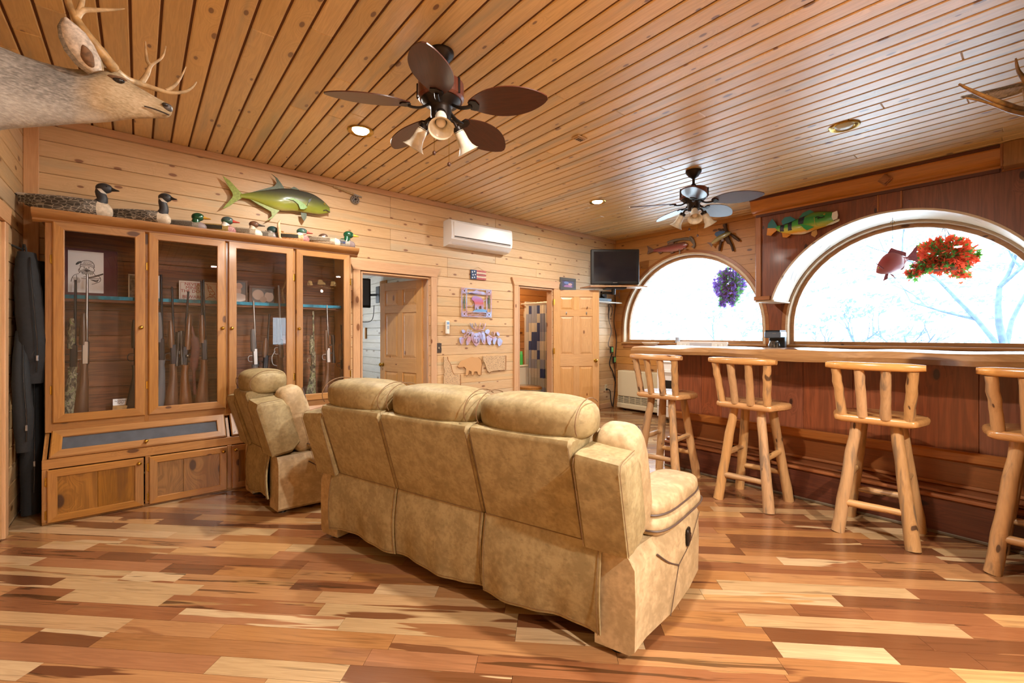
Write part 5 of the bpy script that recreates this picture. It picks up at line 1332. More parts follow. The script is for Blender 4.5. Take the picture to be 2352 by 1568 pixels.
# metal cluster of animal heads
ek = thing('metal_wildlife_cutout', 'heat-tinted metal cut-out of animal heads with elk antlers', 'wall art', pc(570, 1035, .02))
heads = [('bear_head', [(468, 880), (485, 870), (500, 885), (540, 882), (560, 868), (578, 885), (575, 930), (560, 985), (545, 1020), (520, 1035), (500, 1015), (480, 985), (465, 935)]),
         ('wolf_head', [(585, 870), (605, 860), (625, 900), (632, 950), (628, 1000), (610, 1018), (590, 985), (578, 940)]),
         ('elk_head', [(430, 925), (455, 920), (468, 960), (450, 985), (430, 1018), (412, 1022), (405, 985), (415, 950)]),
         ('sheep_head', [(640, 930), (670, 905), (700, 915), (712, 955), (690, 985), (700, 1005), (678, 1025), (655, 1000)]),
         ('deer_head', [(715, 930), (745, 925), (765, 950), (750, 985), (735, 1020), (718, 1005)]),
         ('goat_head', [(770, 950), (800, 940), (830, 975), (815, 1020), (785, 1038), (768, 1000)]),
         ('cougar_head', [(325, 940), (355, 925), (380, 950), (370, 1000), (350, 1020), (330, 985)]),
         ('moose_head', [(630, 850), (660, 838), (682, 855), (670, 890), (640, 895), (625, 875)]),
         ('bird', [(352, 850), (375, 842), (398, 862), (385, 885), (362, 880)]), ('eagle', [(755, 870), (775, 868), (798, 895), (785, 920), (765, 905)])]
for i, (nm, pg) in enumerate(heads): flat_poly(nm, pcs(pg, .016 + .001 * (i % 3)), NA, .006, IRID, ek)
for i, pth in enumerate(([(455, 765), (465, 800), (490, 832), (530, 838), (600, 845), (622, 820), (635, 770)], [(512, 765), (525, 800), (518, 830)], [(575, 765), (568, 800), (550, 835)], [(600, 770), (612, 800), (610, 835)], [(480, 770), (480, 800), (490, 830)],
             [(400, 915), (425, 880), (450, 885), (470, 850)], [(430, 840), (425, 875)], [(405, 860), (410, 895)], [(448, 845), (445, 880)], [(705, 870), (715, 905), (740, 925)], [(745, 870), (735, 905)], [(720, 865), (728, 890)], [(380, 930), (395, 900), (405, 925)],
             [(480, 870), (440, 900), (400, 940), (365, 935)], [(580, 870), (630, 880), (700, 935), (760, 930), (790, 955)])):
    MB().tube(bez(pcs(pth, .02), 4), .006, 5).build('antler', IRID, ek, 50)
for pth in ([(500, 930), (510, 915), (520, 930)], [(535, 930), (545, 915), (555, 930)], [(515, 950), (512, 985), (528, 1000), (545, 985), (538, 950)], [(485, 900), (490, 950), (505, 1000)], [(565, 900), (560, 950), (545, 1000)], [(595, 900), (600, 950), (612, 990)]):
    MB().tube(bez(pcs(pth, .0235), 4), .0032, 4).build('cut_line', plain('cut_dark', '#5b4a52', .6), ek)
# remote, switch plate
rm = thing('remote_control', 'white remote control in a holder on the wall', 'remote', pc(188, 895, .02))
a, b = pc(170, 740, .02), pc(212, 895, .02)
part('body', WHITE, rm, (a.x, YA - .035, b.z), (b.x, YA - .004, a.z), .008)
part('screen', plain('lcd_blue', '#7fa0c9', .3), rm, (a.x + .008, YA - .037, a.z - .05), (b.x - .008, YA - .034, a.z - .015), .002)
part('buttons', plain('remote_grey', '#9aa4b4', .5), rm, (a.x + .014, YA - .037, a.z - .11), (b.x - .014, YA - .034, a.z - .062), .004)
a, b = pc(60, 998, .02), pc(128, 1115, .02)
sw = thing('switch_plate', 'rustic dark switch plate beside the bedroom door frame', 'light switch', pc(94, 1115, .01))
MB().prism([(lerp(a.x, b.x, u), YA - .001, lerp(b.z, a.z, v)) for u, v in ((.05, .0), (.5, .04), (.95, .0), (1, .3), (.95, .6), (1, .95), (.6, 1), (.1, .97), (0, .6), (.06, .3))], (0, -.008, 0)).build('plate', plain('rustic_bronze', '#4a3f38', .5, .3, 0, .5, 60, .5), sw)
part('toggle', CREAM, sw, ((a.x + b.x) / 2 - .005, YA - .02, (a.z + b.z) / 2 - .012), ((a.x + b.x) / 2 + .005, YA - .009, (a.z + b.z) / 2 + .012), .002)
# wooden cut-outs
def speckle(name, base, ink):
    t = NT(name); tc = t.n('TexCoord').outputs['Object']
    v_ = t.n('TexVoronoi', {'feature': 'DISTANCE_TO_EDGE'}, Scale=48.0); t.t.links.new(t.vmath('MULTIPLY', tc, (1, 1, 1.6)), v_.inputs['Vector'])
    nz = t.noise(tc, 120, 2)
    m = t.math('MULTIPLY', t.step(v_.outputs['Distance'], .09, .04), t.step(nz, .42, .55))
    return t.out(t.mix(m, C(base), C(ink)), .7)
SPK = speckle('printed_board', '#c9a880', '#6a5846'); EDGE = plain('board_edge', '#8a5a28', .7)
def cutout(nm, label, pts, mat):
    base = pcs(pts, .001); lo = min(p.z for p in base)
    r = thing(nm, label, 'wall art', (sum(p.x for p in base) / len(base), YA - .01, lo))
    flat_poly('board', base, NA, .020, EDGE, r); flat_poly('face', pcs(pts, .0212), NA, .0015, mat, r)
    return r
cutout('state_cutout', 'wooden state silhouette with a tall narrow top covered in tiny print', [(145, 1160), (188, 1158), (192, 1195), (215, 1230), (228, 1262), (240, 1320), (262, 1362), (285, 1372), (312, 1364), (335, 1362), (338, 1495), (145, 1500), (148, 1380), (162, 1320), (145, 1290), (150, 1220)], SPK)
cutout('state_cutout', 'wide wooden state silhouette covered in tiny print right of the bear', [(600, 1150), (865, 1145), (862, 1310), (760, 1318), (690, 1330), (675, 1346), (650, 1312), (640, 1280), (630, 1245), (605, 1200)], SPK)
cutout('bear_cutout', 'plain wooden bear silhouette between the two state silhouettes', [(305, 1270), (345, 1210), (385, 1195), (430, 1178), (470, 1160), (500, 1166), (545, 1165), (580, 1195), (588, 1250), (580, 1310), (575, 1370), (548, 1368), (535, 1330), (500, 1330), (492, 1372), (470, 1370), (470, 1330), (440, 1318), (430, 1370), (400, 1378), (405, 1300), (385, 1275), (330, 1285)], wood('bear_board', '#c79b6b', '#a87a4c', '#7a5230', None, .1, .5, 0, .1))
# ================================================================ television corner
tv = thing('television', 'flat black television on the corner shelf beside the arched window', 'television', at(1412, 653, 7.2), -YAW)
TT = frame(at(1412, 653, 7.2), (*RV, 0), (0, 0, 1))       # x right, y up, z to the viewer
m_ = MB(TT).cbox((-.39, .0, -.035), (.39, .565, .03), .01); m_.build('housing', BLACK, tv)
SCR = plain('tv_screen', '#1d1b20', .12)
MB(TT).box((-.345, .05, .0301), (.345, .525, .032)).build('screen', SCR, tv)
MB(TT).cbox((-.035, .02, .03), (.035, .03, .033), .001).build('maker_badge', STEEL, tv)
MB(TT).cbox((-.06, -.03, -.02), (.06, .01, .01), .004).build('neck', BLACK, tv)
MB(TT).cbox((-.19, -.034, -.09), (.19, -.022, .1), .008).build('stand', BLACK, tv)
sh = thing('swivel_shelf', 'varnished plank on a swivel arm holding the corner television', 'shelf', at(1408, 662, 7.2), -YAW)
zs = -.036
MB(TT).prism([(-.54, zs - .018, -.14), (-.50, zs - .018, -.16), (.42, zs - .018, -.16), (.50, zs - .018, .10), (.30, zs - .018, .17), (-.42, zs - .018, .17)], (0, .018, 0)).build('plank', wood('shelf_plank', '#b98a5c', '#98683c', '#5b3519', None, .1, .35, .2), sh, axis=0)
MB(TT).cbox((-.17, zs - .04, -.12), (.17, zs - .0185, .1), .006).build('mount_plate', BLACK, sh)
MB(TT).lathe([(.032, 0), (.035, -.02), (.03, -.09)], 16, (-.06, zs - .04, 0), (0, -1, 0)).build('pivot', BLACK, sh, 40) if False else MB(TT).tube([(-.02, zs - .04, 0), (-.02, zs - .13, 0)], [.036, .03], 14).build('pivot', BLACK, sh, 40)
pv = TT @ Vector((-.02, zs - .11, 0)); wp = Vector((6.35, YA - .03, pv.z))
MB().tube(bez([pv, TT @ Vector((-.18, zs - .10, -.05)), wp], 6), .022, 8).build('arm', BLACK, sh, 50)
MB().cbox((6.28, YA - .03, pv.z - .1), (6.42, YA - .001, pv.z + .1), .004).build('wall_plate', BLACK, sh)
sl = thing('corner_shelf', 'small white shelf with black bracket below the corner television', 'shelf', (6.3, YA - .1, 1.87))
part('board', plain('shelf_white', '#d9d0c2', .5), sl, (5.965, YA - .20, 1.872), (6.64, YA - .001, 1.892), .003)
MB().tube(bez([(6.50, YA - .015, 1.868), (6.50, YA - .17, 1.868)], 2), .007, 6).build('bracket_top', BLACK, sl); MB().tube([(6.50, YA - .012, 1.868), (6.50, YA - .012, 1.60)], .007, 6).build('bracket_back', BLACK, sl)
MB().tube([(6.50, YA - .012 - .04 - .05 * cos(w_ / 2) * sin(w_), 1.74 + .1 * cos(w_)) for w_ in [k * 2 * pi / 18 for k in range(15)]], .005, 6).build('bracket_scroll', BLACK, sl)
dv = thing('set_top_box', 'slim black set-top box on the small white shelf', 'media box', (6.15, YA - .1, 1.893))
part('case', BLACK, dv, (5.985, YA - .18, 1.893), (6.36, YA - .03, 1.95), .004)
part('display', plain('box_display', '#2b4a7a', .2), dv, (6.25, YA - .1815, 1.912), (6.34, YA - .1795, 1.928), .001)
# cables
def cable(label, pts, r_=.006, mat=BLACK_MATT): return tag(MB().tube(bez(pts, 6), r_, 6).build('cable', mat, None, 50), label, 'cable', 'cables hanging below the corner shelf')
yc_ = YA - .045
cable('thin black cable running from the swivel shelf down to the floor', [oY(1412, 668, 4.90), oY(1413, 700, 4.96), oY(1410, 740, yc_), oY(1416, 780, yc_), oY(1412, 830, yc_), oY(1413, 880, yc_), (6.58, YA - .04, .02)], .007)
cable('tangled grey cable with loops below the small shelf', [oY(1402, 700, yc_), oY(1398, 730, yc_), oY(1404, 760, yc_), oY(1397, 790, yc_), oY(1404, 800, yc_)], .006, plain('cable_grey', '#4a4a52', .6))
cable('black cable bundle between the two green-labelled adapters', [oY(1406, 812, yc_), oY(1400, 835, yc_), oY(1408, 855, yc_), oY(1414, 880, yc_)], .010)
cable('black cord from the wall outlet down to the baseboard', [oY(1394, 893, YA - .03), oY(1401, 897, YA - .04), oY(1403, 915, YA - .03), oY(1406, 932, YA - .04)], .008)
cable('pale cable from the television bundle over to the window frame', [oY(1414, 680, 4.95), oY(1425, 676, 4.96), Vector((XB - .03, 4.93, 1.98)), Vector((XB - .03, 4.92, 2.1))], .005, plain('cable_pale', '#8d8a88', .6))
GL = plain('green_label', '#66b06a', .5)
for (px_, py_, lb) in ((1405, 803, 'upper power adapter with green label hanging on the cables'), (1411, 826, 'lower power adapter with green label hanging on the cables')):
    c_ = oY(px_, py_, yc_ - .03); r = thing('power_adapter', lb, 'adapter', c_, 0, 'power adapters below the corner shelf')
    part('case', BLACK, r, c_ + Vector((-.035, -.015, -.06)), c_ + Vector((.035, .02, .06)), .006); part('label', GL, r, c_ + Vector((-.024, -.0165, -.04)), c_ + Vector((.024, -.0145, .045)), 0)
ot = thing('wall_outlet', 'ivory wall outlet with a black plug behind the bathroom door', 'outlet', oY(1392, 898, YA))
c_ = oY(1392, 890, YA - .004); part('plate', CREAM, ot, c_ + Vector((-.035, 0, -.06)), c_ + Vector((.035, .0035, .06)), .002); part('socket', plain('ivory', '#b9aa88', .5), ot, c_ + Vector((-.015, -.003, .012)), c_ + Vector((.015, .0, .042)), .002); part('plug', BLACK, ot, c_ + Vector((-.014, -.03, -.045)), c_ + Vector((.016, .0, -.012)), .005)
a, b = oY(1287, 636, YA - .02), oY(1323, 668, YA - .02)
framed('picture_frame', 'dark framed colour picture above the open bathroom door', 'picture', a.x, b.x, b.z, a.z, YA - .02, plain('frame_grey', '#55504c', .5), .05, None, photo('colour_print', '#4a3f60', [(.0, .06, .1, .03, '#a06a9a'), (.05, .1, .05, .02, '#c9a0a0'), (-.04, .12, .06, .02, '#6a7ab0')]), .019)
# ================================================================ heater, stove, counter
ht = thing('wall_heater', 'cream wall heater with a louvred base under the arched window', 'heater', (6.57, 4.33, 0))
part('cabinet', CREAM, ht, (6.47, 3.86, .245), (XB - .02, 4.82, .69), .012)
part('base', CREAM, ht, (6.455, 3.855, .04), (XB - .02, 4.825, .125), .012)
part('grille_back', plain('grille_dark', '#2f3038', .6), ht, (6.49, 3.87, .125), (XB - .02, 4.81, .246), 0)
for k in range(7): part('grille_slat', CREAM, ht, (6.468, 3.86, .128 + k * .0165), (6.486, 4.82, .135 + k * .0165), .002)
for k in range(9): part('grille_rib', CREAM, ht, (6.472, 3.87 + k * .117, .126), (6.484, 3.876 + k * .117, .245), .001)
for yy in (3.95, 4.73): MB().lathe([(.02, 0), (.02, .042)], 10, (6.55, yy, 0)).build('foot', BLACK, ht)
st = thing('stove', 'white electric stove behind the end of the bar', 'stove', (6.33, 3.365, 0))
SY0, SY1 = 2.97, 3.76
part('body', WHITE_ENAMEL, st, (6.04, SY0, .08), (6.63, SY1, .90), .006)
part('cooktop', WHITE_ENAMEL, st, (6.02, SY0 - .002, .90), (6.64, SY1 + .002, .918), .005)
od = part('oven_door', WHITE_ENAMEL, st, (6.01, SY0 + .01, .25), (6.0395, SY1 - .01, .80), .006)
MB().tube([(5.985, SY0 + .08, .765), (5.985, SY1 - .08, .765)], .011, 8).build('handle', WHITE_ENAMEL, od, 40)
part('window', BLACK, od, (6.008, SY0 + .14, .38), (6.0105, SY1 - .14, .64), 0)
part('drawer', WHITE_ENAMEL, st, (6.012, SY0 + .01, .09), (6.0395, SY1 - .01, .24), .006)
MB().prism([(6.56, SY0, .918), (6.60, SY0, 1.21), (6.645, SY0, 1.21), (6.645, SY0, .918)], (0, SY1 - SY0, 0)).build('back_guard', WHITE_ENAMEL, st)
def bg(y, z): return Vector((6.56 + .04 * (z - .918) / .292, y, z))
for yy in (SY1 - .07, SY1 - .15, SY0 + .15, SY0 + .07):
    MB().lathe([(.028, 0), (.026, .016), (.02, .02)], 14, bg(yy, 1.155) + Vector((-.001, 0, 0)), (-1, 0, .13)).build('knob', WHITE, st, 40)
MB().cbox(bg((SY0 + SY1) / 2 - .17, 1.11) + Vector((-.003, 0, 0)), bg((SY0 + SY1) / 2 + .17, 1.19) + Vector((.004, 0, 0)), .001).build('control_panel', plain('panel_grey', '#c2c0c6', .4), st)
MB().cbox(bg((SY0 + SY1) / 2 - .04, 1.15) + Vector((-.006, 0, 0)), bg((SY0 + SY1) / 2 + .05, 1.18) + Vector((.0, 0, 0)), .001).build('clock_display', plain('clock_dark', '#1e3a2a', .2), st)
for yy, xx, rr in ((3.18, 6.18, .09), (3.55, 6.18, .075), (3.18, 6.44, .075), (3.55, 6.44, .09)):
    MB().lathe([(rr, 0), (rr, .006), (rr * .6, .008)], 20, (xx, yy, .9185)).build('burner', BLACK_MATT, st, 40)
kc = thing('kitchen_counter', 'low redwood kitchen counter under the second window behind the bar', 'counter', (6.35, 1.3, 0))
part('worktop', plain('counter_laminate', '#b9a58c', .35, 0, 0, .15, 40), kc, (6.06, -.38, .93), (XB - .052, 2.955, .965), .006)
board('carcass', (6.10, -.38, .1), (XB - .03, 2.95, .929), RED_WOOD, kc, 1)
board('toe_kick', (6.16, -.38, 0), (XB - .03, 2.95, .099), RED_DARK, kc, 1)
for k in range(6):
    d_ = board('cabinet_door', (6.08, -.36 + k * .55, .14), (6.0995, .17 + k * .55, .90), RED_WOOD, kc, 2)
    MB().lathe([(.006, 0), (.014, .016), (.002, .024)], 10, (6.08, -.30 + k * .55, .8), (-1, 0, 0)).build('knob', BRASS, d_, 40)
cf = thing('coffee_maker', 'black and silver coffee maker with glass carafe on the kitchen counter', 'coffee maker', (6.38, 2.245, .966))
part('base', BLACK, cf, (6.27, 2.15, .966), (6.50, 2.34, 1.10), .01); part('tower', BLACK, cf, (6.42, 2.15, 1.10), (6.50, 2.34, 1.30), .01)
part('tank', plain('coffee_steel', '#6d7b8d', .3, .6), cf, (6.27, 2.148, 1.275), (6.50, 2.342, 1.36), .012); part('lid', BLACK, cf, (6.275, 2.155, 1.36), (6.495, 2.335, 1.376), .006)
part('badge', STEEL, cf, (6.2685, 2.20, 1.33), (6.2705, 2.24, 1.337), 0)
GLS = pane('carafe_glass', (.75, .8, .85), .15)
MB().lathe([(.05, 0), (.068, .03), (.07, .08), (.052, .125), (.05, .135)], 20, (6.34, 2.245, 1.102)).build('carafe', GLS, cf, 50)
MB().lathe([(.064, 0), (.066, .045), (.002, .046)], 20, (6.34, 2.245, 1.106)).build('coffee', plain('coffee', '#1a0d07', .2), cf, 50)
MB().tube(bez([(6.29, 2.20, 1.225), (6.24, 2.16, 1.215), (6.24, 2.16, 1.14), (6.29, 2.20, 1.13)], 4), .010, 6).build('carafe_handle', BLACK, cf, 50)
c_ = oX(1556, 784, XB - .01); tag(MB().lathe([(.034, 0), (.036, .09), (.033, .09), (.031, .004), (.001, .004)], 18, (XB - .008, c_.y, WZS + .001)).build('tumbler', plain('tumbler_grey', '#a7acb8', .3), None, 40), 'small grey tumbler on the sill of the first arched window', 'cup')
c_ = oX(1494, 797, 4.28)
pl = MB().lathe([(.05, .0), (.07, .006), (.092, .03), (.089, .031), (.068, .010), (.001, .006)], 24, (4.28, c_.y, 1.204)); tag(pl.build('serving_dish', WHITE, None, 50), 'small white dish on the left end of the bar slab', 'dish')
# ================================================================ fish and driftwood over the first window
def cB(pts, X=XB - .04): return [oX(1400 + x * .1913, 360 + y * .1913, X) for x, y in pts]
DRIFT = wood('driftwood', '#5d4334', '#3a281e', '#20140e', '#6d6258', .3, .7, 0, .2, ring=.7, gscale=3)
DRIFT_G = wood('grey_driftwood', '#8d8178', '#5d5148', '#2b221c', '#b0a8a0', .2, .7, 0, .2, ring=.7, gscale=3)
tr = thing('mounted_fish', 'pink rainbow trout mounted on grey driftwood above the first window', 'fish mount', oX(1541, 572, XB - .04))
TRB = zramp('trout_body', [(-.09, '#b9a094'), (-.03, '#b07a74'), (.01, '#9c4a4a'), (.05, '#7d4a44'), (.10, '#4f4238')], 2, .3, .4, .02, 20, (30, .12, '#2b211c'))
fish_body('body', cB([(520, 1112), (640, 1075), (760, 1045), (870, 1025), (905, 1022), (938, 1038)]), cB([(520, 1138), (640, 1142), (760, 1140), (860, 1118), (905, 1092), (935, 1068)]), NB, .4, TRB, tr)
TF = fin_mat('trout_fin', '#6d5248', '#8d6a5e')
flat_poly('tail', cB([(530, 1110), (490, 1085), (452, 1065), (465, 1115), (455, 1168), (500, 1150), (530, 1138)]), NB, .008, TF, tr)
flat_poly('dorsal_fin', cB([(690, 1064), (715, 1030), (775, 1022), (770, 1045)]), NB, .006, TF, tr)
flat_poly('anal_fin', cB([(575, 1140), (600, 1165), (635, 1150), (625, 1138)]), NB, .006, TF, tr)
flat_poly('pelvic_fin', cB([(725, 1138), (735, 1165), (770, 1150), (765, 1135)]), NB, .006, TF, tr); flat_poly('pectoral_fin', cB([(880, 1098), (905, 1112), (935, 1105), (910, 1090)], XB - .075), NB, .006, TF, tr)
eye(tr, oX(1400 + 915 * .1913, 360 + 1040 * .1913, XB - .072), NB, .008)
MB().tube(bez(cB([(700, 1030), (800, 1000), (900, 985), (960, 990), (1000, 1015), (1020, 1055), (1000, 1090)], XB - .02), 4), [.022, .024, .026, .026, .024, .022, .02] * 4, 8).build('driftwood', DRIFT_G, tr, 60, axis=1)
MB().tube(bez(cB([(955, 985), (975, 965), (1005, 1000), (1015, 1030)], XB - .03), 4), [.018] * 13, 8).build('driftwood_fork', DRIFT_G, tr, 60, axis=1)
MB().tube(bez(cB([(830, 1110), (845, 1140), (835, 1165)], XB - .05), 3), .009, 6).build('twig', DRIFT_G, tr, 60, axis=1)
gr = thing('mounted_fish', 'small grayling with a blue sail fin mounted on dark driftwood', 'fish mount', oX(1655, 545, XB - .04))
GRB = zramp('grayling_body', [(-.1, '#b9a878'), (.0, '#8d8450'), (.06, '#5d5a3c'), (.14, '#3c3b30')], 2, .3, .4, .03, 20)
fish_body('body', cB([(1218, 1032), (1290, 960), (1370, 915), (1430, 896), (1458, 902)], XB - .09), cB([(1232, 1050), (1320, 1004), (1400, 962), (1440, 935), (1458, 912)], XB - .09), NB, .42, GRB, gr)
flat_poly('tail', cB([(1232, 1030), (1200, 1028), (1168, 1030), (1205, 1055), (1225, 1085), (1240, 1050)], XB - .09), NB, .006, TF, gr)
flat_poly('sail_fin', cB([(1290, 962), (1262, 935), (1275, 905), (1320, 890), (1390, 892), (1380, 912)], XB - .09), NB, .006, fin_mat('sail_fin', '#2f4a78', '#4a6a98'), gr)
flat_poly('pelvic_fin', cB([(1340, 995), (1350, 1020), (1375, 1010), (1370, 980)], XB - .09), NB, .006, TF, gr)
eye(gr, oX(1400 + 1440 * .1913, 360 + 908 * .1913, XB - .118), NB, .006)
for pth, rr in (([(1385, 810), (1395, 870), (1410, 930), (1430, 1000), (1465, 1060), (1485, 1130)], .032), ([(1350, 880), (1400, 900), (1470, 940), (1560, 1010)], .03), ([(1385, 900), (1350, 990), (1330, 1060), (1320, 1130)], .028), ([(1305, 870), (1350, 880), (1400, 890)], .016), ([(1400, 960), (1420, 1020), (1440, 1040)], .025)):
    MB().tube(bez(cB(pth, XB - .035), 3), [rr * (1 - .6 * k / (3 * len(pth))) * RNG.uniform(.8, 1.2) for k in range(3 * (len(pth) - 1) + 1)], 8).build('driftwood', DRIFT, gr, 60, axis=2)
# painted bass on the redwood panel
def cP(pts, X=XF - .03): return [oX(1720 + x * .3189, 320 + y * .3189, X) for x, y in pts]
bs = thing('mounted_fish', 'bright green and orange painted bass with black bars on the redwood panel', 'fish mount', oX(1845, 515, XF - .03))
BSM = bars_mat('bass_body', [(-.12, '#e6e2d2'), (-.085, '#e0a030'), (-.05, '#c9c04a'), (.0, '#3f9a3a'), (.06, '#1f7a3a'), (.12, '#6a7a30')], [(-.16 + .0, -.10, .0, .14)] if False else [(.20, .245, -.05, .03), (.115, .16, -.05, .06), (-.015, .045, -.0, .10)], '#1c2438', 1)
fish_body('body', cP([(195, 622), (270, 612), (330, 582), (400, 555), (470, 522), (560, 518), (615, 522)]), cP([(190, 655), (260, 678), (330, 686), (400, 682), (470, 655), (560, 625), (615, 598)]), NB, .36, BSM, bs)
flat_poly('tail_upper', cP([(205, 640), (205, 622), (190, 595), (170, 572), (142, 608), (136, 640)]), NB, .01, plain('bass_teal', '#0f6a70', .3, 0, .4), bs)
flat_poly('tail_lower', cP([(205, 640), (136, 640), (130, 690), (160, 695), (180, 675), (205, 655)]), NB, .01, plain('bass_orange', '#d0862a', .3, 0, .4), bs)
flat_poly('soft_dorsal', cP([(245, 617), (236, 590), (260, 562), (300, 555), (340, 577), (320, 588)]), NB, .008, plain('bass_teal2', '#0f6a70', .3, 0, .4), bs)
flat_poly('spiny_dorsal', cP([(360, 568), (390, 530), (440, 508), (470, 522), (430, 545)]), NB, .008, plain('bass_teal3', '#146a5a', .3, 0, .4), bs)
flat_poly('anal_fin', cP([(240, 672), (245, 705), (275, 708), (305, 686)]), NB, .008, plain('bass_orange2', '#d0862a', .3, 0, .4), bs)
flat_poly('pelvic_fin', cP([(455, 665), (450, 690), (475, 705), (495, 680), (490, 650)], XF - .05), NB, .008, plain('bass_orange3', '#b98a50', .3, 0, .4), bs)
flat_poly('pectoral_fin', cP([(370, 610), (440, 620), (470, 630), (420, 655), (395, 640)], XF - .085), NB, .006, plain('bass_green_fin', '#2a9a50', .3, 0, .4), bs)
flat_poly('lower_jaw', cP([(560, 622), (600, 600), (655, 575), (652, 588), (600, 612)], XF - .05), NB, .03, plain('bass_jaw', '#d8d2b0', .3, 0, .4), bs)
flat_poly('upper_jaw', cP([(600, 560), (605, 530), (640, 516), (645, 545), (640, 572), (610, 585)], XF - .045), NB, .022, plain('bass_mouth', '#d9d6d0', .3, 0, .3), bs)
MB().tube(bez(cP([(470, 560), (480, 610), (520, 622), (570, 610)], XF - .09), 4), .004, 6).build('gill_line', plain('bass_line', '#a8b04a', .4), bs)
eye(bs, oX(1720 + 543 * .3189, 320 + 538 * .3189, XF - .072), NB, .010)
for pth in ([(480, 562), (500, 556), (520, 565), (545, 555)], [(495, 570), (520, 560)]): MB().tube(cP(pth, XF - .095), .006, 5).build('head_mark', BLACK, bs)
# ================================================================ things hanging in the second window
t_ = 4.93
sn = thing('hanging_fish', 'red snapper model hanging on a wire in the second window', 'fish model', at(2060, 610, t_))
def cS(pts, t=t_): return [at(1720 + x * .3189, 320 + y * .3189, t) for x, y in pts]
NC = Vector((-FV[0], -FV[1], 0))
SNM = zramp('snapper_body', [(-.16, '#c9929a'), (-.05, '#b8656e'), (.06, '#a84c54'), (.16, '#93404a')], 2, .35, .3, .03, 14)
SNF = fin_mat('snapper_fin', '#7d3038', '#9a4248')
fish_body('body', cS([(916, 950), (935, 890), (975, 835), (1025, 812), (1080, 825), (1115, 845), (1150, 842)]), cS([(918, 960), (955, 972), (1010, 968), (1060, 950), (1100, 930), (1125, 890), (1150, 868)]), NC, .5, SNM, sn)
flat_poly('tail', cS([(1145, 840), (1180, 800), (1210, 762), (1202, 820), (1215, 884), (1175, 872), (1145, 870)]), NC, .01, SNF, sn)
flat_poly('dorsal_fin', cS([(1000, 818), (1022, 782), (1060, 795), (1130, 815), (1128, 845), (1080, 828)]), NC, .008, SNF, sn)
flat_poly('anal_fin', cS([(1075, 935), (1100, 940), (1115, 925), (1118, 895)]), NC, .008, SNF, sn)
flat_poly('pelvic_fin', cS([(985, 965), (965, 1020), (995, 1005), (1002, 965)]), NC, .008, SNF, sn)
flat_poly('rear_pelvic_fin', cS([(1010, 965), (1058, 1005), (1035, 975)], t_ + .05), NC, .006, SNF, sn)
flat_poly('pectoral_fin', cS([(968, 938), (912, 890), (940, 905), (970, 925)], t_ - .08), NC, .006, SNF, sn)
eye(sn, at(1720 + 935 * .3189, 320 + 925 * .3189, t_ - .045), NC, .009)
hk_ = Vector((0, 0, 0)); top_ = at(1720 + 1035 * .3189, 320 + 785 * .3189, t_)
topz = WZC + sqrt(BR * BR - (top_.y - WC[1]) ** 2) - .024
MB().tube([top_, Vector((top_.x, top_.y, topz))], .002, 5).build('wire', BLACK, sn)
MB().tube([Vector((top_.x, top_.y, topz - .05)) + Vector((.0, .018 * cos(w_), .018 * sin(w_))) for w_ in [k * 2 * pi / 12 for k in range(11)]], .003, 5).build('hook', BRASS, sn)
def basket(label, c_, R_, reds, greens, seed, elong=(1, 1, 1), trail=()):
    rg = random.Random(seed)
    r = thing('flower_basket', label, 'hanging basket', c_, 0)
    MB().lathe([(.10, -.16), (.135, -.06), (.15, 0), (.145, .0), (.12, -.05), (.001, -.05)], 20, c_ + Vector((0, 0, -.0))).build('pot', plain('basket_coir', '#6b4a32', .9), r, 40)
    topp = c_ + Vector((0, 0, 2.90 - c_.z))
    for k in range(3):
        w_ = k * 2 * pi / 3; MB().tube([c_ + Vector((.14 * cos(w_), .14 * sin(w_), 0)), c_ + Vector((0, 0, .36))], .003, 4).build('chain', BLACK_MATT, r)
    MB().tube([c_ + Vector((0, 0, .36)), topp], .003, 5).build('hanger', BLACK_MATT, r)
    def clump(nm, n, mat, k0, s0):
        m_ = MB()
        for _ in range(n):
            d = Vector((rg.gauss(0, 1), rg.gauss(0, 1), rg.gauss(0, 1))).normalized()
            p = c_ + Vector((d.x * elong[0], d.y * elong[1], d.z * elong[2])) * (R_ * rg.uniform(k0, 1.0)) + Vector((0, 0, .02))
            if trail and rg.random() < .22:
                q = rg.choice(trail); p = c_ + Vector(q) * rg.uniform(.5, 1) + Vector((rg.gauss(0, .03), rg.gauss(0, .03), rg.gauss(0, .03)))
            nx = Vector((rg.gauss(0, 1), rg.gauss(0, 1), rg.gauss(0, 1))).normalized(); M_ = frame(p, nx, d); s_ = s0 * rg.uniform(.7, 1.3)
            pts = [Vector((s_ * (1 if q % 2 == 0 else .45) * cos(q * pi / 5), s_ * (1 if q % 2 == 0 else .45) * sin(q * pi / 5), 0)) for q in range(10)]
            m_.add([M_ @ q for q in pts] + [M_ @ Vector((0, 0, -s_ * .3))], [(q, (q + 1) % 10, 10) for q in range(10)])
        m_.build(nm, mat, r, kind='stuff')
    clump('foliage', 420, greens, .3, .04); clump('blossoms', 800, reds, .6, .034)
    return r
c_ = oX(2170, 590, 7.12)
RD, LV = Vector((*RV, 0)), Vector((0, 0, 1))
basket('hanging basket of orange-red flowers outside the second window', c_, .27, petal('red_petal', '#e6583a'), petal('basket_leaf', '#5a9a45'), 3, (1, 1.05, .8), [tuple(-RD * .42 - LV * .22), tuple(-RD * .36 - LV * .2), tuple(RD * .24 - LV * .25), tuple(-RD * .3 - LV * .1)])
c_ = oX(1675, 655, 7.12)
basket('hanging basket of purple flowers outside the first window', c_, .24, petal('purple_petal', '#9573cc'), petal('basket_leaf2', '#6aa56a'), 5, (1, 1, 1.05), [tuple(-LV * .3 - RD * .1), tuple(-LV * .28 + RD * .05)])
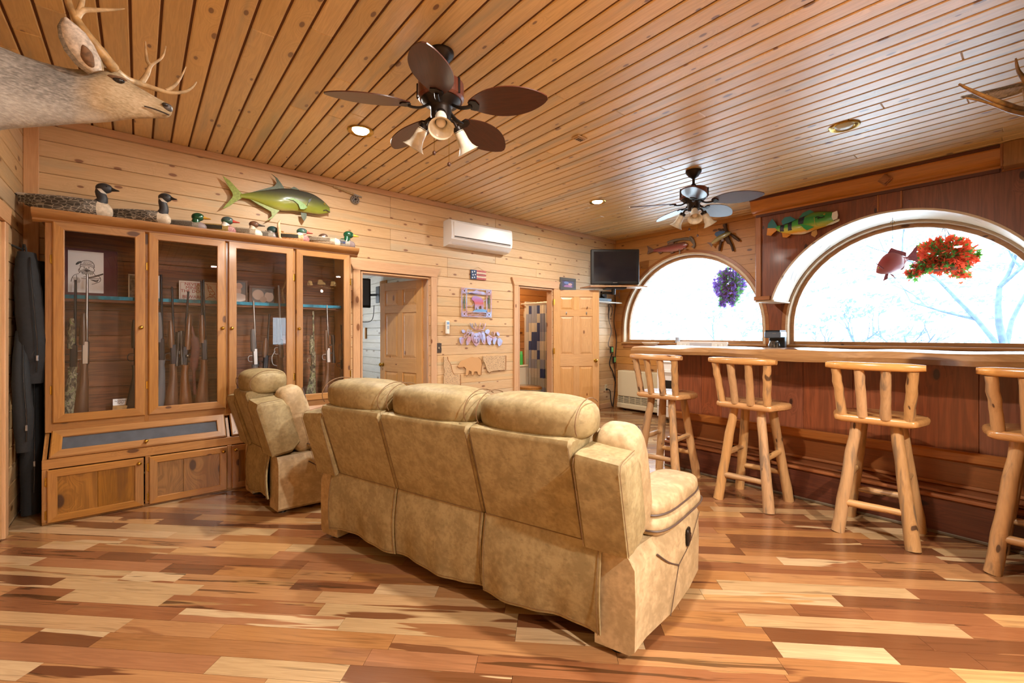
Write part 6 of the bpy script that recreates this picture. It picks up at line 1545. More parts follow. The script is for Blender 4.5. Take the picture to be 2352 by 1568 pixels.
# ================================================================ ceiling fans
SHADE = plain('alabaster_glass', '#d8d0be', .35, 0, .2, .12, 30)
BULB = plain('bulb_white', '#e2d9d2', .25)
WICK = wood('fan_band', '#6d3420', '#3f1a10', '#24100a', None, 0, .4, .1, .1, ring=.8, gscale=2)
def fan(label, x, y, th0, sh0):
    r = thing('ceiling_fan', label, 'ceiling fan', (x, y, H), 0, 'leaf-bladed ceiling fans')
    L = dict(local=True)
    MB().lathe([(.078, -.001), (.08, -.012), (.074, -.028), (.058, -.045), (.05, -.06), (.024, -.075), (.018, -.085)], 28).build('canopy', BRONZE, r, 40, **L)
    MB().tube([(0, 0, -.08), (0, 0, -.17)], .013, 12).build('down_rod', BRONZE, r, 40, **L)
    MB().lathe([(.02, -.14), (.03, -.165), (.055, -.18), (.062, -.185)], 24).build('collar', BRONZE, r, 40, **L)
    mo = MB().lathe([(.06, -.184), (.125, -.19), (.138, -.20), (.14, -.285), (.128, -.298), (.06, -.30)], 32).build('motor_band', WICK, r, 35, axis=2, **L); TW[mo.name] = Matrix()
    for k in range(5):
        w_ = k * 2 * pi / 5; MB().tube([(.141 * cos(w_), .141 * sin(w_), -.198), (.141 * cos(w_), .141 * sin(w_), -.287)], .007, 6).build('band_strap', BRONZE, mo, 40, **L)
    MB().lathe([(.12, -.30), (.105, -.318), (.07, -.335), (.062, -.35), (.062, -.40), (.05, -.42), (.03, -.43), (.001, -.432)], 28).build('switch_housing', BRONZE, r, 40, **L)
    out = [(.19, .035), (.25, .075), (.33, .108), (.42, .118), (.50, .108), (.57, .082), (.63, .045), (.66, .012)]
    pts = bez([Vector((a, b, 0)) for a, b in out], 3); poly = pts + [Vector((q.x, -q.y, 0)) for q in reversed(pts)]
    for k in range(5):
        w_ = th0 + k * 2 * pi / 5
        Mb = Matrix.Rotation(w_, 4, 'Z') @ Matrix.Translation((0, 0, -.338)) @ Matrix.Rotation(radians(-13), 4, 'X') @ Matrix.Rotation(radians(3), 4, 'Y')
        m_ = MB(Mb); m_.gs = lambda p: (p.x, p.y, p.z)
        m_.loft([[Vector((q.x, q.y, z)) for q in poly] for z in (-.003, .003)]); bl = m_.build('blade', FAN_WOOD, r, 30, axis=0, **L); TW[bl.name] = Matrix()
        m_ = MB(Mb); m_.tube(bez([(.07, 0, .015), (.12, 0, -.012), (.17, 0, -.016), (.2, 0, -.010)], 4), [(.008, .014)] * 13, 8, flat=(0, 0, 1)); 
        m_.prism([(.185, -.03, -.010), (.21, -.042, -.010), (.235, -.034, -.010), (.248, 0, -.010), (.235, .034, -.010), (.21, .042, -.010), (.185, .03, -.010)], (0, 0, .0068))
        m_.build('blade_iron', BRONZE, bl, 40, **L)
    for k in range(3):
        w_ = sh0 + k * 2 * pi / 3; d = Vector((cos(w_), sin(w_), 0)); ax = (d * sin(radians(33)) + Vector((0, 0, -cos(radians(33))))).normalized()
        p0 = d * .05 + Vector((0, 0, -.40)); p1 = d * .10 + Vector((0, 0, -.405)); p2 = p1 + ax * .02
        li = MB().tube(bez([p0, d * .085 + Vector((0, 0, -.395)), p1, p2], 4), .010, 8).build('light_arm', BRONZE, r, 40, **L); TW[li.name] = Matrix()
        MB().lathe([(.018, 0), (.03, .004), (.03, .03), (.033, .034)], 16, p2, ax).build('socket_cup', BRONZE, li, 40, **L)
        MB().lathe([(.030, .028), (.034, .05), (.036, .09), (.044, .125), (.062, .152), (.072, .16), (.069, .160), (.058, .15), (.040, .122), (.032, .09), (.029, .05), (.027, .03)], 24, p2, ax).build('glass_shade', SHADE, li, 60, **L)
        MB().lathe([(.01, .03), (.02, .06), (.029, .09), (.028, .11), (.015, .125), (.001, .128)], 16, p2, ax).build('bulb', BULB, li, 60, **L)
    for (a, b, zl) in ((.045, -.02, -.665), (-.03, .03, -.60)):
        c = MB().tube([(a, b, -.41), (a, b, zl)], .0016, 5).build('pull_chain', BRASS, r, **L); TW[c.name] = Matrix()
        MB().sup((a, b, zl - .012), (.011, .011, .014), 1, 1, 10, 8).build('chain_ball', plain('chain_ball_wood', '#4a2a1c', .4), c, 60, **L)
    return r
fan('ceiling fan with dark leaf-shaped blades nearest the viewer', 1.412, 2.356, radians(17), radians(-121))
fan('ceiling fan with leaf-shaped blades beyond, in front of the arched windows', 4.466, 2.355, radians(-7), radians(-148))
cp = at(1331, 316, (H - CAMH) * FPX / (HY - 316))
sd_ = thing('smoke_sensor', 'small square sensor plate on the ceiling between the fans', 'sensor', (cp.x, cp.y, H - .02))
part('plate', plain('sensor_tan', '#c2a57c', .5), sd_, (cp.x - .06, cp.y - .04, H - .012), (cp.x + .06, cp.y + .04, H - .0005), .003)
part('cover', plain('sensor_cover', '#a98a62', .5), sd_, (cp.x - .045, cp.y - .028, H - .018), (cp.x + .045, cp.y + .028, H - .0125), .002)
for k in (-1, 0, 1): part('slot', CREVICE, sd_, (cp.x + k * .022 - .006, cp.y - .018, H - .0195), (cp.x + k * .022 + .006, cp.y + .018, H - .0182), 0)
# ================================================================ deer mounts
def deer_coat(name):
    t = NT(name); tc = t.n('TexCoord').outputs['Object']
    s_ = t.n('SeparateXYZ'); t.t.links.new(tc, s_.inputs[0])
    fur = t.noise(t.vmath('MULTIPLY', tc, (60, 60, 160)), 1.0, 3)
    pt = t.noise(tc, 9, 3)
    neck = t.ramp(t.math('ADD', t.math('MULTIPLY', fur, .6), t.math('MULTIPLY', pt, .4)), [(.3, C('#54504c')), (.5, C('#827d77')), (.7, C('#aca69e'))])
    head = t.ramp(t.math('ADD', t.math('MULTIPLY', fur, .5), t.math('MULTIPLY', pt, .5)), [(.3, C('#73604a')), (.5, C('#9c8768')), (.7, C('#bba68a'))])
    c = t.mix(t.step(t.math('ADD', s_.outputs[0], t.math('MULTIPLY', pt, .12)), -.02, .10), neck, head)
    low = t.step(t.math('ADD', s_.outputs[2], t.math('MULTIPLY', pt, .05)), -.03, -.10)
    c = t.mix(t.math('MULTIPLY', low, t.math('ADD', .25, t.math('MULTIPLY', t.step(s_.outputs[0], -.08, .03), .55))), c, C('#cfc8bc'))
    t.bump(fur, .5, .004)
    return t.out(c, .85, 0, 0, .2)
COAT = deer_coat('deer_coat'); EARW = plain('ear_inner', '#b9ada0', .9, 0, 0, .3, 60); EARD = plain('ear_dark', '#6b4f38', .9, 0, 0, .3, 60); NOSE = plain('deer_nose', '#2a2422', .35); ANT = plain('antler', '#a38355', .5, 0, 0, .35, 25, .3); ANTW = plain('antler_pale', '#b59a72', .5, 0, 0, .3, 25, .3)
def leafloft(path, wid, th, n, mat, parent, nm):
    path = [Vector(p) for p in path]; rings = []; n = Vector(n).normalized()
    for i, p in enumerate(path):
        d = (path[min(i + 1, len(path) - 1)] - path[max(i - 1, 0)]).normalized(); sd = d.cross(n).normalized()
        rings.append([p + sd * (wid[i] * cos(q)) + n * (th * (1 if i < len(path) - 1 else .3) * sin(q) + .35 * wid[i] * (cos(q) ** 2)) for q in [2 * pi * k / 12 for k in range(12)]])
    return MB().loft(rings).build(nm, mat, parent, 60)
DY = 2.55
def dP(x, y, Y=DY): return oY(x, y, Y)
dr = thing('deer_mount', 'grey-brown mounted mule deer head with antlers on the left wall', 'deer mount', dP(215, 225))
topl = [(-250, 30), (-150, 60), (-60, 86), (0, 109), (60, 132), (120, 150), (170, 160), (210, 160), (248, 158), (275, 172), (305, 193), (335, 210), (362, 226), (384, 238), (396, 252)]
botl = [(-250, 420), (-150, 360), (-60, 315), (0, 296), (60, 291), (120, 287), (170, 283), (210, 281), (248, 278), (275, 275), (305, 272), (335, 271), (362, 271), (382, 271), (394, 264)]
wr = [.62, .62, .62, .62, .60, .58, .58, .62, .68, .66, .60, .56, .60, .62, .5]
top_, bot_ = bez([dP(*q) for q in topl], 3), bez([dP(*q) for q in botl], 3)
rings = []
for i, (a, b) in enumerate(zip(top_, bot_)):
    c_ = (a + b) / 2; hv = (a - b) / 2; wv = hv.length * interp([(k * 3, q) for k, q in enumerate(wr)], i)
    rings.append([c_ + hv * sin(2 * pi * k / 20) + Vector((0, -wv * cos(2 * pi * k / 20) * (1 - .12 * sin(2 * pi * k / 20)), 0)) for k in range(20)])
MB().loft(rings).build('body', COAT, dr, 80)
MB().cbox((XL + .001, DY - .22, 2.03), (XL + .02, DY + .22, 2.66), .006).build('wall_board', CAB_PINE, dr, axis=2)
for s_, nm in ((-1, 'eye'), (1, 'eye')): MB().sup(dP(273, 184, DY - .06) + Vector((0, .12 if s_ > 0 else 0, 0)), (.020, .012, .012), 1, 1, 14, 10).build('eye', plain('deer_eye', '#17110e', .08), dr, 60)
MB().sup(dP(270, 179, DY - .062), (.032, .010, .008), 1, 1, 12, 8).build('brow', EARD, dr, 60)
MB().sup(dP(387, 250) + Vector((-.006, 0, 0)), (.022, .030, .020), .9, .9, 16, 12).build('nose', plain('deer_nose_grey', '#4a4340', .5, 0, 0, .3, 40), dr, 60)
for s_ in (-1, 1): MB().sup(dP(380, 240, DY - .03) + Vector((0, .06 if s_ > 0 else 0, 0)), (.013, .008, .008), 1, 1, 10, 8).build('nostril', NOSE, dr, 60)
MB().tube(bez([dP(331, 244, DY - .042), dP(350, 249, DY - .041), dP(372, 257, DY - .038), dP(388, 264, DY - .02)], 4), .003, 6).build('mouth_line', NOSE, dr, 50)
NEAR = Vector((.25, -1, -.1)).normalized()
ep = [dP(222, 165, 2.47), dP(208, 140, 2.45), dP(190, 108, 2.43), dP(172, 80, 2.42), dP(157, 58, 2.42), dP(149, 42, 2.42)]
leafloft(ep, [.03, .05, .058, .05, .033, .010], .014, -NEAR, COAT, dr, 'ear')
leafloft([p + NEAR * .012 for p in ep], [.018, .038, .046, .04, .024, .005], .008, -NEAR, EARW, dr, 'ear_lining')
leafloft(bez([dP(214, 155, 2.445), dP(204, 135, 2.428), dP(198, 118, 2.418), dP(190, 103, 2.412)], 3), [.004, .012, .017, .02, .021, .02, .018, .014, .009, .003], .008, -NEAR, EARD, dr, 'ear_hollow')
fp = [dP(232, 165, 2.63), dP(225, 140, 2.68), dP(215, 115, 2.72), dP(205, 90, 2.74)]
leafloft(fp, [.03, .05, .045, .012], .014, (0, -1, 0), COAT, dr, 'ear')
def antl(parent, pts, r0, r1, mat=ANT, nm='antler_beam', n=4):
    cv = bez(pts, n); MB().tube(cv, [lerp(r0, r1, i / (len(cv) - 1)) for i in range(len(cv))], 8).build(nm, mat, parent, 60)
nY = 2.44
antl(dr, [dP(262, 158, 2.50), dP(238, 128, 2.46), dP(208, 90, nY), dP(184, 58, nY), dP(171, 35, nY), dP(158, 8, nY), dP(150, -30, nY), dP(150, -80, nY)], .021, .008)
antl(dr, [dP(174, 42, nY), dP(190, 24, nY), dP(225, 23, nY), dP(262, 22, nY), dP(287, 20, nY)], .014, .002, ANTW, 'tine')
antl(dr, [dP(178, 32, nY), dP(186, 15, nY), dP(192, -20, nY), dP(194, -70, nY)], .012, .004, ANTW, 'tine')
fY = 2.74
antl(dr, [dP(262, 160, 2.60), dP(292, 182, 2.68), dP(325, 193, fY), dP(360, 205, fY), dP(395, 213, fY), dP(425, 210, fY), dP(442, 200, fY), dP(451, 188, fY)], .017, .003, ANTW)
antl(dr, [dP(325, 190, fY), dP(338, 170, fY), dP(347, 150, fY), dP(372, 132, fY), dP(381, 106, fY)], .013, .002, ANTW, 'tine')
antl(dr, [dP(346, 150, fY), dP(338, 140, fY), dP(335, 118, fY), dP(334, 95, fY)], .010, .002, ANTW, 'tine')
antl(dr, [dP(382, 208, fY), dP(400, 197, fY), dP(415, 178, fY), dP(427, 153, fY)], .010, .002, ANTW, 'tine')
# second deer: mostly beyond the right edge, mounted on the end post of the return wall
S(board('wall_post', (3.30, -.401, 0), (3.42, -.03, H - .001), PINE_WALL, None, 2, .004), 'pine end post of the return wall right of the view', 'wall')
d2 = thing('deer_mount', 'second mounted deer whose ear and antlers reach in at the top right', 'deer mount', (3.80, -.10, 2.62))
sect = [((3.425, -.20, 2.45), .24, .17), ((3.52, -.18, 2.52), .20, .15), ((3.64, -.15, 2.60), .15, .12), ((3.76, -.11, 2.67), .12, .095), ((3.86, -.07, 2.71), .10, .08), ((3.96, -.045, 2.70), .085, .07), ((4.06, -.03, 2.665), .06, .05), ((4.14, -.02, 2.64), .045, .042), ((4.19, -.015, 2.63), .03, .03), ((4.205, -.013, 2.63), .008, .008)]
rings = [[Vector(c_) + Vector((-.25 * hh * sin(w_) * (1 if c_[0] < 3.8 else -.5), ww * cos(w_), hh * sin(w_))) for w_ in [2 * pi * k / 18 for k in range(18)]] for c_, hh, ww in sect]
MB().loft(rings).build('body', COAT, d2, 80)
MB().sup((4.195, -.015, 2.64), (.02, .03, .024), .9, .9, 12, 10).build('nose', NOSE, d2, 60)
for s_ in (-1, 1): MB().sup((3.97, -.045 + s_ * .066, 2.725), (.018, .01, .012), 1, 1, 12, 8).build('eye', plain('deer_eye2', '#17110e', .1), d2, 60)
te = 2.52
ep = [Vector((3.84, -.02, 2.745)), at(2342, 200, te), at(2318, 205, te), at(2285, 212, te - .02), at(2250, 218, te - .03), at(2208, 222, te - .04)]
n2 = Vector((-.3, -.3, -1)).normalized()
leafloft(ep, [.025, .04, .05, .046, .03, .004], .013, n2, COAT, d2, 'ear'); leafloft([p + n2 * .008 for p in ep[1:-1]], [.02, .034, .03, .008], .008, n2, EARW, d2, 'ear_lining')
leafloft([Vector((3.84, -.12, 2.745)), Vector((3.72, -.26, 2.76)), Vector((3.60, -.36, 2.77))], [.03, .05, .008], .013, n2, COAT, d2, 'ear')
ta = 2.36
DA = plain('antler_dark', '#7d5a2c', .4, 0, .1, .4, 25, .3)
antl(d2, [Vector((3.90, -.04, 2.78)), Vector((3.80, .03, 2.70)), at(2356, 250, ta + .05), at(2310, 240, ta), at(2262, 222, ta - .02), at(2225, 205, ta - .03), at(2203, 193, ta - .04)], .024, .005, DA)
antl(d2, [at(2352, 262, ta + .02), at(2318, 254, ta), at(2280, 240, ta - .01), at(2245, 230, ta - .02), at(2217, 225, ta - .02)], .012, .003, DA, 'tine')
antl(d2, [at(2284, 232, ta), at(2272, 226, ta), at(2266, 214, ta)], .009, .002, DA, 'tine')
antl(d2, [at(2362, 262, ta), at(2358, 240, ta), at(2352, 222, ta), at(2349, 204, ta)], .008, .002, DA, 'tine')
antl(d2, [Vector((3.86, -.03, 2.79)), at(2372, 200, 2.45), at(2354, 182, 2.45), at(2339, 162, 2.45), at(2333, 134, 2.45)], .022, .004, DA)
antl(d2, [Vector((3.88, -.10, 2.78)), Vector((3.85, -.25, 2.88)), Vector((3.92, -.35, 2.98))], .02, .004, DA)
# ================================================================ soft gun cases in the corner
CLOTH = plain('case_nylon', '#0f0f11', .75, 0, 0, .3, 60, .3); CLOTH2 = plain('case_grey', '#131214', .8, 0, 0, .25, 40, .3); CLOTH3 = plain('case_brown', '#2a2622', .85, 0, 0, .25, 40, .3); ZIP = plain('zip_metal', '#8d8d90', .35, .9)
def gcase(label, pts, wid, mat, zipx=None):
    b = pts[0]
    r = thing('gun_case', label, 'gun case', b, 0, 'soft gun cases in the corner')
    cv = bez(pts, 5); n = len(cv)
    wv = [interp([(i / (len(wid) - 1), q) for i, q in enumerate(wid)], k / (n - 1)) for k in range(n)]
    wv = [q * (1 + .04 * sin(k * 2.3)) for k, q in enumerate(wv)]
    MB().tube(cv, [(q * .55, q) for q in wv], 14, flat=(.35, -1, 0)).build('sleeve', mat, r, 70)
    zl = [p + Vector((-.0, -.6 * w_, 0)) + Vector((w_ * .35, 0, 0)) for p, w_ in zip(cv, wv)][2:-2]
    MB().tube(zl, .004, 5).build('zipper', BLACK, r, 50)
    q = zl[2]
    MB().cbox(q + Vector((-.006, -.012, -.03)), q + Vector((.006, -.004, .01)), .002).build('zip_pull', ZIP, r)
    return r
def gp(x, y, Y): return oY(x, y, Y)
p0 = gp(72, 1000, 4.72); 
gcase('long black gun case standing on the floor in the corner', [Vector((p0.x, 4.70, .02)), Vector((p0.x - .0, 4.72, .5)), Vector((p0.x - .005, 4.74, .95)), Vector((p0.x - .02, 4.78, 1.35))], [.05, .06, .065, .03], CLOTH)
a = gp(74, 880, 4.58); b = gp(62, 580, 4.60)
gcase('grey padded gun case with square top hanging foremost in the corner', [a, gp(76, 800, 4.57), gp(68, 700, 4.57), gp(62, 620, 4.58), b], [.055, .075, .072, .062, .045], CLOTH2)
gcase('slim brown-black gun case against the cabinet side', [Vector((gp(96, 900, 4.80).x, 4.78, .02)), gp(97, 1000, 4.80), gp(95, 800, 4.80), gp(92, 600, 4.82)], [.04, .05, .045, .03], CLOTH3)
gcase('black gun case with silver zip pulls hanging lowest in the corner', [gp(55, 1038, 4.50), gp(54, 960, 4.50), gp(48, 860, 4.52), gp(50, 760, 4.56)], [.035, .052, .045, .03], CLOTH)
pg = gp(62, 575, 4.62)
m_ = thing('wall_peg', 'wooden peg with straps holding the hanging gun cases', 'peg', (XL, 4.62, pg.z + .02))
MB().tube([(XL, 4.62, pg.z + .03), (XL + .06, 4.62, pg.z - .0)], .007, 8).build('peg', BLACK_MATT, m_, 40)
MB().tube(bez([gp(62, 582, 4.60), (XL + .055, 4.615, pg.z + .01), gp(50, 762, 4.57)], 5), (.003, .012) if False else .006, 6).build('strap', CLOTH, m_)
MB().tube(bez([gp(85, 770, 4.60), gp(78, 750, 4.56), gp(86, 790, 4.55), gp(74, 815, 4.54)], 5), [(.003, .012)] * 16, 6, flat=(.3, -1, 0)).build('web_strap', plain('web_grey', '#55504a', .8), m_)
# ================================================================ bedroom and bathroom behind the doorways
btv = thing('bedroom_television', 'flat television on a wall bracket seen through the bedroom doorway', 'television', (2.65, 7.3, 1.77))
part('housing', BLACK, btv, (2.28, 7.28, 1.77), (3.0, 7.34, 2.26), .008)
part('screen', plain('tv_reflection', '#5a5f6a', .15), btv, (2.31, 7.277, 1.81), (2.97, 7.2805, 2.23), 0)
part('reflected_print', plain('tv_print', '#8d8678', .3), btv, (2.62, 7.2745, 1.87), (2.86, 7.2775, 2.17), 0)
MB().tube([(2.9, 7.35, 2.0), (3.06, 7.42, 2.0), (3.145, 7.30, 2.0)], .02, 8).build('bracket_arm', BLACK, btv); part('wall_plate', BLACK, btv, (3.12, 7.22, 1.86), (3.145, 7.36, 2.14), .003)
board('wall_board', (3.125, 6.95, 1.80), (3.1445, 7.21, 2.22), PINE_ORANGE, btv, 2)
for k, (xa, xb, dz) in enumerate(((2.5, 2.75, .18), (2.62, 2.8, .30), (2.8, 3.05, .22))):
    MB().tube(bez([(xa, 7.36, 1.80), (xa + .02, 7.37, 1.78 - dz), (xb, 7.37, 1.78 - dz), (xb + .04, 7.36, 1.82)], 6), .006, 5).build('cable', BLACK, btv)
c_ = oX(838, 765, 3.145); bs_ = thing('bedroom_switch', 'white switch plate on the whitewashed bedroom wall', 'light switch', c_)
part('plate', WHITE, bs_, (3.13, c_.y - .05, c_.z - .1), (3.1445, c_.y + .04, c_.z + .1), .003); part('side', PINE_ORANGE, bs_, (3.12, c_.y - .09, c_.z - .1), (3.1445, c_.y - .051, c_.z + .1), .002)
wn5 = thing('window_5', 'bedroom window beyond the doorway', 'window', (1.8, 8.65, .8), kind='structure')
for a, b in (((1.3, 8.63, .74), (2.3, 8.66, .8)), ((1.3, 8.63, 2.2), (2.3, 8.66, 2.26)), ((1.24, 8.63, .74), (1.3, 8.66, 2.26)), ((2.3, 8.63, .74), (2.36, 8.66, 2.26)), ((1.78, 8.67, .8), (1.82, 8.70, 2.2))): board('casing', a, b, PINE_TRIM, wn5)
part('glass', WINGLASS, wn5, (1.3, 8.69, .8), (2.3, 8.695, 2.2), 0)
S(MB().box((1.2, YA + .02, -.012), (3.16, 8.65, .004)).build('floor_bedroom', plain('bedroom_carpet', '#8a7a66', .95, 0, 0, .15, 30), None), 'beige carpet of the bedroom', 'floor')
tl = thing('toilet', 'cream toilet with wooden seat seen through the bathroom doorway', 'toilet', (5.16, 5.80, 0))
POR = plain('porcelain', '#d9cdb2', .15, 0, .4)
def ov(z, hx_, hy_, cy): return [Vector((5.16 + hx_ * cos(w_), cy + hy_ * sin(w_), z)) for w_ in [2 * pi * k / 24 for k in range(24)]]
MB().loft([ov(.005, .12, .22, 5.82), ov(.06, .11, .21, 5.82), ov(.2, .12, .2, 5.76), ov(.32, .18, .24, 5.72), ov(.385, .19, .26, 5.70), ov(.39, .17, .24, 5.70)]).build('bowl', POR, tl, 60)
SEATW = wood('toilet_seat_wood', '#b5813f', '#93602a', '#5a3313', None, 0, .25, .4)
MB().loft([ov(.392, .195, .265, 5.70), ov(.40, .2, .27, 5.70), ov(.412, .195, .265, 5.70)]).build('seat', SEATW, tl, 50, axis=1)
MB().loft([ov(.414, .195, .26, 5.71), ov(.422, .2, .265, 5.71), ov(.434, .185, .25, 5.71)]).build('lid', SEATW, tl, 50, axis=1)
part('tank', POR, tl, (4.93, 5.99, .38), (5.39, 6.20, .74), .02); part('tank_lid', POR, tl, (4.915, 5.975, .741), (5.405, 6.21, .775), .01)
MB().tube([(4.99, 5.985, .68), (4.99, 5.965, .68), (5.06, 5.96, .675)], .008, 6).build('flush_lever', STEEL, tl)
MB().cbox((5.05, 6.0, .3), (5.27, 6.18, .385), .01).build('tank_neck', POR, tl)
cc = oY(1197, 840, 6.08); cn = thing('spray_can', 'bright green spray can standing on the toilet tank', 'can', (cc.x, 6.08, .776))
GRN = plain('can_green', '#3fae4a', .4)
MB().lathe([(.03, 0), (.032, .005), (.032, .17), (.028, .185)], 18, (cc.x, 6.08, .776)).build('can', GRN, cn, 40); MB().lathe([(.026, .185), (.026, .235), (.02, .24), (.001, .24)], 16, (cc.x, 6.08, .776)).build('cap', plain('cap_green', '#63c46a', .4), cn, 40)
sc_ = thing('shower_curtain', 'patchwork blue and cream shower curtain on a white rod', 'curtain', (5.6, 5.95, .2))
def patch(name):
    t = NT(name); tc = t.n('TexCoord').outputs['Object']
    s_ = t.n('SeparateXYZ'); t.t.links.new(tc, s_.inputs[0])
    a = t.math('FLOOR', t.math('MULTIPLY', s_.outputs[1], 9.0)); b = t.math('FLOOR', t.math('MULTIPLY', s_.outputs[2], 6.0))
    wn_ = t.n('TexWhiteNoise', {'noise_dimensions': '2D'}); cb_ = t.n('CombineXYZ', X=a, Y=b).outputs[0]; t.t.links.new(cb_, wn_.inputs['Vector'])
    return t.out(t.ramp(wn_.outputs['Value'], [(0, C('#4a5580')), (.12, C('#c9c4b4')), (.34, C('#a3a8b8')), (.5, C('#d9d2c2')), (.68, C('#b9beb2')), (.82, C('#8a92a8')), (.90, C('#d0cabc'))], 'CONSTANT'), .7)
A = [Vector((5.60 + .05 * sin(k * 1.05), 5.48 + k * .0125, 1.85)) for k in range(62)]
MB().strip(A, [Vector((p.x, p.y, .12)) for p in A], (.006, .0, 0)).build('cloth', patch('patchwork'), sc_, 60)
MB().tube([(5.6, YA + .13, 1.90), (5.6, 6.40, 1.90)], .014, 10).build('rod', WHITE, sc_, 40)
for k in range(8): MB().tube([Vector((5.6 + .022 * cos(w_), 5.52 + k * .085, 1.89 + .03 * sin(w_))) for w_ in [q * 2 * pi / 10 for q in range(11)]], .003, 5).build('ring', WHITE, sc_)
tb = thing('bathtub_surround', 'white edge of the tub surround beside the shower curtain', 'bathtub', (5.9, 5.8, 0))
part('end_wall', WHITE, tb, (5.67, 6.35, 0), (6.39, 6.40, 1.95), .01); part('front_panel', WHITE, tb, (5.66, YA + .14, 0), (5.72, 6.32, .5), .01)
hc = oY(1205, 722, 6.40); hk = thing('robe_hook', 'pale robe hook on the bathroom wall', 'hook', hc)
part('plate', CREAM, hk, hc + Vector((-.03, -.006, -.06)), hc + Vector((.03, .003, .06)), .003); MB().tube(bez([hc, hc + Vector((.02, -.06, -.02)), hc + Vector((.03, -.07, .03))], 4), .010, 8).build('prong', CREAM, hk, 40)
bl = thing('bathroom_lamp', 'round ceiling lamp of the bathroom above the doorway', 'ceiling light', (4.9, 5.75, 2.59))
MB().lathe([(.13, -.001), (.13, -.02), (.11, -.05), (.05, -.08), (.001, -.085)], 24, (4.9, 5.75, 2.599)).build('globe', emit('bath_globe', '#ffdfae', 5), bl, 60)
l = bpy.data.lights.new('bathroom_bulb', 'POINT'); l.energy = 26; l.color = (1, .78, .5); l.shadow_soft_size = .1
o = bpy.data.objects.new('bathroom_bulb', l); o.location = (0, 0, -.2); o.parent = bl; col.objects.link(o)
# ================================================================ rear hall: chandelier, far door
ch = thing('antler_chandelier', 'antler chandelier with lit shades in the hall behind the viewer', 'chandelier', (3.55, -2.6, H))
MB().tube([(3.55, -2.6, H), (3.55, -2.6, 2.62)], .010, 8).build('rod', BRONZE, ch); MB().lathe([(.06, -.001), (.05, -.03), (.012, -.05)], 16, (3.55, -2.6, H)).build('canopy', BRONZE, ch, 40)
for k in range(8):
    w_ = k * pi / 4; d = Vector((cos(w_), sin(w_), 0)); c_ = Vector((3.55, -2.6, 2.6))
    antl(ch, [c_, c_ + d * .2 + Vector((0, 0, -.10)), c_ + d * .42 + Vector((0, 0, -.04)), c_ + d * .52 + Vector((0, 0, .16))], .02, .004, ANT)
    antl(ch, [c_ + d * .3 + Vector((0, 0, -.08)), c_ + d * .36 + Vector((.04, .03, .08))], .012, .003, ANT, 'tine')
SHL = emit('parchment_shade', '#ffd58a', 3.0)
for k in range(4):
    w_ = k * pi / 2 + .4; c_ = Vector((3.55 + .27 * cos(w_), -2.6 + .27 * sin(w_), 2.56))
    MB().lathe([(.07, 0), (.045, .11)], 16, c_, cap=False).build('shade', SHL, ch, 40)
l = bpy.data.lights.new('chandelier_bulb', 'POINT'); l.energy = 40; l.color = (1, .8, .55); l.shadow_soft_size = .03
o = bpy.data.objects.new('chandelier_bulb', l); o.location = (0, 0, -.62); o.parent = ch; col.objects.link(o)
leaf_door('door_4', 'closed six-panel door at the far end of the hall behind the viewer', (4.45, -6.295), 0, .85, 2.02, 1, 1)
# ================================================================ outside
import mathutils.noise as mn
def gz(X, Y): 
    b = .55 + .055 * max(0, X - 8) + (max(0, X - 17) * .42) + .25 * mn.noise(Vector((X * .3, Y * .3, 0))) * min(1, max(0, X - 8) / 4)
    return b
XS_ = [6.9, 7.5, 8, 9, 10, 11.5, 13, 14.5, 16, 17, 18, 20, 22, 25, 28, 32, 36, 42, 50, 60]; YS_ = [-30 + 2.0 * k for k in range(41)]
V = [Vector((X, Y, gz(X, Y) + (0 if X < 17 else .8 * mn.noise(Vector((X * .2, Y * .2, 3)))))) for X in XS_ for Y in YS_]
m_ = MB(); ny = len(YS_); m_.add(V, [(i * ny + j, i * ny + j + 1, (i + 1) * ny + j + 1, (i + 1) * ny + j) for i in range(len(XS_) - 1) for j in range(ny - 1)])
def hillmat():
    t = NT('hillside'); tc = t.n('TexCoord').outputs['Object']
    a = t.noise(t.vmath('MULTIPLY', tc, (.5, .5, .9)), 1.6, 6, .6, .7); b = t.noise(t.vmath('MULTIPLY', tc, (1, 1.6, .35)), 4.5, 5, .8, .7)
    c = t.mix(t.step(t.math('MULTIPLY', t.step(a, .42, .56), t.step(b, .42, .55)), .1, .7), C('#d5e0e6'), C('#33505c'))
    return t.out(c, .9)
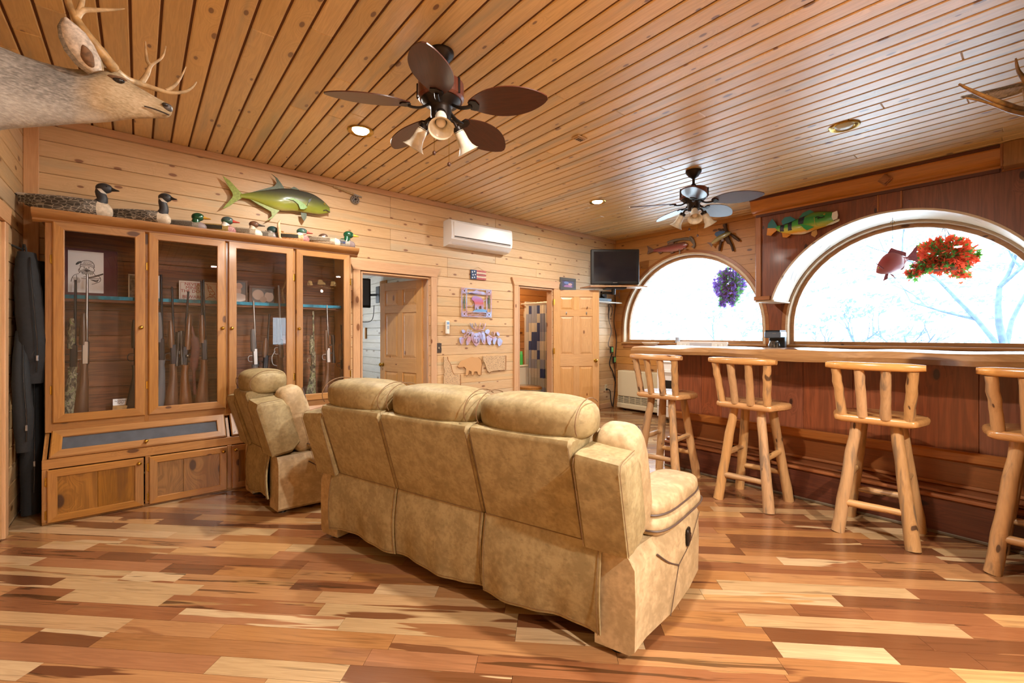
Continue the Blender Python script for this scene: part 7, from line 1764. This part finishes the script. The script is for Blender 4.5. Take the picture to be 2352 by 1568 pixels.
hl = m_.build('hillside', hillmat(), None, 60); S(hl, 'bright brushy hillside outside the arched windows', 'hill')
S(MB().box((XB + .16, -1.2, 2.90), (7.75, 5.6, 2.96)).build('roof_eave', PINE_GREY, None, axis=1), 'roof eave outside above the arched windows', 'eave')
BARK = plain('pale_bark', '#44596c', .9, 0, 0, .3, 6)
def tree(label, base, h_, seed, lean=(0, 0)):
    rg = random.Random(seed); r = thing('bare_tree', label, 'tree', base, 0, 'bare trees outside the windows')
    tw = MB(); tr_ = MB()
    def grow(p, d, L, rad, lev, m_):
        n = 4; path = [p]; 
        for i in range(n):
            d = (d + Vector((rg.gauss(0, .12), rg.gauss(0, .12), rg.gauss(.03, .08)))).normalized(); path.append(path[-1] + d * (L / n))
        m_.tube(path, [lerp(rad, rad * .6, i / n) for i in range(n + 1)], 6 if lev < 2 else 4)
        if lev < 4:
            for k in range(rg.choice((2, 3, 3))):
                ax = Vector((rg.gauss(0, 1), rg.gauss(0, 1), rg.gauss(.4, .5))).normalized()
                grow(path[rg.choice((2, 3, 4))], (d + ax * .9).normalized(), L * rg.uniform(.55, .75), rad * .55, lev + 1, tw)
    grow(Vector(base), Vector((lean[0], lean[1], 1)).normalized(), h_ * .38, h_ * .018, 0, tr_)
    for k in range(2): grow(Vector(base) + Vector((0, 0, .1)), Vector((rg.gauss(0, .35), rg.gauss(0, .45), 1)).normalized(), h_ * .42, h_ * .013, 1, tr_)
    tr_.build('trunk', BARK, r, 60); tw.build('branches', BARK, r, 60, kind='stuff')
for k, (px_, X, h_, sd, lb) in enumerate(((2308, 14.0, 4.2, 4, 'bare forked tree at the right of the second window'), (2098, 13.0, 1.6, 8, 'small bare sapling in the middle of the second window'), (1965, 15.0, 1.7, 12, 'thin bare sapling left of the red fish'), (1900, 13.5, 1.2, 21, 'low bare shrub at the left of the second window'), (1640, 15.5, 1.5, 17, 'bare shrub in the first window above the stove'))):
    p = oX(px_, 780, X); tree(lb, (p.x, p.y, gz(p.x, p.y) - .05), h_, sd)
